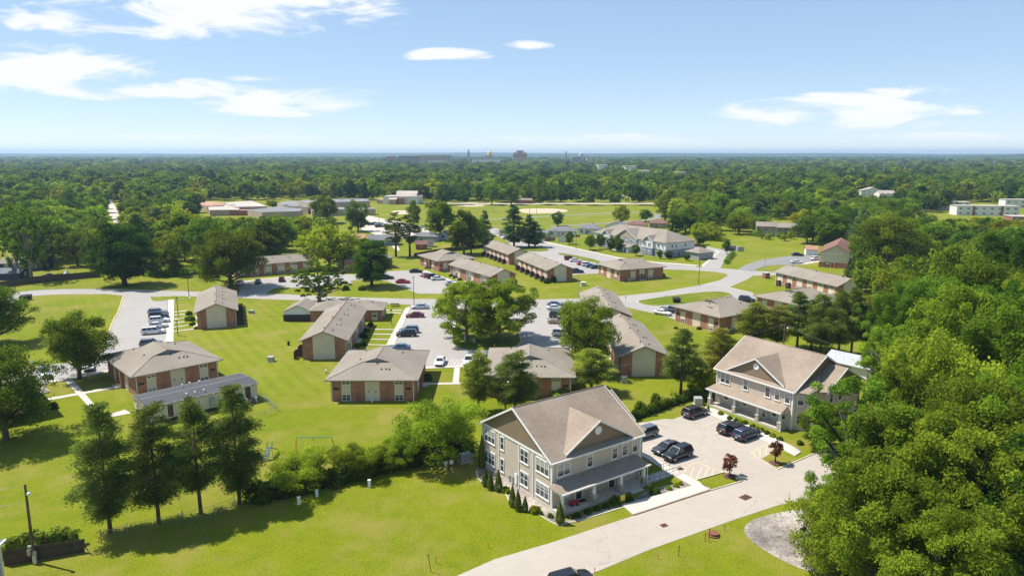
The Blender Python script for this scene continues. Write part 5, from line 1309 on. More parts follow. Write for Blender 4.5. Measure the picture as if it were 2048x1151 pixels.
def pine_tree(name, seed, leafm, n_leaf, leaf, base=.16, crown_r=.20, top_taper=.8, levels=13, bark='bark', droop=.06, gap=.0, lean=0.0, belly=.35):
    """conifer with tiers of limbs carrying needle clumps"""
    r = np.random.default_rng(seed)
    C, Rc, b = [], [], MB()
    b.tube([(0, 0, -.01), (.004, 0, .3), (lean * .5, 0, .65), (lean, 0, .97)], [.018, .014, .008, .003], 7)
    for l in range(levels):
        t = l / (levels - 1); z = base + (0.95 - base) * min(1, t + r.uniform(-.5, .5) / levels)
        prof = min(1, (t / belly) ** .55 + .25) * (1 - ((t - belly) / (1 - belly)) ** 1.25 * top_taper if t > belly else 1)
        nb_ = 6 if t < .85 else 4
        for k in range(nb_):
            if r.random() < gap: continue
            az = k * 2 * math.pi / nb_ + r.random() * 1.1 + l * .7
            ln = crown_r * prof * r.uniform(.62, 1.12)
            dx, dy = math.cos(az), math.sin(az)
            zt = z + r.uniform(-.04, .045) - droop * ln / crown_r * .5 * (1 - t)
            b.tube([(lean * z, 0, z), (lean * z + dx * ln * .9, dy * ln * .9, zt)], [.007 * (1 - t * .6), .002], 4, cap=False)
            for q in (.45, .78, 1.0):
                C.append((lean * z + dx * ln * q, dy * ln * q, z + (zt - z) * q + .012)); Rc.append(max(.018, crown_r * r.uniform(.20, .36) * (1.05 - .35 * t)))
    C.append((lean, 0, .965)); Rc.append(.035)
    C, Rc = np.array(C), np.array(Rc)
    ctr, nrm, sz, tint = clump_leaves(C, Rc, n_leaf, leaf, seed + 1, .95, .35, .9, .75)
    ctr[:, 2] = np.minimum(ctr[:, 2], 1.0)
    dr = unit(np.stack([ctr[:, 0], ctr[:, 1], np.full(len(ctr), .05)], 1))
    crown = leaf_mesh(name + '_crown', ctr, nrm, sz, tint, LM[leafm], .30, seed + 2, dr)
    return b.mesh(name + '_trunk', [M[bark]], True), crown
def cone_shrub(name, seed, leafm, n, leaf, r0=.2, taper=1.0):
    r = np.random.default_rng(seed)
    z = r.random(n) ** .8; az = r.random(n) * 6.283
    prof = r0 * np.minimum(1, (z / .12) ** .5) * np.maximum(.05, (1 - z ** 1.6 * taper))
    rad = prof * (.82 + .22 * r.random(n)) * (1 + .08 * np.sin(az * 5 + z * 9))
    ctr = np.stack([np.cos(az) * rad, np.sin(az) * rad, z * .98 + .01], 1)
    nrm = unit(np.stack([np.cos(az), np.sin(az), np.full(n, .4)], 1) + r.normal(size=(n, 3)) * .5)
    return leaf_mesh(name, ctr, nrm, leaf * (.6 + .8 * r.random(n)), r.random(n), LM[leafm], .5, seed)
def ball_shrub(name, seed, leafm, n, leaf, flat=.8):
    r = np.random.default_rng(seed)
    d = unit(r.normal(size=(n, 3))); d[:, 2] = np.abs(d[:, 2])
    lob = 1 + .12 * np.sin(3 * np.arctan2(d[:, 1], d[:, 0]) + 1) + .1 * np.sin(7 * d[:, 2] + 5 * d[:, 0])
    ctr = d * (lob * (.75 + .25 * r.random(n)))[:, None] * .5; ctr[:, 2] *= flat * 2
    nrm = unit(d + r.normal(size=(n, 3)) * .6 + np.array([0, 0, .3]))
    return leaf_mesh(name, ctr, nrm, leaf * (.6 + .8 * r.random(n)), r.random(n), LM[leafm], .6, seed)

PROTO = {}
def proto(k, pair, w): PROTO[k] = (pair[0], pair[1], w)
# near trees
proto('locust_a', broad_tree('locust_a', 21, 'locust', 52000, .0076, 190, .16, 'round', .40, (.09, .17), 'bark', .5), .80)
proto('locust_b', broad_tree('locust_b', 33, 'mid', 50000, .0078, 170, .16, 'ovoid', .42, (.10, .19), 'bark', .5), .84)
proto('locust_c', broad_tree('locust_c', 45, 'light', 50000, .0080, 170, .16, 'round', .44, (.10, .18), 'bark_dark', .3), .88)
proto('maple_hi', broad_tree('maple_hi', 5, 'mid', 32000, .0110, 120, .06, 'ovoid', .42, (.17, .27), 'bark'), .84)
proto('maple_dark_hi', broad_tree('maple_dark_hi', 8, 'dark', 32000, .0110, 130, .07, 'ovoid', .34, (.18, .28), 'bark_dark'), .68)
proto('pair_hi', broad_tree('pair_hi', 14, 'light', 32000, .0115, 120, .10, 'round', .46, (.12, .21), 'bark_pale', .2, False), .92)
proto('hedge_tree', broad_tree('hedge_tree', 61, 'light', 28000, .0125, 95, .06, 'round', .45, (.18, .28), 'bark'), .90)
proto('wispy', broad_tree('wispy', 71, 'mid', 16000, .0110, 170, .12, 'round', .40, (.07, .13), 'bark_pale', .5), .80)
proto('pine_a', pine_tree('pine_a', 2, 'needle', 36000, .0110, .17, .23, .80, 15, 'bark', belly=.34), .46)
proto('pine_b', pine_tree('pine_b', 9, 'needle', 36000, .0110, .19, .24, .70, 15, 'bark', belly=.42), .48)
proto('pine_c', pine_tree('pine_c', 17, 'needle', 28000, .0110, .24, .22, .72, 13, 'bark', gap=.12, belly=.45), .44)
proto('pine_olive', pine_tree('pine_olive', 27, 'olive', 24000, .0120, .25, .24, .65, 11, 'bark', gap=.08, belly=.45), .48)
proto('pine_thin', pine_tree('pine_thin', 37, 'needle', 6000, .0150, .35, .15, .5, 10, 'bark', gap=.35, belly=.5), .30)
proto('spruce', pine_tree('spruce', 47, 'spruce', 12000, .0150, .03, .22, .97, 17, 'bark_dark', belly=.06), .44)
proto('locust_open', broad_tree('locust_open', 83, 'locust', 20000, .0085, 80, .30, 'round', .40, (.09, .17), 'bark_dark', .3), .80)
# middle distance
for i, (lm, sh_, cr_) in enumerate([('mid', 'round', .44), ('light', 'round', .46), ('dark', 'round', .42), ('mid', 'ovoid', .38), ('yellow', 'round', .45), ('mid', 'vase', .46), ('light', 'ovoid', .40), ('dark', 'ovoid', .36)]):
    proto('mid%d' % i, broad_tree('mid%d' % i, 101 + i * 7, lm, 7500, .024, 70, .10, sh_, cr_, (.20, .32), 'bark'), cr_ * 2)
proto('pine_mid', pine_tree('pine_mid', 201, 'spruce', 4200, .026, .12, .22, .85, 12, 'bark_dark', belly=.25), .44)
def plant(k, pos, h, w, label, group=None, cat='tree', name=None, rot=None):
    tm, cm, w0 = PROTO[k]
    o = empty(name or ('pine_tree' if 'pine' in k else 'spruce_tree' if k == 'spruce' else 'tree'), (pos.x, pos.y, 0), random.random() * 6.28 if rot is None else rot, label, cat, group)
    s = w / w0
    o.scale = (s, s, h)
    link('trunk', tm, (), o); link('crown', cm, (), o)
    return o
def tree(k, u, v, top, wpx, label, group=None, cat='tree', rot=None):
    p = G(u, v)
    return plant(k, p, max(1.5, height_at(p, top)), width_at(p, wpx), label, group, cat, None, rot)
# --- foreground pines
tree('pine_a', 221, 1064, 810, 112, 'dark pine leftmost of the four by the wire fence', 'four dark pines on the near lawn')
tree('pine_b', 318, 1046, 808, 110, 'broad dark pine second from the left in the row of four', 'four dark pines on the near lawn')
tree('pine_c', 402, 1026, 796, 100, 'thin crowned pine with gaps, third in the row of four', 'four dark pines on the near lawn')
tree('pine_a', 479, 1006, 773, 102, 'tall dark pine rightmost of four, beside the hedge end', 'four dark pines on the near lawn', rot=2.0)
tree('pine_olive', 957, 824, 706, 70, 'olive pine behind the ridge of the near two storey house')
tree('pine_b', 1030, 826, 704, 92, 'dense dark evergreen behind the near two storey house', rot=1.0)
tree('pine_olive', 1183, 784, 698, 88, 'yellowish pine before the gabled row with the shadowed roof', rot=2.2)
tree('pine_c', 1361, 788, 658, 78, 'slender pine standing left of the farther two storey house', rot=.6)
tree('pine_olive', 1438, 762, 656, 74, 'full olive pine at the left gable of the farther house', rot=4.0)
for (u, v, t, w, lb, k) in [(1508, 697, 606, 78, 'bushy pine right behind the roof of the farther house', 'pine_olive'), (1552, 700, 612, 66, 'pale olive pine behind the farther house roof', 'pine_olive'), (1594, 695, 584, 66, 'dark topped pine beside the orange utility pole', 'pine_c'),
                            (1640, 708, 588, 74, 'tall pine with a bare trunk in the row behind the farther house', 'pine_b'), (1676, 715, 580, 66, 'pine with a long bare trunk, middle of the far row', 'pine_c'), (1702, 709, 576, 62, 'dark pine at the right of the far row', 'pine_c'),
                            (1730, 706, 590, 58, 'pine half lost in the right hand leaves', 'pine_olive'), (1622, 697, 600, 50, 'narrow pine squeezed between two taller pines', 'pine_a')]:
    tree(k, u, v, t, w, lb, 'pines behind the farther house', rot=u * .7)
tree('spruce', 1754, 650, 553, 48, 'dark spruce rising at the edge of the right woods')
tree('spruce', 1698, 556, 515, 24, 'blue green spruce before the cream gabled hall')
# --- lawn and lot trees
tree('pair_hi', 933, 682, 566, 138, 'left tree of the pair on the lawn island', 'pair of trees on the lot island', rot=.4)
tree('pair_hi', 999, 680, 560, 150, 'right tree of the pair on the lawn island', 'pair of trees on the lot island', rot=2.9)
tree('maple_hi', 1170, 738, 588, 122, 'big leafy tree shading the gabled row roof')
tree('maple_hi', 160, 757, 618, 118, 'leafy tree over the white car at the foot of the left lot', rot=1.4)
tree('maple_dark_hi', 250, 571, 445, 118, 'dark spreading maple above the street bend')
tree('maple_hi', 463, 577, 452, 138, 'large green tree behind the left gabled row', rot=3.3)
tree('wispy', 639, 604, 518, 108, 'airy tree with see-through leaves by the small garage', rot=1)
tree('maple_dark_hi', 744, 573, 478, 78, 'dense dark oval tree on the upper lawn', rot=2)
tree('mid4', 659, 538, 452, 106, 'yellow green tree behind the upper lot')
tree('maple_hi', -18, 690, 562, 128, 'dark leafy tree cut by the left edge above the field', rot=2.2)
tree('maple_hi', 12, 880, 686, 178, 'big leafy tree cut by the left edge beside the walks', rot=.3)
tree('hedge_tree', 878, 922, 792, 148, 'full green tree at the hedge end beside the near house', rot=1.1)
tree('hedge_tree', 597, 975, 902, 118, 'bright low tree growing out of the hedge near the pines', rot=2.1)
tree('hedge_tree', 715, 948, 888, 92, 'bright low tree in the middle of the hedge', rot=.2)
tree('hedge_tree', 790, 934, 878, 74, 'small tree in the hedge left of the full green tree', rot=3)
tree('hedge_tree', 1408, 793, 735, 70, 'dark bush tree against the farther house gable', rot=3.4)
tree('wispy', 38, 556, 404, 76, 'tall half bare tree left of the pair by the dark blue house')
tree('wispy', 64, 560, 412, 84, 'tall half bare tree with a pale trunk by the blue house', rot=2)
tree('pine_thin', 792, 513, 424, 44, 'thin scraggly pine left of two beyond the upper lot')
tree('pine_thin', 820, 512, 428, 40, 'thin scraggly pine right of two beyond the upper lot', rot=2)
for (u, v, t, w, lb, k) in [(880, 478, 402, 62, 'broad tree above the small house by the school lot', 'mid0'), (928, 508, 420, 56, 'leafy tree left of the farthest brick row', 'mid3'), (942, 507, 432, 50, 'leafy tree just behind the hip roofed house', 'mid0'), (970, 498, 422, 36, 'pointed dark spruce above the farthest row', 'pine_mid'),
                            (1028, 494, 410, 56, 'tall black green pine by the upper street', 'pine_mid'), (1058, 494, 430, 40, 'smaller black green pine on the round island', 'pine_mid'), (1070, 494, 444, 44, 'short dark pine on the round island', 'pine_mid'), (1116, 452, 423, 24, 'lone round tree on the far field', 'mid2'),
                            (1244, 449, 411, 30, 'yellowish tree on the far field edge', 'mid4'), (1291, 443, 419, 25, 'small round tree by the track bend', 'mid0'), (1330, 442, 388, 44, 'tall tree right of the track bend', 'mid3'), (716, 462, 402, 44, 'round tree at the corner of the school lot', 'mid2'), (640, 438, 392, 34, 'round tree before the school gymnasium', 'mid3'),
                            (655, 446, 394, 44, 'wide tree before the school gymnasium', 'mid0'), (828, 452, 401, 28, 'upright tree at the ball diamond', 'mid3'), (545, 416, 400, 26, 'small dome shaped tree on the school roof line', 'mid1'),
                            (313, 553, 500, 34, 'young tree left of two before the left wood', 'mid0'), (345, 552, 480, 40, 'young tree right of two before the left wood', 'mid3')]:
    tree(k, u, v, t, w, lb)
for i, (u, v, t, w) in enumerate(sorted([(1200, 498, 468, 18), (1222, 502, 474, 17), (1235, 503, 470, 24), (1272, 511, 490, 17), (1319, 517, 498, 13), (1338, 518, 502, 16), (1374, 521, 506, 13), (1139, 488, 462, 19), (1180, 500, 470, 22), (1406, 502, 488, 14), (1402, 489, 470, 20), (1452, 508, 478, 15)])):
    tree('mid%d' % (u % 4), u, v, t, w, 'first second third fourth fifth sixth seventh eighth ninth tenth eleventh twelfth'.split()[i] + ' young tree from the left along the blue apartments', 'young trees along the blue apartments')
for (u, v, t, w, lb) in [(1459, 952, 912, 31, 'purple leaved sapling on the near grass corner'), (1550, 926, 878, 30, 'purple leaved sapling on the farther grass corner')]:
    p = G(u, v); pr = broad_tree('crab' + str(u), u, 'purple', 2200, .030, 26, .30, 'round', .34, (.22, .34), 'bark_dark'); PROTO['crab'] = (*pr, .68)
    plant('crab', p, height_at(p, t), width_at(p, w), lb, 'purple saplings by the lot', name='sapling')
    b = MB(); b.lathe([(.85, .0), (.8, .12), (.3, .22)], 14); tag(b.build('mulch_ring', M['mulch'], None, (p.x, p.y, .01)), 'brown mulch ring under the ' + ('near' if u < 1500 else 'farther') + ' purple sapling', 'mulch')
# --- the wood on the right: locusts and maples, nearest first
RIGHT = [(1695, 1022, 748, 215, 'locust_open'), (1800, 1120, 800, 300, 'locust_b'), (1935, 1190, 830, 330, 'locust_c'), (1745, 1190, 905, 240, 'pair_hi'), (2060, 1240, 890, 280, 'maple_dark_hi'), (2080, 1080, 700, 290, 'locust_c'), (1930, 1050, 740, 230, 'maple_hi'), (1855, 1290, 985, 280, 'locust_c'),
         (1660, 1150, 985, 150, 'hedge_tree'), (1690, 1110, 930, 140, 'locust_c'), (1815, 960, 712, 170, 'locust_c'), (1880, 950, 650, 200, 'hedge_tree'), (1985, 960, 600, 250, 'locust_b'), (2090, 930, 610, 220, 'locust_a'), (1800, 840, 640, 150, 'locust_a'), (1890, 850, 575, 190, 'pair_hi'),
         (1970, 830, 556, 190, 'locust_a'), (2060, 820, 540, 200, 'locust_c'), (1790, 760, 560, 130, 'locust_b'), (1850, 750, 540, 150, 'maple_hi'), (1655, 905, 806, 120, 'locust_b'), (1940, 740, 500, 160, 'maple_hi'), (2030, 720, 480, 160, 'maple_dark_hi'), (1780, 640, 508, 130, 'mid5'), (1800, 690, 540, 120, 'mid1'),
         (1900, 660, 490, 110, 'mid0'), (1985, 650, 470, 110, 'maple_dark_hi'), (2060, 660, 470, 120, 'mid3'), (1985, 590, 460, 90, 'mid5'), (2045, 600, 450, 100, 'mid2')]
RL = ['tall locust with bare limbs beside the road bend', 'leafy locust over the pebble basin', 'big pale locust filling the lower right', 'bright locust low at the right of the basin', 'locust cut by the lower right corner', 'pale locust cut by the right edge', 'locust with a dead limb in the right wood', 'lowest locust at the bottom edge of the right wood',
      'bushy young locust at the basin edge', 'bushy locust between basin and road', 'light locust overlapping the farther house wing', 'round locust right of the farther house', 'broad locust high in the right wood', 'locust at the right edge above the pale one', 'locust beside the metal roofed shed', 'tall bright maple at the top of the right wood',
      'feathery bright tree at the top of the right wood', 'right edge tree topping the wood', 'green tree beyond the pine row', 'spreading tree behind the side street', 'young locust before the porch of the farther house', 'dark tree over the striped lawn', 'dark maple at the right edge above the wood', 'vase shaped tree before the hall lawn', 'light tree behind the spruce',
      'tree beside the striped lawn lamp', 'dark tree in the upper right wood', 'upright tree at the right edge below the white blocks', 'spreading tree above the striped lawn', 'dark round tree at the upper right edge']
for (u, v, t, w, k), lb in zip(RIGHT, RL): tree(k, u, v, t, w, lb, 'trees of the right wood', rot=(u * 1.7) % 6.28)
tree('maple_hi', 1770, 548, 418, 128, 'very tall broad tree right of the cream hall', rot=.9)
tree('mid5', 1735, 545, 470, 70, 'willowy tree against the cream hall roof')

# --- woods further off: the largest stand as single trees, the rest as one mass
prs = random.Random(3)
cand = []
CAPS = [(380, 790, 430, 432), (194, 262, 440, 447), (1860, 2060, 434, 434), (1700, 1800, 392, 391), (1505, 1605, 470, 462), (700, 780, 445, 446)]
ROOFS = [Vector(o.location) for o in COL.objects if o.get('group') == 'suburban houses between far trees' or o.get('label', '').startswith(('large white house', 'pale roofed house', 'white commercial', 'wide low white', 'pinkish low', 'rust red low', 'pale roofed block'))]
def fill(poly, n, hmin, hmax, kinds, tries=40, spacing=9.5):
    xs = [p[0] for p in poly]; ys = [p[1] for p in poly]
    def inside(x, y):
        c = False
        for i in range(len(poly)):
            (x1, y1), (x2, y2) = poly[i], poly[i - 1]
            if (y1 > y) != (y2 > y) and x < (x2 - x1) * (y - y1) / (y2 - y1) + x1: c = not c
        return c
    got = 0
    for _ in range(n * tries):
        u = prs.uniform(min(xs), max(xs)); q = prs.random()
        v0, v1 = min(ys), max(ys)
        v = 307 + 1 / (1 / (v0 - 307) + q * (1 / (v1 - 307) - 1 / (v0 - 307)))
        if not inside(u, v): continue
        p = G(u, v)
        if any((p.x - c[0].x) ** 2 + (p.y - c[0].y) ** 2 < spacing ** 2 for c in cand): continue
        h = prs.uniform(hmin, hmax)
        for (ua, ub, va, top) in CAPS:
            if ua < u < ub and v > va: h = min(h, height_at(p, top + prs.uniform(0, 8)))
        if h < 2.5: continue
        if v < 406 and any(abs(p.x - q.x * p.y / q.y) < 9 and q.y - 55 < p.y < q.y + 3 for q in ROOFS): continue
        cand.append((p, h, h * prs.uniform(.72, 1.0), prs.choice(kinds), u, v)); got += 1
        if got >= n: break
K1 = ['mid0', 'mid0', 'mid1', 'mid2', 'mid3', 'mid5', 'mid6', 'mid7', 'mid4', 'pine_mid']
fill([(75, 540), (180, 549), (300, 545), (420, 530), (510, 535), (600, 505), (612, 470), (400, 462), (0, 462), (0, 500), (80, 500)], 95, 11, 18, K1)
fill([(600, 480), (690, 470), (712, 455), (640, 452), (600, 455)], 8, 10, 14, K1)
fill([(0, 462), (200, 462), (222, 440), (200, 400), (0, 400)], 60, 11, 17, K1)
fill([(262, 462), (610, 462), (640, 440), (560, 432), (420, 436), (262, 430)], 60, 10, 15, K1)
fill([(262, 430), (400, 428), (400, 402), (250, 402)], 30, 11, 16, K1)
fill([(240, 404), (400, 402), (640, 398), (760, 402), (900, 402), (870, 384), (0, 384), (0, 402), (190, 402)], 260, 12, 18, K1, 14, 10.5)
for i in range(24):
    u = 880 + i * 25 + prs.uniform(-8, 8); v = 404.5 if i % 2 else 409.5
    p = G(u, v + prs.uniform(-.8, .8)); h = prs.uniform(13, 19); cand.append((p, h, h * .85, prs.choice(['mid0', 'mid3', 'mid0', 'mid5', 'mid2']), u, v))
fill([(1340, 470), (1520, 472), (1520, 440), (1460, 425), (1345, 425)], 34, 10, 16, K1)
fill([(1345, 428), (1560, 440), (1800, 432), (1900, 420), (1850, 402), (1330, 404)], 190, 10, 17, K1, 25, 9.5)
fill([(1585, 480), (1680, 505), (1760, 500), (1800, 470), (1830, 440), (1600, 440)], 42, 11, 16, K1)
fill([(1800, 545), (2048, 560), (2048, 470), (1930, 462), (1830, 470), (1790, 505)], 46, 11, 16, K1)
fill([(1880, 460), (2048, 470), (2048, 445), (1960, 440), (1900, 445)], 14, 8, 13, K1)
fill([(870, 402.5), (1330, 402.5), (1860, 404), (2048, 410), (2048, 380), (870, 384)], 380, 11, 18, K1, 14, 10.5)
fill([(1500, 478), (1585, 484), (1590, 474), (1510, 470)], 9, 3.5, 5, ['mid1', 'mid0', 'mid1'], spacing=4)
fill([(1395, 480), (1430, 482), (1430, 470), (1390, 470)], 6, 5, 8, ['mid4', 'mid1'], spacing=5)
cand.sort(key=lambda c: -c[1] / c[0].y)
zone = lambda u, v: ('left wood behind the board fence' if u < 620 and v > 462 else 'trees round the school and left street' if u < 880 and v > 402 else 'trees along the far playing field' if 880 <= u < 1480 and 402 < v < 412 else
                     'trees between the track and the hall' if u < 1780 and v > 400 else 'upper right woods' if v > 400 else 'near suburb trees')
NIND = 225
LAND = [(60, 'behind the dark blue house'), (120, 'behind the half bare trees'), (180, 'behind the arched tent'), (240, 'left of the dark spreading maple'), (300, 'behind the dark spreading maple'), (360, 'behind the two young trees'), (420, 'left of the large green tree'), (480, 'behind the large green tree'), (540, 'above the brick row with the red suv'),
        (600, 'right of the large green tree'), (720, 'behind the yellow green tree'), (1400, 'behind the blue apartments'), (1440, 'beside the yellow brush'), (1480, 'beyond the bin store'), (1530, 'left of the tan row house'), (1600, 'before the tan row house'), (1650, 'behind the garden shed'), (1720, 'behind the cream hall'), (1800, 'behind the very tall broad tree'),
        (1860, 'left of the striped lawn'), (1920, 'above the striped lawn'), (1980, 'below the white flat roofed blocks'), (3000, 'at the right edge')]
LAND2 = [(60, 'at the left edge'), (130, 'left of the straight far street'), (200, 'beside the straight far street'), (300, 'right of the straight far street'), (380, 'left of the school'), (460, 'before the rust roofed school wing'), (540, 'before the middle of the school'), (640, 'before the school gymnasium'), (880, 'near the white sports hall'), (980, 'left of the brown concession building'),
         (1080, 'behind the brown concession building'), (1180, 'behind the softball infield'), (1280, 'along the far field'), (1360, 'beyond the track bend'), (1440, 'above the blue apartments'), (1520, 'above the bin store lawn'), (1600, 'above the tan row house'), (1680, 'right of the tan row house'), (1760, 'below the large white house group'), (1840, 'right of the large white house group'), (3000, 'near the white flat roofed blocks')]
ZL = {}
for i, (p, h, w, k, u, v) in enumerate(cand[:NIND]):
    z = zone(u, v)
    land = next((t for m_, t in LAND if u < m_), LAND[-1][1]) if v > 462 else next((t for m_, t in LAND2 if u < m_), LAND2[-1][1])
    row = ('lower ' if v > 505 else 'middle ' if v > 480 else 'upper ') if v > 462 else ('front row ' if v > 436 else 'second row ' if v > 415 else 'back row ')
    size = 'tall ' if h > 15.5 else 'short ' if h < 12.5 else ''
    kk = {'pine_mid': 'dark conifer', 'mid2': 'dark leafy tree', 'mid7': 'dark leafy tree', 'mid4': 'yellow green tree', 'mid1': 'light green tree', 'mid6': 'light green tree'}.get(k, 'green leafy tree')
    plant(k, p, h, w, size + ('wide ' if w > h * .93 else 'narrow ' if w < h * .79 else '') + row + kk + ' ' + land, z)
far = [(c[0].x, c[0].y, c[1], c[2], c[3]) for c in cand[NIND:]]
YS = np.exp(rng.random(11500) * (math.log(9000) - math.log(740)) + math.log(740))
for y in YS:
    x = (rng.random() * 2 - 1) * .80 * y
    h = 8 + 12 * rng.random()
    # clearings: streets and the stadium ground
    if any(abs(x - q.x * y / q.y) < 11 + y * .004 and q.y - (60 + y * .06) < y < q.y + 3 for q in ROOFS): continue
    far.append((x, y, h * (1.15 if y > 2500 else 1), h * (.8 + .3 * rng.random()) * (1.0 if y < 1500 else 1.5 if y < 3500 else 2.4), None))
lowc = bpy.data.collections.new('far_tree_models')
low_names = []
for i, (lm, sh_, cr_) in enumerate([('mid', 'round', .44), ('dark', 'round', .42), ('light', 'round', .46), ('mid', 'ovoid', .38), ('dark', 'ovoid', .36), ('yellow', 'round', .44)]):
    tm, cm = broad_tree('far%d' % i, 301 + i * 5, lm, 1700, .050, 44, .04, sh_, cr_, (.22, .34), 'bark')
    o = bpy.data.objects.new('far_tree_%d' % i, cm); lowc.objects.link(o)
me = bpy.data.meshes.new('far_woodland')
n = len(far)
me.vertices.add(n); me.vertices.foreach_set('co', np.array([(f[0], f[1], 0) for f in far], np.float32).ravel())
km = {'mid0': 0, 'mid1': 2, 'mid2': 1, 'mid3': 3, 'mid4': 5, 'mid5': 0, 'mid6': 2, 'mid7': 4, 'pine_mid': 4}
ti = np.array([km.get(f[4], int(rng.choice([0, 0, 1, 1, 2, 3, 3, 4, 5], p=[.2, .15, .12, .1, .12, .1, .06, .11, .04]))) for f in far], np.int32)
sv_ = np.array([(f[3] / .86, f[3] / .86, f[2]) for f in far], np.float32)
a = me.attributes.new('kind_index', 'INT', 'POINT'); a.data.foreach_set('value', ti)
a = me.attributes.new('size', 'FLOAT_VECTOR', 'POINT'); a.data.foreach_set('vector', sv_.ravel())
a = me.attributes.new('turn', 'FLOAT_VECTOR', 'POINT'); a.data.foreach_set('vector', np.stack([np.zeros(n), np.zeros(n), rng.random(n) * 6.28], 1).astype(np.float32).ravel())
me.update()
fw = tag(link('far_woodland', me), 'unbroken far woodland and suburb trees out to the horizon', 'woodland', kind='stuff')
ng = bpy.data.node_groups.new('far_woodland_trees', 'GeometryNodeTree')
ng.interface.new_socket('Geometry', in_out='INPUT', socket_type='NodeSocketGeometry'); ng.interface.new_socket('Geometry', in_out='OUTPUT', socket_type='NodeSocketGeometry')
gi, go = ng.nodes.new('NodeGroupInput'), ng.nodes.new('NodeGroupOutput')
mp = ng.nodes.new('GeometryNodeMeshToPoints'); ip = ng.nodes.new('GeometryNodeInstanceOnPoints'); ci = ng.nodes.new('GeometryNodeCollectionInfo')
ci.inputs['Collection'].default_value = lowc; ci.inputs['Separate Children'].default_value = True; ci.inputs['Reset Children'].default_value = True
ip.inputs['Pick Instance'].default_value = True
def nattr(nm, t):
    x = ng.nodes.new('GeometryNodeInputNamedAttribute'); x.data_type = t; x.inputs[0].default_value = nm
    return x.outputs[0]
L_ = ng.links.new
L_(gi.outputs[0], mp.inputs[0]); L_(mp.outputs[0], ip.inputs['Points']); L_(ci.outputs[0], ip.inputs['Instance']); L_(nattr('kind_index', 'INT'), ip.inputs['Instance Index'])
L_(nattr('size', 'FLOAT_VECTOR'), ip.inputs['Scale']); L_(nattr('turn', 'FLOAT_VECTOR'), ip.inputs['Rotation']); L_(ip.outputs[0], go.inputs[0])
md = fw.modifiers.new('trees', 'NODES'); md.node_group = ng

# --- hedges, shrubs, beds
def foliage_run(name, pts, w, h, leafm, n, leaf, label, cat='hedge', seed=1, rough=.25, z0=0.0):
    r = np.random.default_rng(seed)
    P = [G(*p) for p in pts]
    segl = [(P[i + 1] - P[i]).length for i in range(len(P) - 1)]; tot = sum(segl)
    k = int(tot / (w * .35)) + 2
    C, Rc = [], []
    for j in range(k):
        s = tot * j / (k - 1); i = 0
        while i < len(segl) - 1 and s > segl[i]: s -= segl[i]; i += 1
        p = P[i].lerp(P[i + 1], min(1, s / segl[i]))
        for q in range(3):
            C.append((p.x + r.normal() * w * .18, p.y + r.normal() * w * .18, z0 + h * (q + .5) / 3.2 * (1 + rough * r.normal() * .5))); Rc.append(w * r.uniform(.38, .58))
    C, Rc = np.array(C), np.array(Rc)
    ctr, nrm, sz, tint = clump_leaves(C, Rc, n, leaf, seed + 5, .9, .4, .6, .4)
    ctr[:, 2] = np.maximum(ctr[:, 2], .03)
    return tag(link(name, leaf_mesh(name, ctr, nrm, sz, tint, LM[leafm], .6, seed)), label, cat)
foliage_run('hedge', [(503, 1004), (570, 990), (640, 975), (720, 954), (800, 935), (880, 914), (935, 902)], 1.7, 2.2, 'hedge', 42000, .13, 'long dark clipped hedge at the back of the near lawn', seed=4)
foliage_run('hedge', [(1262, 842), (1290, 830), (1330, 815), (1365, 803), (1402, 792)], 1.1, 1.2, 'hedge', 9000, .12, 'overgrown vine hedge on the fence between the houses', seed=6, rough=.8)
foliage_run('vine', [(14, 1113), (60, 1100), (110, 1091), (150, 1088)], .9, 2.0, 'vine', 9000, .13, 'leafy vine growing over the old board fence', 'vine', seed=8)
foliage_run('shrubbery', [(300, 552), (340, 551), (400, 548), (450, 545)], 3.0, 1.8, 'light', 6000, .3, 'bright low brush along the left wood edge', 'brush', seed=9)
foliage_run('shrubbery', [(100, 556), (150, 556), (200, 553)], 1.4, 1.2, 'mid', 2500, .25, 'weedy brush before the left board fence', 'brush', seed=10)
foliage_run('shrubbery', [(1395, 478), (1420, 478), (1440, 482)], 3.0, 1.8, 'yellow', 3000, .3, 'yellow flowering brush beyond the blue apartments', 'brush', seed=12)
foliage_run('hedge', [(1452, 528), (1458, 518), (1466, 509)], 1.6, 1.4, 'mid', 2500, .2, 'row of low shrubs beside the blue building drive', seed=13)
SH = {k: ball_shrub('shrub_' + k, i + 3, k, 1500, .07) for i, k in enumerate(['dark', 'mid', 'light', 'hedge', 'yellow'])}
def shrub(u, v, w, h, k, label, group=None, off=(0, 0)):
    p = G(u, v); o = link('shrub', SH[k], (), None, (p.x + off[0], p.y + off[1], 0), random.random() * 6)
    o.scale = (w, w, h); return tag(o, label, 'shrub', group)
AR = cone_shrub('arborvitae_mesh', 5, 'arbor', 3000, .035, .26, 1.0)
def arbor(u, v, w, h, label, group='arborvitae beside the near house'):
    p = G(u, v); o = link('arborvitae', AR, (), None, (p.x, p.y, 0), random.random() * 6); o.scale = (w / .52, w / .52, h); return tag(o, label, 'shrub', group)
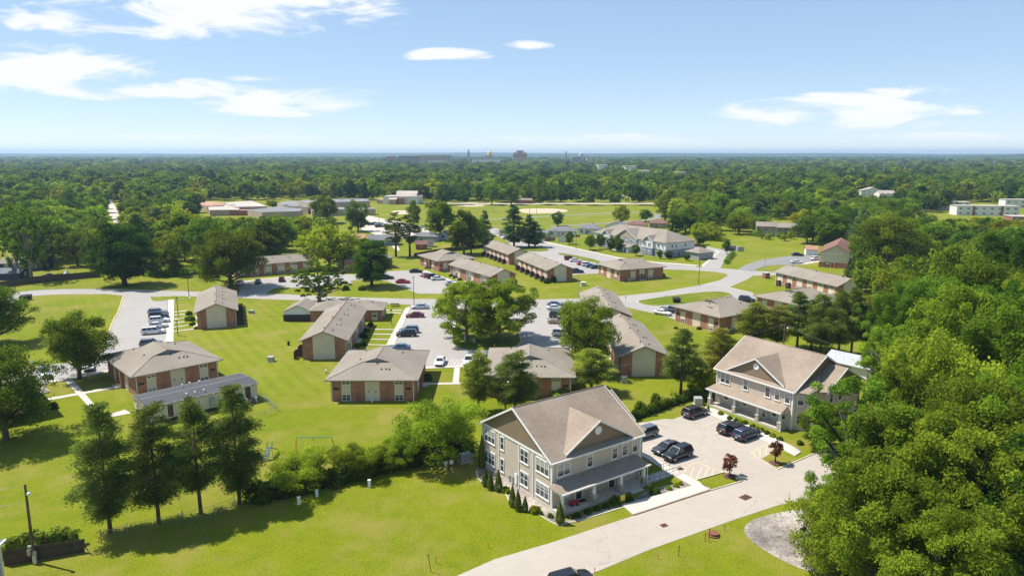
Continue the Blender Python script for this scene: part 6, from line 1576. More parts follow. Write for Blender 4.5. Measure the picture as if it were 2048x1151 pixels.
for (u, v, w, h, lb) in [(971, 971, 1.0, 2.5, 'arborvitae nearest the dark house corner shade'), (981, 978, 1.0, 2.4, 'second arborvitae of the back trio'), (997, 981, 1.1, 2.9, 'tallest arborvitae of the back trio by the meters'), (1025, 1012, .95, 2.9, 'slim arborvitae at the middle of the side bed'),
                         (1036, 1020, 1.0, 2.7, 'browned arborvitae in the side bed'), (1050, 1022, .85, 2.0, 'short arborvitae in the side bed'), (1120, 1046, 1.15, 2.9, 'arborvitae at the front porch corner'), (964, 934, 1.2, 4.6, 'tall dark columnar evergreen at the back corner of the near house'), (1416, 824, .6, 1.4, 'little cone shrub at the left porch post of the farther house')]:
    arbor(u, v, w, h, lb)
for (u, v, w, h, k, lb) in [(1012, 983, 1.3, .9, 'light', 'light mounded shrub beside the electric box'), (1070, 1023, 1.4, 1.0, 'yellow', 'light grassy clump in the side bed'), (1082, 1028, .6, .5, 'hedge', 'tiny shrub at the end of the side bed'), (1101, 1033, .7, .6, 'mid', 'small shrub at the porch corner'), (1141, 1035, .7, .5, 'hedge', 'first low shrub before the porch'),
                         (1154, 1032, .9, .6, 'hedge', 'second low shrub before the porch'), (1175, 1025, .9, .7, 'hedge', 'third low shrub before the porch'), (1194, 1019, .9, .7, 'dark', 'fourth low shrub before the porch'), (1211, 1014, .9, .7, 'hedge', 'fifth low shrub before the porch'), (1230, 1006, 1.3, 1.2, 'mid', 'feathery shrub beside the porch steps'), (1260, 1001, 1.0, .8, 'hedge', 'round shrub behind the yellow sign'),
                         (1309, 985, 1.4, .9, 'hedge', 'broad green shrub in the ramp bed'), (1338, 977, .9, .5, 'light', 'low light plant in the ramp bed'), (1352, 972, .8, .6, 'yellow', 'yellow grass clump near the ramp end'), (1361, 968, .7, .5, 'yellow', 'last yellow grass clump at the ramp end'),
                         (733, 663, 1.5, 1.2, 'hedge', 'boxy shrub nearest the far end of the long row'), (741, 652, 1.6, 1.3, 'hedge', 'upper boxy shrub along the long row'), (727, 675, 1.9, 1.6, 'dark', 'tall dark shrub along the long row'), (717, 693, 1.7, 1.1, 'mid', 'low shrub at the near end of the long row'), (729, 690, 1.3, 1.0, 'hedge', 'dark shrub by the near door of the long row'),
                         (378, 629, 1.8, 1.2, 'dark', 'dark shrub by the left row doors'), (381, 640, 2.6, 1.5, 'mid', 'big mounded shrub by the left row doors'), (385, 650, 1.6, 1.0, 'hedge', 'small round shrub by the left row doors'), (393, 657, 1.4, .8, 'mid', 'low shrub at the near corner of the left row'),
                         (692, 580, 2.2, 1.9, 'dark', 'left round clipped bush on the upper lawn'), (724, 580, 2.3, 1.7, 'dark', 'right round clipped bush on the upper lawn'), (1094, 566, 2.2, 2.2, 'hedge', 'left round bush at the gable of the upper right row'), (1107, 564, 2.0, 2.4, 'hedge', 'right round bush at the gable of the upper right row'), (107, 816, 1.6, 1.3, 'dark', 'clipped dark bush on the left lawn'),
                         (845, 762, 1.8, 1.6, 'dark', 'dark shrub at the entry of the middle hip roofed house'), (856, 760, 1.6, 1.7, 'hedge', 'second shrub at the entry of the middle hip roofed house'), (1280, 557, 2.6, 1.4, 'dark', 'left shrub at the wedge lawn house'), (1296, 556, 2.6, 1.3, 'dark', 'right shrub at the wedge lawn house'), (1327, 553, 1.4, 1.4, 'mid', 'shrub at the right corner of the wedge lawn house'),
                         (855, 537, 2.0, 1.0, 'hedge', 'shrub before the hip roofed house at the upper lot'), (903, 553, 1.8, 1.1, 'hedge', 'left shrub before the recessed doors'), (911, 556, 1.8, 1.0, 'hedge', 'middle shrub before the recessed doors'), (919, 560, 1.6, 1.0, 'hedge', 'right shrub before the recessed doors'), (1352, 657, 1.1, .7, 'mid', 'small shrub at the left corner of the island lot house'), (1398, 658, 1.4, .8, 'mid', 'small shrub at the wall of the island lot house'),
                         (1515, 472, 5.5, 4.2, 'light', 'round light bush below the tan row house'), (85, 800, 1.2, .9, 'hedge', 'low bush by the left hidden house'), (1280, 822, 2.0, 2.2, 'mid', 'straggly bush on the fence behind the near house'), (1312, 808, 1.8, 2.4, 'mid', 'second straggly bush on the fence line'), (1120, 795, 4.5, 2.2, 'light', 'bright brush behind the near house ridge')]:
    shrub(u, v, w, h, k, lb)
ORDN = 'first second third fourth fifth sixth seventh eighth ninth tenth eleventh twelfth thirteenth fourteenth'.split()
for i, (u, v) in enumerate([(1441, 829), (1459, 838), (1473, 843), (1480, 846), (1489, 848), (1506, 855), (1514, 859), (1523, 863), (1534, 868), (1545, 874), (1560, 880), (1600, 888)]):
    shrub(u, v, 1.0 if i not in (3, 6) else .7, .75, 'hedge' if i % 3 else 'yellow', ORDN[i] + ' clipped shrub from the left along the farther house walk', 'clipped shrubs along the farther house walk')
# ================================================================== vehicles
SPEC = {  # length, width, height, cabin base rear/front, cabin roof rear/front (fractions of length from the middle), belt, hood height
    'sedan': (4.8, 1.82, 1.45, -.40, .24, -.24, .05, .98, .90), 'suv': (4.75, 1.90, 1.74, -.485, .235, -.43, .07, 1.08, 1.05), 'hatch': (4.3, 1.78, 1.55, -.48, .25, -.36, .07, 1.0, .95),
    'van': (5.1, 1.98, 1.76, -.49, .335, -.45, .14, 1.03, 1.02), 'pickup': (5.7, 1.98, 1.85, -.10, .22, -.07, .09, 1.13, 1.10), 'wagon': (4.9, 1.9, 1.70, -.485, .22, -.42, .07, 1.05, 1.02)}
_car = {}
def car_parts(kind):
    if kind in _car: return _car[kind]
    L, W, H, b0, b1, r0, r1, belt, hood = SPEC[kind]
    w = W / 2
    tailz = belt + .02 if kind == 'sedan' else belt
    st = [(-.5, .84, .46, tailz - .16), (-.488, .93, .34, tailz - .05), (-.43, .99, .27, tailz), (-.30, 1, .24, belt), (-.12, 1, .22, belt), (.08, 1, .22, belt), (.22, 1, .23, belt - .02), (.30, .995, .24, hood), (.42, .97, .26, hood - .08), (.478, .90, .32, hood - .17), (.5, .78, .44, hood - .26)]
    b = MB(); ring = []
    for (x, k, z0, z1) in st:
        ww = w * k; x *= L
        pts = [(-ww * .86, z0), (-ww * .985, z0 + .12), (-ww, (z0 + z1) / 2), (-ww * .975, z1 - .12), (-ww * .86, z1 - .015), (-ww * .45, z1 + .015), (ww * .45, z1 + .015), (ww * .86, z1 - .015), (ww * .975, z1 - .12), (ww, (z0 + z1) / 2), (ww * .985, z0 + .12), (ww * .86, z0)]
        ring.append([len(b.v) + i for i in range(12)]); b.v += [(x, y, z) for y, z in pts]
    for i in range(len(st) - 1):
        for j in range(12):
            k = (j + 1) % 12; b.f.append((ring[i][j], ring[i][k], ring[i + 1][k], ring[i + 1][j])); b.m.append(0)
    b.f.append(tuple(ring[0][::-1])); b.m.append(0); b.f.append(tuple(ring[-1])); b.m.append(0)
    body = b.mesh('body', [PAINT['white']], True)
    # cabin shell
    c = MB(); wb, wt = w * .90, w * .70
    zb, zt = belt - .03, H
    low = [(b0 * L, -wb, zb), (b1 * L, -wb, zb), (b1 * L, wb, zb), (b0 * L, wb, zb)]
    mx0, mx1 = r0 * L, r1 * L
    top = [(mx0, -wt, zt - .05), (mx1, -wt, zt - .05), (mx1, wt, zt - .05), (mx0, wt, zt - .05)]
    c.hexa(low + top)
    c.poly([(mx0 + .06, -wt * .9, zt), (mx1 - .06, -wt * .9, zt), (mx1 - .06, wt * .9, zt), (mx0 + .06, wt * .9, zt)])
    tq = [(mx0, -wt, zt - .05), (mx1, -wt, zt - .05), (mx1, wt, zt - .05), (mx0, wt, zt - .05)]; ti_ = [(mx0 + .06, -wt * .9, zt), (mx1 - .06, -wt * .9, zt), (mx1 - .06, wt * .9, zt), (mx0 + .06, wt * .9, zt)]
    for i in range(4):
        j = (i + 1) % 4; c.poly([tq[i], tq[j], ti_[j], ti_[i]])
    if kind == 'pickup':
        pass
    cabin = c.mesh('cabin', [PAINT['white']])
    def lerp(a, d, t): return tuple(a[i] + (d[i] - a[i]) * t for i in range(3))
    def inset(q, t0, t1, s0, s1, n, off=.012):
        """sub-quad of q (bottom 0-1, top 3-2)"""
        nn = Vector(n).normalized() * off
        f = lambda s, t: Vector(lerp(lerp(q[0], q[1], s), lerp(q[3], q[2], s), t)) + nn
        return [f(s0, t0), f(s1, t0), f(s1, t1), f(s0, t1)]
    wins = {}
    m = MB(); m.poly(inset([low[1], low[2], top[2], top[1]], .06, .92, .06, .94, (1, 0, .6))); wins['windshield'] = m.mesh('windshield', [M['car_glass']])
    m = MB(); m.poly(inset([low[3], low[0], top[0], top[3]], .18 if kind != 'sedan' else .06, .90, .08, .92, (-1, 0, .5))); wins['rear_window'] = m.mesh('rear_window', [M['car_glass']])
    for nm, q, sgn in (('l', [low[0], low[1], top[1], top[0]], -1), ('r', [low[2], low[3], top[3], top[2]], 1)):
        m = MB()
        cuts = [(.06, .30), (.33, .60), (.63, .93)] if kind in ('suv', 'van', 'wagon') else [(.10, .47), (.50, .92)]
        if sgn > 0: cuts = [(1 - y, 1 - x) for x, y in cuts]
        for (s0, s1) in cuts: m.poly(inset(q, .14, .90, s0, s1, (0, sgn, .35)))
        wins[nm] = m.mesh('side_window', [M['car_glass']])
    t = MB(); r = .33 if kind in ('sedan', 'hatch') else .37
    prof = [(r * .62, -.11), (r * .95, -.115), (r, -.07), (r, .07), (r * .95, .115), (r * .62, .11)]
    n = 16
    for (rr, y) in prof:
        for k in range(n): t.v.append((rr * math.cos(6.2832 * k / n), y, rr * math.sin(6.2832 * k / n)))
    for i in range(len(prof) - 1):
        for k in range(n):
            k2 = (k + 1) % n; t.f.append((i * n + k, i * n + k2, (i + 1) * n + k2, (i + 1) * n + k)); t.m.append(0)
    tyre = t.mesh('tyre', [M['rubber']])
    t = MB()
    for y in (-.09, .09): t.poly([(r * .63 * math.cos(6.2832 * k / n), y, r * .63 * math.sin(6.2832 * k / n)) for k in range(n)][::(1 if y < 0 else -1)])
    rim = t.mesh('rim', [M['rim']])
    h = MB(); h.box(-.10, .05, -.18, .18, -.07, .07); hl = h.mesh('headlight', [M['lamp_white']])
    h = MB(); h.box(-.05, .06, -.12, .12, -.12, .10); tl = h.mesh('tail_light', [M['lamp_red']])
    bp = MB(); bp.box(-.5 * L - .03, -.5 * L + .12, -w * .82, w * .82, .36, .56); bp.box(.5 * L - .10, .5 * L + .03, -w * .76, w * .76, .34, .54); bpm = bp.mesh('bumper', [M['rubber']])
    pl = MB(); pl.box(-.5 * L - .05, -.5 * L - .032, -.16, .16, .62, .74); plm = pl.mesh('number_plate', [M['white_plastic']])
    bed = None
    if kind == 'pickup':
        q = MB(); q.box(-.49 * L, -.11 * L, -w * .82, w * .82, belt - .0, belt + .012); bed = q.mesh('truck_bed', [M['rubber']])
    _car[kind] = (body, cabin, wins, tyre, rim, hl, tl, bpm, plm, bed, r)
    return _car[kind]
def car(u, v, kind, col, heading, label, group=None, fine=True, pos=None):
    body, cabin, wins, tyre, rim, hl, tl, bpm, plm, bed, r = car_parts(kind)
    L, W, H, *_ = SPEC[kind]; belt, hood = SPEC[kind][7], SPEC[kind][8]
    p = pos or G(u, v)
    nm = {'sedan': 'parked_sedan', 'suv': 'parked_suv', 'hatch': 'parked_hatchback', 'van': 'parked_minivan', 'pickup': 'parked_pickup', 'wagon': 'parked_suv'}[kind]
    o = empty(nm, (p.x, p.y, .035), R(heading), label, 'pickup' if kind == 'pickup' else 'minivan' if kind == 'van' else 'car', group)
    for nm, me in (('body', body), ('cabin', cabin)):
        q = link(nm, me, (), o)
        q.material_slots[0].link = 'OBJECT'; q.material_slots[0].material = PAINT[col]
    for k, me in wins.items(): link({'l': 'side_window', 'r': 'side_window'}.get(k, k), me, (), o)
    for x in (-.30, .315):
        for y in (-1, 1):
            q = link('wheel', tyre, (), o, (x * L, y * (W / 2 - .10), r))
            if fine: link('rim', rim, (), q)
    for y in (-1, 1):
        link('headlight', hl, (), o, (.482 * L, y * W * .34, hood - .26)); link('tail_light', tl, (), o, (-.492 * L, y * W * .40, belt - .16))
    link('bumper', bpm, (), o)
    if fine: link('number_plate', plm, (), o)
    if bed: link('truck_bed', bed, (), o)
    return o
A1, B1 = 215, 35
g = 'cars in the lot between the houses'
car(1355, 915, 'suv', 'black', A1, 'black boxy suv facing the near house, closest to the ramp', g)
car(1333, 902, 'sedan', 'charcoal', A1, 'dark grey sedan beside the black boxy suv', g)
car(1287, 874, 'wagon', 'grey', A1, 'grey suv half hidden by the near house wall', g)
car(1389, 831, 'suv', 'charcoal', B1, 'charcoal suv at the grass end of the lot', g)
car(1461, 863, 'suv', 'black', B1, 'black suv nosed up to the farther house walk', g)
car(1493, 875, 'wagon', 'navy', B1, 'dark navy suv beside the black suv', g)
car(1141, 1172, 'suv', 'black', 25, 'dark car roof cut by the bottom edge of the road')
g = 'cars in the left lot'
car(307, 667, 'van', 'white', 21, 'white minivan nearest in the left lot', g); car(315, 655, 'sedan', 'white', 21, 'white sedan between minivan and white suv in the left lot', g); car(319, 645, 'suv', 'white', 21, 'white suv in the left lot', g)
car(318, 636, 'suv', 'navy', 21, 'dark blue suv in the left lot', g); car(316, 628, 'wagon', 'silver', 21, 'silver wagon farthest in the left lot', g); car(303, 692, 'suv', 'grey', 21, 'grey car peeking over the left hip roof', g)
car(90, 752, 'suv', 'ice', -50, 'pale blue suv at the left end of the lower stalls', g); car(178, 738, 'sedan', 'white', -58, 'white sedan under the leafy tree by the lower stalls', g)
g = 'cars in the middle lot'
car(840, 617, 'sedan', 'ice', 184, 'pale silver sedan by the street entrance of the middle lot', g); car(830, 634, 'sedan', 'maroon', 184, 'maroon sedan in the middle lot', g); car(818, 665, 'suv', 'blue', 184, 'steel blue suv behind the black one in the middle lot', g)
car(813, 672, 'suv', 'black', 184, 'black suv in the middle lot', g); car(799, 700, 'sedan', 'blue', 184, 'blue car half behind the middle hip roof', g); car(880.5, 728, 'sedan', 'white', -92, 'white car facing out at the foot of the middle lot', g)
car(938, 727, 'pickup', 'white', -92, 'white pickup hidden behind the olive pine', g); car(972, 722, 'van', 'silver', -92, 'silver van hidden by the roof edge at the middle lot', g)
g = 'cars on the right side of the middle lot'
car(1111, 612.5, 'sedan', 'blue', 0, 'blue sedan behind the white one by the street', g); car(1111, 619, 'sedan', 'white', 0, 'white sedan on the right side of the middle lot', g); car(1116, 634, 'suv', 'charcoal', 0, 'dark suv just behind the tan pickup', g)
car(1118, 646, 'pickup', 'tan', 0, 'tan pickup truck beside the big leafy tree', g); car(1124, 671, 'wagon', 'white', 0, 'white suv half under the big leafy tree', g)
g = 'cars in the upper lot'
car(832, 545, 'sedan', 'black', 5, 'black sedan at the back of the upper lot', g, False); car(853, 552.5, 'sedan', 'white', 15, 'white sedan first in the upper lot row', g, False); car(860, 554.5, 'sedan', 'red', 15, 'red car squeezed in the upper lot row', g, False); car(867, 556.5, 'suv', 'navy', 15, 'navy suv in the upper lot row', g, False)
car(876, 559.7, 'sedan', 'white', 15, 'white sedan last in the upper lot row', g, False); car(905, 570, 'sedan', 'silver', 15, 'silver sedan near the tree tops in the upper lot', g, False); car(916, 574, 'suv', 'white', 15, 'white suv near the tree tops in the upper lot', g, False)
car(806, 566, 'sedan', 'red', 5, 'red sedan alone at the upper lawn edge', g, False); car(774, 557.5, 'sedan', 'black', 0, 'black coupe right of the dark oval tree', g, False); car(760, 558.5, 'suv', 'black', 0, 'black suv in the shade of the dark oval tree', g, False)
g = 'cars in the upper left lot'
car(480, 569, 'suv', 'white', 100, 'white car under the large tree at the upper left lot', g, False); car(516, 566, 'sedan', 'blue', 105, 'blue grey sedan in the upper left lot', g, False); car(563.5, 562, 'suv', 'maroon', 105, 'red suv in the upper left lot', g, False)
g = 'cars by the upper street lot'
for (u, v, k, c, lb) in [(1140, 519.5, 'suv', 'maroon', 'dark red suv first in the upper street lot'), (1151, 523, 'sedan', 'white', 'white sedan second in the upper street lot'), (1166, 529.5, 'sedan', 'red', 'red car third in the upper street lot'), (1175, 532, 'suv', 'white', 'white suv fourth in the upper street lot'), (1183, 534.5, 'sedan', 'blue', 'blue car fifth in the upper street lot'), (1193, 537, 'sedan', 'green', 'dark green car last in the upper street lot')]:
    car(u, v, k, c, 8, lb, g, False)
car(1154, 545.5, 'suv', 'navy', 5, 'navy suv at the gable of the upper right row', g, False)
car(1325, 629, 'sedan', 'white', -38, 'white sedan at the island lot', None); car(1341, 624.5, 'pickup', 'black', -38, 'black pickup beside the island lot house')
car(1494, 603, 'suv', 'black', -32, 'black suv between the two island lot houses'); car(1729, 581, 'suv', 'silver', 100, 'silver suv beside the white bay brick row')
car(1595, 511.5, 'sedan', 'navy', -8, 'navy sedan on the grey hall lot', 'cars on the hall lot', False); car(1594, 526.5, 'sedan', 'white', -5, 'white sedan at the front of the hall lot', 'cars on the hall lot', False); car(1631, 520, 'wagon', 'white', 30, 'white suv near the hall shed', 'cars on the hall lot', False)
car(1396, 493, 'sedan', 'maroon', 10, 'maroon car behind the blue apartments', None, False)
rs = random.Random(9)
for (x, y) in [(580, 400), (632, 388), (665, 392), (675, 424), (712, 398), (748, 402), (760, 412), (790, 458), (905, 445), (940, 448), (1150, 436), (1105, 490), (1010, 470), (880, 430)]:
    kd, cl = rs.choice(['sedan', 'suv', 'sedan', 'van']), rs.choice(['black', 'charcoal', 'silver', 'grey', 'navy', 'white'])
    car(640 + x / 5.689, 380 + y / 5.689, kd, cl, rs.choice([20, 25, 200]), 'small ' + cl + ' ' + kd + (' in the upper rows' if y < 415 else ' in the lower rows') + (' left' if x < 700 else ' right' if x > 900 else ' middle') + ' part of the school car park', 'cars on the school car park', False)
car(638, 375, 'sedan', 'red', 95, 'tiny car on the straight far street', None, False, pos=G(216, 406))
# ================================================================== street furniture and small things
def light_pole(u, v, top, label, arm=1, m='black_metal', r=.09):
    p = G(u, v); h = height_at(p, top)
    o = empty('street_lamp', (p.x, p.y, 0), 0, label, 'lamp', 'street lamps of the complex')
    b = MB(); b.tube([(0, 0, 0), (0, 0, h)], [r, r * .65], 7); b.build('pole', M[m], o)
    b = MB(); b.lathe([(r * 2.2, 0), (r * 2.2, .25), (r, .35)], 8); b.build('base', M['concrete'], o)
    if arm:
        b = MB(); b.tube([(0, 0, h - .1), (.5 * arm, 0, h + .15), (1.3 * arm, 0, h + .2)], .04, 5); b.build('arm', M[m], o)
        b = MB(); b.box(min(1.1 * arm, 1.8 * arm), max(1.1 * arm, 1.8 * arm), -.14, .14, h + .10, h + .26); b.build('lamp_head', M['metal'], o)
    else:
        b = MB(); b.box(-.22, .22, -.22, .22, h, h + .2); b.build('lamp_head', M['black_metal'], o)
for (u, v, t, lb, a) in [(828, 609, 555, 'tall dark lamp post at the mouth of the middle lot', 0), (378, 592, 545, 'lamp post at the street beside the left row', 1), (1397, 571, 524, 'dark lamp post on the wedge lawn by the curve', 0), (1529, 542, 497, 'lamp post at the grey hall lot', 1), (1157, 597, 545, 'thin grey lamp post by the upper right row', 0), (357, 636, 596, 'lamp post at the far end of the left sidewalk', 0),
                         (356, 671, 643, 'lamp post at the near end of the left sidewalk', 0), (974, 735, 698, 'dark lamp post at the middle hip roof corner', 0), (783, 650, 620, 'thin post on the lawn by the long row', 0), (31, 581, 532, 'lamp post by the street at far left', 0), (92, 768, 731, 'lamp post by the pale blue suv', 0), (1152, 500, 466, 'lamp post on the upper street', 0),
                         (1027, 671, 657, 'short dark post on the tree island', 0), (1455, 510, 480, 'lamp post by the bin store', 1), (1900, 560, 518, 'lamp on the striped lawn at right', 0), (720, 468, 445, 'white lamp post at the school lot', 0), (758, 445, 421, 'tall lamp on the school lot', 0), (1240, 618, 612, 'short post', 0)][:-1]:
    light_pole(u, v, t, lb, a, 'metal' if 'grey' in lb or 'white' in lb else 'black_metal', .10)
def utility_pole(u, v, top, label, m='pole_wood', lean=0.0, arm=False, lamp=True, h=None, base=None):
    p = base or G(u, v); h = h or height_at(p, top)
    o = empty('utility_pole', (p.x, p.y, 0), 0, label, 'pole')
    b = MB(); b.tube([(0, 0, 0), (lean * .5, 0, h * .5), (lean, 0, h)], [.17, .14, .11], 9); b.build('shaft', M[m], o)
    if arm:
        b = MB(); b.box(lean - 1.0, lean + 1.0, -.06, .06, h - .6, h - .45); b.build('cross_arm', M[m], o)
        for x in (-.9, -.3, .3, .9):
            b = MB(); b.tube([(lean + x, 0, h - .45), (lean + x, 0, h - .22)], .04, 5); b.build('insulator', M['white_plastic'], o)
    if lamp:
        b = MB(); b.tube([(lean, 0, h - .7), (lean + .35, -.2, h - .6), (lean + .45, -.25, h - .75)], .03, 5); b.build('lamp_arm', M['metal'], o)
        b = MB(); b.lathe([(.20, h - .98), (.17, h - .8), (.05, h - .7)], 10, c=(lean + .45, -.25)); b.build('lamp_head', M['white_plastic'], o)
    return o, p + Vector((lean, 0, h))
_, top1 = utility_pole(69, 1123, 968, 'brown utility pole with a lamp before the old board fence', lean=.10)
po_ = G(69, 1123)
o_ = [x for x in COL.objects if x.name.startswith('utility_pole')][0]
for (dx, z0, z1) in ((-.42, .9, 1.5), (-.30, 1.5, 2.0), (.16, .9, 1.4)):
    b = MB(); b.box(dx, dx + .34, -.34, -.14, z0, z1); b.build('meter_box', M['metal'], o_)
b = MB(); b.box(.12, .40, -.42, -.16, .0, .95); b.build('conduit_box', M['cream'], o_)
A0 = Vector((4.75, 78.7, 0)); ua = Vector((math.cos(R(35.2)), math.sin(R(35.2)), 0)); va = Vector((-ua.y, ua.x, 0))
_, top2 = utility_pole(1011, 833, 752, 'pale utility pole rising behind the near house ridge', 'wood', arm=False)
_, top3 = utility_pole(1563, 748, 646, 'orange brown utility pole behind the farther house', 'pole_wood')
_, top4 = utility_pole(1737, 778, 704, 'pale service pole beside the metal roofed shed', 'metal', lamp=False)
def cable(a, c, sag, label, r=.022):
    b = MB(); pts = []
    for i in range(15):
        t = i / 14; q = a.lerp(c, t); q.z -= sag * 4 * t * (1 - t); pts.append(q)
    b.tube(pts, r, 4); tag(b.build('overhead_cable', M['metal']), label, 'cable')
cable(top3, top4, 1.0, 'overhead cable from the orange brown pole to the pale service pole')
cable(top4, Vector((74, 82, 9)), 1.0, 'overhead cable running into the right wood')
cable(top1 + Vector((0, 0, -.1)), top1 + Vector((-40, -14, 1)), 1.0, 'upper cable leaving the left edge from the near pole')
cable(top1 + Vector((0, 0, -1.9)), top1 + Vector((-40, -14, -1)), 1.0, 'lower cable leaving the left edge from the near pole')
cable(top2, top3, 2.2, 'long thin cable from the pale pole towards the orange brown pole', .015)
# old board fence at lower left, boards one by one
fo = empty('board_fence', tuple(G(20, 1128)[:2]) + (0,), 0, 'old brown board fence behind the near utility pole', 'fence')
bm_ = MB(); bm_.box(-.07, .07, -.012, .012, 0, 1); bme = bm_.mesh('board', [M['fence_wood']])
P0, P1 = G(10, 1131), G(168, 1103)
nb = 74
fr_ = random.Random(2)
for i in range(nb):
    q = P0.lerp(P1, i / (nb - 1)) - Vector(fo.location)
    o = link('board', bme, (), fo, (q.x, q.y, 0), math.atan2(P1.y - P0.y, P1.x - P0.x)); hh = 1.75 - .25 * (i / nb) + fr_.uniform(-.06, .06); o.scale = (1, 1, hh); o.rotation_euler[1] = fr_.uniform(-.03, .03) + (.10 if i > 62 else 0)
b = MB(); q0, q1 = P0 - Vector(fo.location), P1 - Vector(fo.location)
for z in (.4, 1.3): b.tube([q0 + Vector((0, .06, z)), q1 + Vector((0, .06, z - .15))], .035, 4)
b.build_each('rail', M['fence_wood'], fo)
b = MB(); b.tube([q1 + Vector((.2, 0, .55)), q1 + Vector((1.3, -.7, .03))], .05, 4); b.build('fallen_rail', M['fence_wood'], fo)
# board fences
def fence(pts, h, m, label, name='board_fence', step=2.4, solid=True):
    P = [G(*p) for p in pts]
    o = empty(name, (P[0].x, P[0].y, 0), 0, label, 'fence')
    for i in range(len(P) - 1):
        a, c = P[i] - P[0], P[i + 1] - P[0]; L = (c - a).length; n = max(1, round(L / step)); rz = math.atan2(c.y - a.y, c.x - a.x)
        pm = MB(); pm.box(.04, L / n - .04, -.025, .025, .06, h); me = pm.mesh('fence_panel', [M[m]])
        po = MB(); po.box(-.06, .06, -.06, .06, 0, h + .12); pme = po.mesh('post', [M[m]])
        for k in range(n):
            q = a.lerp(c, k / n)
            link('fence_panel', me, (), o, (q.x, q.y, 0), rz); link('post', pme, (), o, (q.x, q.y, 0), rz)
    return o
fence([(0, 577), (70, 566), (200, 554)], 2.2, 'fence_wood', 'long grey board fence behind the left street')
fence([(1061, 476), (1089, 483), (1111, 481)], 1.8, 'wood', 'brown board fence beside the small white garage')
fence([(828, 515), (870, 507), (905, 502)], 1.8, 'fence_wood', 'dark board fence behind the upper hip roofed house')
fence([(900, 503), (975, 495)], 1.8, 'fence_wood', 'dark board fence under the trees by the farthest row')
# dark board fence before the garage, boards one by one
P0, P1 = G(568, 642.5), G(641, 641.5)
gf = empty('privacy_fence', (P0.x, P0.y, 0), 0, 'dark stained board fence in front of the small garage', 'fence')
bm_ = MB(); bm_.box(-.13, .13, -.02, .02, .03, 1.75); bme = bm_.mesh('board', [M['dark_wood']])
for i in range(32):
    q = P0.lerp(P1, i / 31) - P0; link('board', bme, (), gf, (q.x, q.y, 0), .02)
for z in (.4, 1.4):
    b = MB(); b.box(0, (P1 - P0).x, .025, .07, z, z + .09); b.build_each('rail', M['dark_wood'], gf)
# patio screens on the garden sides of the brick rows
def screen(root_lb, side, a, label, w=1.7, L=None):
    r = ROW[root_lb]; x = GW * side
    loc = Matrix.Rotation(r.rotation_euler[2], 4, 'Z') @ Vector((x + side * .05, a, 0)) + Vector(r.location)
    o = empty('patio_screen', tuple(loc), r.rotation_euler[2] + (math.pi if side < 0 else 0), label, 'fence', 'dark patio screens')
    b = MB()
    for k in range(6): b.box(.04 + k * w / 6, .04 + (k + .93) * w / 6, -.025, .025, .05, 1.75)
    b.build_each('board', M['dark_wood'], o); b = MB(); b.box(w, w + .1, -.05, .05, 0, 1.85); b.build('post', M['dark_wood'], o)
    b = MB()
    for k in range(4): b.box(w - .025 + .13, w + .025 + .13, .06 + k * .42, .06 + (k + .93) * .42, .05, 1.7)
    b.build_each('board', M['dark_wood'], o)
RLB = [r[4] for r in rows]
ORD = ['first', 'second', 'third', 'fourth', 'fifth', 'sixth']
for k in range(6): screen(RLB[5], -1, 12.5 - k * 4.9, ORD[k] + ' dark patio screen from the far end of the upper right brick row')
for k in range(6): screen(RLB[6], -1, 12.5 - k * 4.7, ORD[k] + ' dark patio screen from the far end of the farthest brick row')
for k in range(5): screen(RLB[0], 1, -12 + k * 4.6, ORD[k] + ' dark patio screen from the gable on the left row')
screen(RLB[4], 1, -12.6, 'dark patio screen at the gable of the row with recessed doors'); screen(RLB[1], -1, -13.2, 'dark patio screen at the near corner of the long row'); screen(RLB[1], -1, -9.4, 'second dark patio screen on the long row')
for k in (11.0, 6.4): screen(RLB[7], -1, k, ('farther' if k > 8 else 'nearer') + ' dark patio screen before the white bays')
# chain-link fence by the trailer
def chain_fence(pts, label, h=1.2, z=0):
    P = [G(*p) for p in pts]; o = empty('chain_link_fence', (P[0].x, P[0].y, 0), 0, label, 'fence')
    for i, p in enumerate(P):
        q = p - P[0]
        b = MB(); b.tube([(q.x, q.y, 0), (q.x, q.y, h + .05)], .03, 5); b.build('post', M['metal'], o)
    for i in range(len(P) - 1):
        a, c = P[i] - P[0], P[i + 1] - P[0]
        b = MB(); b.tube([a + Vector((0, 0, h)), c + Vector((0, 0, h))], .022, 4); b.build('top_rail', M['metal'], o)
        b = MB(); n = int((c - a).length / .22)
        for k in range(n):
            s = a.lerp(c, k / n); e = a.lerp(c, min(1, (k + 3) / n))
            b.tube([s, e + Vector((0, 0, h))], .006, 3, cap=False); b.tube([s + Vector((0, 0, h)), e], .006, 3, cap=False)
        b.build('wire_mesh', M['metal'], o)
chain_fence([(519, 796), (537, 808), (556, 822), (530, 834), (500, 842)], 'chain link fence enclosing the trailer end')
chain_fence([(203, 1086), (256, 1068), (368, 1046), (430, 1030), (470, 1014)], 'thin wire fence along the four pines', 1.3)
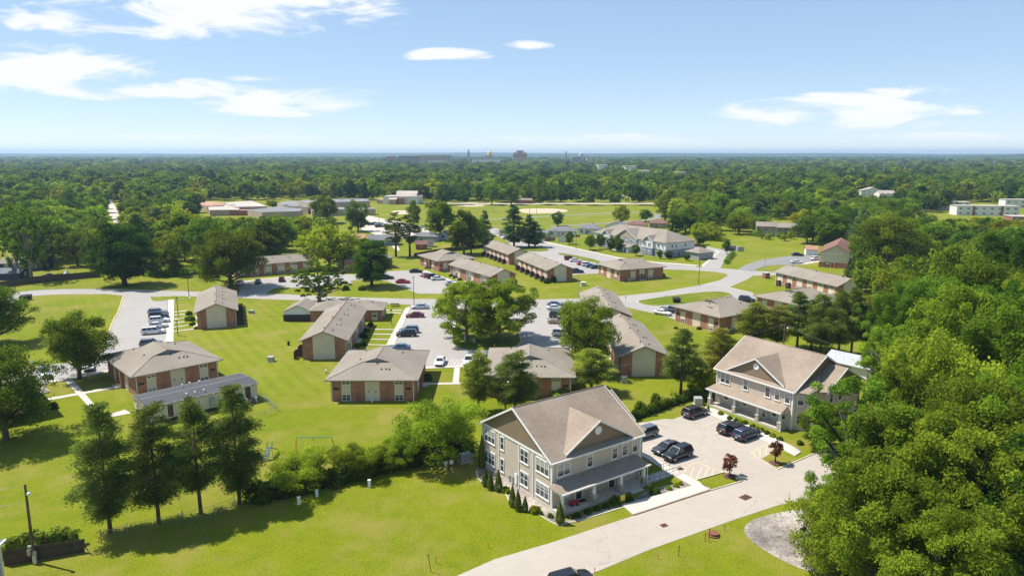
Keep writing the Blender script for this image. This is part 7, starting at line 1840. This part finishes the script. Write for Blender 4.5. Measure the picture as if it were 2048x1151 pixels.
# swing set
S = [G(583, 914), G(671, 908)]
mid = (S[0] + S[1]) / 2; hs = 3.0
sw = empty('swing_set', (mid.x, mid.y, 0), 0, 'yellow and green swing set on the lawn', 'swing set')
def sl(u, v, z=0): return G(u, v, z) - Vector((mid.x, mid.y, 0))
tb = [sl(592, 874, hs), sl(627, 873, hs), sl(662, 873, hs)]
b = MB(); b.tube([tb[0], tb[2]], .07, 6); b.build('top_bar', M['green_metal'], sw)
for i, t in enumerate(tb):
    for s in ((-1.3, -.9), (1.3, 1.2)):
        if i == 1 and s[0] > 0: continue
        b = MB(); b.tube([t, Vector((t.x + (-.5 if i == 0 else .5 if i == 2 else 0), t.y + s[0], 0))], .07, 6); b.build('leg', M['yellow'], sw)
for k, f_ in enumerate((.15, .36, .66, .86)):
    p = tb[0].lerp(tb[2], f_)
    b = MB()
    for dx in (-.22, .22): b.tube([p + Vector((dx, 0, 0)), Vector((p.x + dx, p.y, .55))], .012, 4)
    b.build_each('chain', M['metal'], sw)
    b = MB(); b.box(p.x - .25, p.x + .25, p.y - .1, p.y + .1, .5, .55); b.build('seat', M['black_metal'], sw)
# slide
pz = G(538, 916); so_ = empty('playground_slide', (pz.x, pz.y, 0), R(80), 'small blue slide with green rails beside the pines', 'slide')
b = MB()
for i in range(5): b.box(-.9 + i * .22, -.66 + i * .22, -.32, .32, .25 + i * .32, .30 + i * .32)
b.build_each('step', M['blue'], so_)
for y in (-.36, .36):
    b = MB(); b.tube([(-1.0, y, 0), (.15, y, 1.65), (.2, y, 2.3), (.5, y, 2.3), (.5, y, 1.6)], .035, 5); b.build_each('rail', M['green_metal'], so_)
b = MB(); b.slab([(.15, -.32, 1.62), (2.6, -.32, .25), (2.6, .32, .25), (.15, .32, 1.62)], .05); b.build('chute', M['blue'], so_)
for x in (.45,):
    b = MB(); b.tube([(x, -.3, 0), (x, -.3, 1.5)], .035, 5); b.tube([(x, .3, 0), (x, .3, 1.5)], .035, 5); b.build('support', M['green_metal'], so_)
# utility boxes
def ubox(u, v, w, d, h, m, label, rz=0, name='utility_box'):
    p = G(u, v); o = empty(name, (p.x, p.y, 0), rz, label, 'utility box')
    b = MB(); b.box(-w / 2 - .15, w / 2 + .15, -d / 2 - .15, d / 2 + .15, 0, .08); b.build('pad', M['concrete'], o)
    b = MB(); b.hexa([(-w / 2, -d / 2, .08), (w / 2, -d / 2, .08), (w / 2, d / 2, .08), (-w / 2, d / 2, .08), (-w / 2, -d / 2 + .06, h), (w / 2, -d / 2 + .06, h), (w / 2, d / 2, h + .08), (-w / 2, d / 2, h + .08)]); b.build('cabinet', M[m], o)
    b = MB(); b.box(-w * .42, w * .42, -d / 2 - .03, -d / 2 + .02, .15, h - .12); b.build('cabinet_door', M['metal'], o)
    return o
ubox(542, 722, 1.2, 1.1, 1.0, 'grey_metal', 'pale green transformer on the lawn left of the long row')
ubox(1248, 764, 1.2, 1.0, 1.1, 'grey_metal', 'green transformer before the gable with the shadowed roof')
ubox(1396, 808, 1.3, 1.2, 1.2, 'grey_metal', 'green transformer on the grass beside the farther house')
ubox(931, 921, 1.6, 1.3, 1.0, 'metal', 'grey generator box in the shade beside the near house', .4)
ubox(503, 626, 1.3, 1.0, .8, 'grey_metal', 'low pale box on the lawn right of the left row')
ubox(1167, 571, 1.6, 1.4, 1.2, 'cream', 'pale cabinet on the lawn left of the wedge house')
for (u, v, h, lb) in [(598, 1008, 1.0, 'white pedestal on the near lawn, lowest of three'), (634, 992, .95, 'thin white pedestal before the hedge, middle of three'), (739, 973, 1.0, 'white pedestal nearest the hedge tree'), (744, 803, .6, 'white pedestal before the middle hip roofed house'), (652, 746, .7, 'white pedestal on the lawn by the long row'), (948, 685, .9, 'white pedestal under the island trees'), (1258, 562, .7, 'small white pedestal before the wedge lawn house')]:
    p = G(u, v); o = empty('cable_pedestal', (p.x, p.y, 0), .3, lb, 'pedestal', 'white cable pedestals')
    b = MB(); b.box(-.17, .17, -.14, .14, 0, h * .8); b.build('post', M['white_plastic'], o); b = MB(); b.box(-.2, .2, -.17, .17, h * .8, h); b.build('cap', M['white_plastic'], o)
p = G(989, 697); o = empty('bollard', (p.x, p.y, 0), 0, 'yellow post at the tree island kerb', 'bollard'); b = MB(); b.lathe([(.1, 0), (.1, 1.0), (.05, 1.08)], 10); b.build('post', M['yellow'], o)
# bins
def dumpster(u, v, rz, label, m='black_metal'):
    p = G(u, v); o = empty('dumpster', (p.x, p.y, .03), R(rz), label, 'dumpster')
    b = MB(); b.hexa([(-.9, -.6, .1), (.9, -.6, .1), (.9, .6, .1), (-.9, .6, .1), (-1.0, -.75, 1.15), (1.0, -.75, 1.15), (1.0, .7, 1.45), (-1.0, .7, 1.45)]); b.build('body', M[m], o)
    b = MB(); b.hexa([(-1.02, -.8, 1.16), (1.02, -.8, 1.16), (1.02, .72, 1.46), (-1.02, .72, 1.46), (-1.02, -.8, 1.22), (1.02, -.8, 1.22), (1.02, .72, 1.53), (-1.02, .72, 1.53)]); b.build('lid', M['rubber'], o)
    for x in (-1, 1):
        b = MB(); b.box(x * 1.02 - .06, x * 1.02 + .06, -.3, .3, .6, .8); b.build('fork_pocket', M[m], o)
    for x in (-.7, .7):
        b = MB(); b.box(x - .06, x + .06, -.3, .3, 0, .1); b.build('skid', M['rubber'], o)
dumpster(48, 600, 15, 'left of two dark bins at the left street corner'); dumpster(56, 599, 15, 'right of two dark bins at the left street corner')
dumpster(1028, 650, 10, 'dark bin beside the tree island'); dumpster(1353, 605, 5, 'black covered bin on the island lot pad')
p = G(1463, 502.5); o = empty('bin_store', (p.x, p.y, 0), R(-4), 'grey walled bin store beside the blue apartments drive', 'bin store')
for (x0, x1, y0, y1) in ((-3, -2.7, 0, 4), (2.7, 3, 0, 4), (-2.7, 2.7, 3.7, 4)): 
    b = MB(); b.box(x0, x1, y0, y1, 0, 2.1); b.build('wall', M['siding_grey'], o)
b = MB(); b.box(3.0, 5.4, -.05, .05, .1, 2.0); b.build('gate', M['grey_metal'], o)
dumpster(1463, 501.6, 0, 'dark bin inside the grey bin store')
b = MB(); p = G(1532, 556); o = empty('brick_pillar_sign', (p.x, p.y, 0), .3, 'low red brick entrance pillar on the corner lawn', 'pillar')
b.box(-.9, .9, -.8, .8, 0, 1.9); b.build('pillar', M['brick2'], o); b = MB(); b.box(-1.0, 1.0, -.9, .9, 1.9, 2.0); b.build('cap', M['concrete'], o)
# drains and covers
def disc(u, v, r, m, label, h=.05, name='manhole_cover'):
    p = G(u, v); o = empty(name, (p.x, p.y, .02), .5, label, 'cover')
    b = MB(); b.lathe([(r * 1.25, 0), (r * 1.25, h * .3), (r * 1.05, h * .45)], 18); b.build('frame', M['concrete'] if h < .1 else M[m], o)
    b = MB(); b.lathe([(r, 0), (r, h), (.05, h + .01)], 18); b.build('cover', M[m], o)
disc(1427, 1070, .55, 'rust', 'round rusty manhole standing proud on the road verge', .35)
def grate(u, v, w, d, rz, label):
    p = G(u, v); o = empty('drain_grate', (p.x, p.y, .024), R(rz), label, 'drain')
    b = MB(); b.box(-w / 2 - .08, w / 2 + .08, -d / 2 - .08, d / 2 + .08, 0, .012); b.build('frame', M['rust'], o)
    for k in range(6): 
        b = MB(); x = -w / 2 + (k + .25) * w / 6; b.box(x, x + w / 12, -d / 2, d / 2, .012, .03); b.build('bar', M['black_metal'], o)
grate(1328, 1050, .7, .55, 30, 'small iron drain in the sunny road'); grate(1491, 994, 1.3, .9, 35, 'wide patched iron drain in the road'); grate(1361, 937, .7, .6, 30, 'iron drain beside the black boxy suv')
p = G(1606, 1060); o = empty('drain_pipe', (p.x, p.y, .05), .6, 'dark drain pipe mouth in the pebble basin', 'pipe')
b = MB(); b.tube([(-.4, 0, .15), (.4, 0, .15)], .22, 12, cap=False); b.build('pipe', M['black_metal'], o)
# survey stakes
for (u, v, h, m, lb) in [(1410, 1082, 1.0, 'black_metal', 'dark stake left of the rusty manhole'), (1418, 1080, 1.4, 'black_metal', 'taller dark stake left of the rusty manhole'), (1357, 1111, 1.2, 'black_metal', 'dark stake on the grass below the road'), (1316, 1117, .6, 'orange', 'short orange stake at the road edge'), (862, 1143, 2.0, 'black_metal', 'leaning dark stake on the near lawn'), (872, 1126, .9, 'orange', 'orange stake on the near lawn'), (976, 1095, .7, 'orange', 'small orange stake near the road edge'),
                         (203, 1086, 1.6, 'black_metal', 'dark fence stake beside the first pine'), (366, 1046, 1.6, 'black_metal', 'dark fence stake by the second pine'), (1449, 1060, .7, 'wood', 'small wooden stake right of the rusty manhole'), (1189, 1143, .5, 'orange', 'tiny orange stake by the road at the bottom')]:
    p = G(u, v); o = empty('stake', (p.x, p.y, 0), 0, lb, 'stake', 'survey stakes'); b = MB(); b.tube([(0, 0, 0), (-.25 if 'leaning' in lb else .02, 0, h)], .035, 5); b.build('shaft', M[m], o)
    b = MB(); b.box(-.05, .05, -.05, .05, h - .14, h - .02) if 'leaning' not in lb else b.box(-.32, -.2, -.05, .05, h - .1, h); b.build('tip', M['orange'] if m == 'orange' else M[m], o)
# ramp, steps and rails at the near house
def hl(x, y, z=0.0): return A0 + ua * x + va * y + Vector((0, 0, z))
rmp = empty('access_ramp', tuple(hl(14.05, -1.1)), R(35.2), 'concrete access ramp from the near porch to the walk', 'ramp')
b = MB(); b.hexa([(0, -.8, 0), (6.2, -.8, 0), (6.2, .8, 0), (0, .8, 0), (0, -.8, .35), (6.2, -.8, .14), (6.2, .8, .14), (0, .8, .35)]); b.build('slope', M['concrete'], rmp)
for y in (-.85, .85):
    b = MB(); b.tube([(.1, y, 1.25), (6.1, y, 1.05), (6.4, y, .95), (6.4, y, .6), (6.1, y, .62), (.1, y, .8)], .025, 5)
    for k in range(6): b.tube([(.1 + k * 1.2, y, .1), (.1 + k * 1.2, y, 1.25 - .04 * k)], .025, 5)
    b.build('handrail', M['black_metal'], rmp)
st_ = empty('porch_steps', tuple(hl(10.9, -1.97)), R(35.2), 'concrete steps up to the near porch', 'steps')
for k in range(2):
    b = MB(); b.box(0, 2.0, -.35 * (k + 1), -.35 * k - .002, 0, .24 - .12 * k); b.build('step', M['concrete'], st_)
b = MB(); b.tube([(2.1, .0, 1.2), (2.1, -.9, .95), (2.1, -.9, .05)], .025, 5); b.tube([(2.1, 0, .0), (2.1, 0, 1.2)], .025, 5); b.tube([(2.1, .0, .75), (2.1, -.9, .5)], .02, 5); b.build('handrail', M['black_metal'], st_)
b = MB(); b.tube([(2.1, .02, 1.25), (4.0, .3, 1.25), (4.0, .3, .35)], .025, 5); b.tube([(3.0, .16, .35), (3.0, .16, 1.25)], .02, 5); b.tube([(2.1, .02, .8), (4.0, .3, .8)], .02, 5); b.build('porch_rail', M['black_metal'], st_)
p = hl(10.4, -4.0); o = empty('yard_sign', tuple(G(1245, 1006)), R(35), 'bright yellow yard sign at the porch steps', 'sign')
b = MB(); b.box(-.38, .38, -.015, .015, .35, 1.15); b.build('sign_board', M['yellow'], o); b = MB(); b.tube([(-.3, 0, 0), (-.3, 0, .4)], .015, 4); b.tube([(.3, 0, 0), (.3, 0, .4)], .015, 4); b.build('wire_leg', M['metal'], o)
p = hl(2.6, -1.0, .34); o = empty('toy_wagon', tuple(p), R(20), 'little red wagon on the near porch', 'wagon')
b = MB(); b.hexa([(-.5, -.25, .2), (.5, -.25, .2), (.5, .25, .2), (-.5, .25, .2), (-.6, -.32, .5), (.6, -.32, .5), (.6, .32, .5), (-.6, .32, .5)]); b.build('tub', M['red'], o)
for x in (-.38, .38):
    for y in (-.3, .3):
        b = MB(); b.tube([(x, y - .04, .16), (x, y + .04, .16)], .16, 12); b.build('wheel', M['rubber'], o)
b = MB(); b.tube([(.55, 0, .3), (1.0, 0, .75)], .02, 5); b.build('handle', M['black_metal'], o)
p = hl(4.2, -.75, .345); o = tag(link('door_mat', None), None); bpy.data.objects.remove(o)
b = MB(); b.box(-.5, .5, -.3, .3, 0, .02); tag(b.build('door_mat', M['rubber'], None, tuple(p), R(35)), 'dark door mat at the left porch door', 'mat')
# benches and tables, satellite things
p = G(790, 612); o = empty('picnic_table', (p.x, p.y, 0), 0, 'dark picnic table by the street near the community wing', 'table')
b = MB(); b.box(-1.2, 1.2, -.4, .4, .72, .78); b.build('table_top', M['dark_wood'], o)
for y in (-.75, .75):
    b = MB(); b.box(-1.2, 1.2, y - .14, y + .14, .42, .47); b.build('seat', M['dark_wood'], o)
for x in (-.9, .9):
    b = MB(); b.tube([(x, -.7, 0), (x, .25, .72)], .05, 4); b.tube([(x, .7, 0), (x, -.25, .72)], .05, 4); b.build('leg', M['dark_wood'], o)
for (u, v, lb) in [(1251, 607, 'pale street sign by the lawn island'), (1331, 606, 'thin sign post on the long lawn island'), (66, 742, 'small white sign by the lower stalls'), (214, 634, 'sign post on the left field')]:
    p = G(u, v); o = empty('sign_post', (p.x, p.y, 0), 0, lb, 'sign'); b = MB(); b.tube([(0, 0, 0), (0, 0, 2.3)], .03, 5); b.build('post', M['metal'], o); b = MB(); b.box(-.22, .22, -.04, -.02, 1.7, 2.3); b.build('plate', M['white_plastic'], o)
# hidden metal roofed shed beside the farther house, canopy tent, grill
p = G(1705, 745); o = empty('metal_shed', (p.x, p.y, 0), R(-50), 'shed with a pale metal roof behind the farther house', 'shed')
gable_walls(o, -4, 4, -3, 3, 2.6, 3.8, 'x', 'white_wall'); gable_roof(o, -4, 4, -3, 3, 2.6, 3.8, 'x', 'tank', .5)
part_box(o, 'door', 'grey_metal', Face((-4, -3), (1, 0)), 2.5, 5, 0, 2.3, 0, .05)
p = G(95, 560); o = empty('quonset_tent', (p.x, p.y, 0), R(10), 'dark arched garden tent behind the left fence', 'tent')
b = MB()
pts = [(1.9 * math.cos(math.pi * i / 10), 2.1 * math.sin(math.pi * i / 10)) for i in range(11)]
for i in range(10): b.poly([(pts[i][0], -2, pts[i][1]), (pts[i + 1][0], -2, pts[i + 1][1]), (pts[i + 1][0], 2, pts[i + 1][1]), (pts[i][0], 2, pts[i][1])][::-1])
b.poly([(x, -2, z) for x, z in pts]); b.poly([(x, 2, z) for x, z in pts][::-1]); b.build('cover', M['canvas_blue'], o)
b = MB(); b.tube([(1.95, -2, 0), *[(x * 1.02, -2.02, z * 1.02) for x, z in pts[1:-1]], (-1.95, -2, 0)], .05, 4); b.build('hoop', M['white_plastic'], o)
p = G(134, 553); o = empty('play_tent', (p.x, p.y, 0), .4, 'small white pointed tent behind the left fence', 'tent')
b = MB(); b.lathe([(1.1, 0), (.9, 1.2), (.05, 2.4)], 4); b.build('canvas', M['white_plastic'], o); b = MB(); b.tube([(0, 0, 2.3), (0, 0, 2.6)], .03, 4); b.build('pole', M['wood'], o)
p = G(486, 619); o = empty('kettle_grill', (p.x, p.y, 0), 0, 'round orange grill beside the left row patio', 'grill')
b = MB(); b.lathe([(.05, .7), (.32, .8), (.40, 1.0), (.34, 1.2), (.08, 1.3)], 14); b.build('bowl', M['orange'], o)
for t in (0, 2.1, 4.2):
    b = MB(); b.tube([(.15 * math.cos(t), .15 * math.sin(t), .75), (.4 * math.cos(t), .4 * math.sin(t), 0)], .025, 4); b.build('leg', M['metal'], o)
p = G(577, 690); o = empty('trash_can', (p.x, p.y, 0), 0, 'black litter can on the lawn left of the long row', 'can')
b = MB(); b.lathe([(.24, 0), (.28, .85), (.30, .9), (.1, 1.0)], 12); b.build('drum', M['black_metal'], o); b = MB(); b.tube([(.32, 0, 0), (.32, 0, 1.15)], .03, 4); b.build('post', M['metal'], o)
# gutter corner of a roof at the lower left edge
gc_ = G(4, 1085, 5.0)
o = empty('house_corner', (gc_.x - 1.2, gc_.y, 0), R(8), 'pale house corner with a white gutter cut by the lower left edge', 'house')
b = MB(); b.box(-6, .75, -8, 0, 0, 4.9); b.build('wall', M['siding_tan'], o); b = MB(); b.box(.75, .92, -.17, .0, 0, 4.9); b.build('downspout', M['trim'], o)
b = MB(); b.box(-6, 1.15, -8, .35, 4.95, 5.1); b.build('eave', M['trim'], o); b = MB(); b.box(1.15, 1.32, -8, .4, 4.92, 5.12); b.build_each('gutter', M['trim'], o)
b = MB(); b.slab([(-6, -8, 7.2), (-6, .3, 7.2), (1.1, .3, 5.12), (1.1, -8, 5.12)][::-1], .1); b.build('roof', M['shingle_grey'], o)
# transmission poles
for i, (u, base_v, t) in enumerate([(1728, 356, 329), (1766, 358, 327), (1808, 352, 333), (1826, 352, 326), (1903, 352, 325), (1908, 352, 328), (1986, 350, 321)]):
    p = G(u, base_v); h = height_at(p, t)
    o = empty('transmission_pole', (p.x, p.y, 0), 0, ORDN[i] + ' transmission pole from the left above the far right woods', 'pole', 'transmission poles')
    b = MB(); b.tube([(0, 0, 0), (0, 0, h)], [1.0, .6], 6); b.build('shaft', M['tank'], o)
    for z in (h - 3, h - 7): 
        b = MB(); b.box(-5, 5, -.25, .25, z, z + .5); b.build('cross_arm', M['tank'], o)
# field fences
def net(pts, h, label):
    P = [G(*p) for p in pts]; o = empty('field_fence', (P[0].x, P[0].y, 0), 0, label, 'fence')
    for i in range(len(P) - 1):
        a, c = P[i] - P[0], P[i + 1] - P[0]; n = max(1, int((c - a).length / 3))
        for k in range(n):
            q = a.lerp(c, k / n); b = MB(); b.tube([(q.x, q.y, 0), (q.x, q.y, h)], .05, 4); b.build('post', M['metal'], o)
        b = MB(); b.tube([a + Vector((0, 0, h)), c + Vector((0, 0, h))], .04, 4); b.tube([a + Vector((0, 0, .1)), c + Vector((0, 0, .1))], .03, 4); b.build_each('rail', M['metal'], o)
net([(985, 441), (1100, 447), (1220, 452)], 1.5, 'wire fence along the near side of the far field')
net([(1046, 430), (1110, 428.6), (1160, 424)], 2.0, 'wire fence behind the softball infield')
for (u, v) in [(1059, 428), (1073, 428)]:
    light_pole(u, v, 410, 'tall field light ' + ('left' if u < 1065 else 'right') + ' of two at the softball infield', 0, 'metal', .2)
p = G(968, 420); o = empty('ball_backstop', (p.x, p.y, 0), .3, 'wire ball backstop left of the softball infield', 'backstop')
for k in range(6):
    t = -1.2 + k * .48; b = MB(); b.tube([(8 * math.sin(t), -8 * math.cos(t), 0), (8 * math.sin(t), -8 * math.cos(t), 5)], .08, 4); b.build('post', M['metal'], o)
b = MB()
for z in (1.5, 3.2, 5.0): b.tube([(8 * math.sin(-1.2 + k * .24), -8 * math.cos(-1.2 + k * .24), z) for k in range(11)], .05, 4)
b.build('wire', M['metal'], o)

# ================================================================== two people at the hedge
def person(u, v, h, shirt, trousers, label, face, arm):
    p = G(u, v); s = h / 1.75
    o = empty('person', (p.x, p.y, 0), face, label, 'person')
    verts = [(0, 0, .95), (0, 0, 1.15), (0, .01, 1.38), (0, .0, 1.50), (0, .01, 1.60), (0, .015, 1.72),
             (-.19, 0, 1.42), (-.24, .02, 1.15), (-.22, -.10 * arm - .05, .92), (.19, 0, 1.42), (.25, .0, 1.15), (.22, -.16 * arm, .96),
             (-.10, 0, .90), (-.11, -.04, .50), (-.11, .02, .07), (-.11, -.14, .03), (.10, 0, .90), (.11, .03, .50), (.11, .06, .07), (.11, -.10, .03),
             (-.21, -.12 * arm - .06, .84), (.21, -.18 * arm, .88)]
    edges = [(0, 1), (1, 2), (2, 3), (3, 4), (4, 5), (2, 6), (6, 7), (7, 8), (2, 9), (9, 10), (10, 11), (0, 12), (12, 13), (13, 14), (14, 15), (0, 16), (16, 17), (17, 18), (18, 19), (8, 20), (11, 21)]
    rad = [.15, .145, .155, .055, .095, .085, .07, .05, .036, .07, .05, .036, .095, .065, .045, .04, .095, .065, .045, .04, .04, .04]
    me = bpy.data.meshes.new('body'); me.from_pydata([(x * s, y * s, z * s) for x, y, z in verts], edges, []); me.update()
    b_ = link('body', me, (), o)
    b_.modifiers.new('skin', 'SKIN'); 
    for i, sk in enumerate(me.skin_vertices[0].data): sk.radius = (rad[i] * s, rad[i] * s * (.75 if i < 3 else 1)); sk.use_root = (i == 0)
    sd = b_.modifiers.new('sub', 'SUBSURF'); sd.levels = 2; sd.render_levels = 2
    m, nt, pb = mat('clothing'); sp_ = nd(nt, 'ShaderNodeSeparateXYZ'); nt.links.new(nd(nt, 'ShaderNodeTexCoord').outputs['Object'], sp_.inputs[0])
    skin = (.42, .25, .17)
    c1 = mixc(nt, mth(nt, 'GREATER_THAN', sp_.outputs[2], .94 * s), trousers, shirt); c1 = mixc(nt, mth(nt, 'GREATER_THAN', sp_.outputs[2], 1.47 * s), c1, skin); c1 = mixc(nt, mth(nt, 'LESS_THAN', sp_.outputs[2], .45 * s), c1, skin)
    c1 = mixc(nt, mth(nt, 'LESS_THAN', sp_.outputs[2], .09 * s), c1, (.03, .03, .03))
    nt.links.new(c1, pb.inputs['Base Color']); pb.inputs['Roughness'].default_value = .85; me.materials.append(m)
    hm = MB()
    hm.lathe([(.105 * s, 1.62 * s), (.115 * s, 1.70 * s), (.09 * s, 1.79 * s), (.03 * s, 1.83 * s)], 10); ho = hm.build('hair', M['door_dark'], o, (0, .03 * s, 0), 0, True)
    return o
person(892, 942, 1.72, (.50, .50, .48), (.33, .33, .31), 'person in pale clothes standing at the hedge in tree shade', R(200), 1)
person(903, 940, 1.76, (.62, .66, .72), (.05, .05, .06), 'person in a light shirt and dark shorts at the hedge', R(20), .4)

# ================================================================== hills and air
hb = MB(); r_ = np.random.default_rng(4)
def hill(y0, h0, amp, seed, name, label, m, width=1.0):
    r = random.Random(seed); ph = [r.uniform(0, 6) for _ in range(6)]
    b = MB(); n = 120
    for i in range(n + 1):
        x = (i / n * 2 - 1) * y0 * 1.3 * width; t = x / y0 * 5
        z = h0 + amp * (math.sin(t + ph[0]) * .5 + math.sin(2.3 * t + ph[1]) * .3 + math.sin(5.1 * t + ph[2]) * .2 + math.sin(11 * t + ph[3]) * .08)
        z = max(1, z)
        b.v += [(x, y0 - 700, -1), (x, y0, z), (x, y0 + 900, -1)]
    for i in range(n):
        for k in range(2): b.f.append((i * 3 + k, i * 3 + 3 + k, i * 3 + 4 + k, i * 3 + 1 + k)); b.m.append(0)
    return tag(b.build(name, m), label, kind='structure')
M['far_forest'] = plain('far_forest_cover', (.045, .068, .022), .95, var=.4, scale=.01, spec=.1)
hill(9300, 46, 10, 3, 'hills', 'low wooded rise closing the horizon', M['far_forest'])
hill(6300, 20, 9, 8, 'hills', 'nearer wooded swell before the horizon', M['far_forest'])
b = MB(); n = 40
for i in range(n + 1):
    t = i / n; x = 1500 + 2600 * t; z = 62 * math.sin(math.pi * min(1, t * .62)) ** 2 + 3 * math.sin(i * 1.3)
    b.v += [(x, 3300, -1), (x, 3900, max(.5, z)), (x, 4600, -1)]
for i in range(n):
    for k in range(2): b.f.append((i * 3 + k, i * 3 + 3 + k, i * 3 + 4 + k, i * 3 + 1 + k)); b.m.append(0)
tag(b.build('hills', M['far_forest']), 'wooded hill rising at the right end of the horizon', kind='structure')
hz_ = MB(); hz_.box(-13500, 13500, -250, 13500, -2.0, 95)
hm, hnt, hp = mat('haze_air'); hnt.nodes.remove(hp)
vp = nd(hnt, 'ShaderNodeVolumePrincipled'); vp.inputs['Density'].default_value = 0.00010; vp.inputs['Color'].default_value = (.52, .74, 1.0, 1); vp.inputs['Anisotropy'].default_value = 0.2
hnt.links.new(vp.outputs[0], hnt.nodes['Material Output'].inputs['Volume'])
tag(hz_.build('haze', hm), 'thin summer haze lying over the whole town', 'haze', kind='stuff')
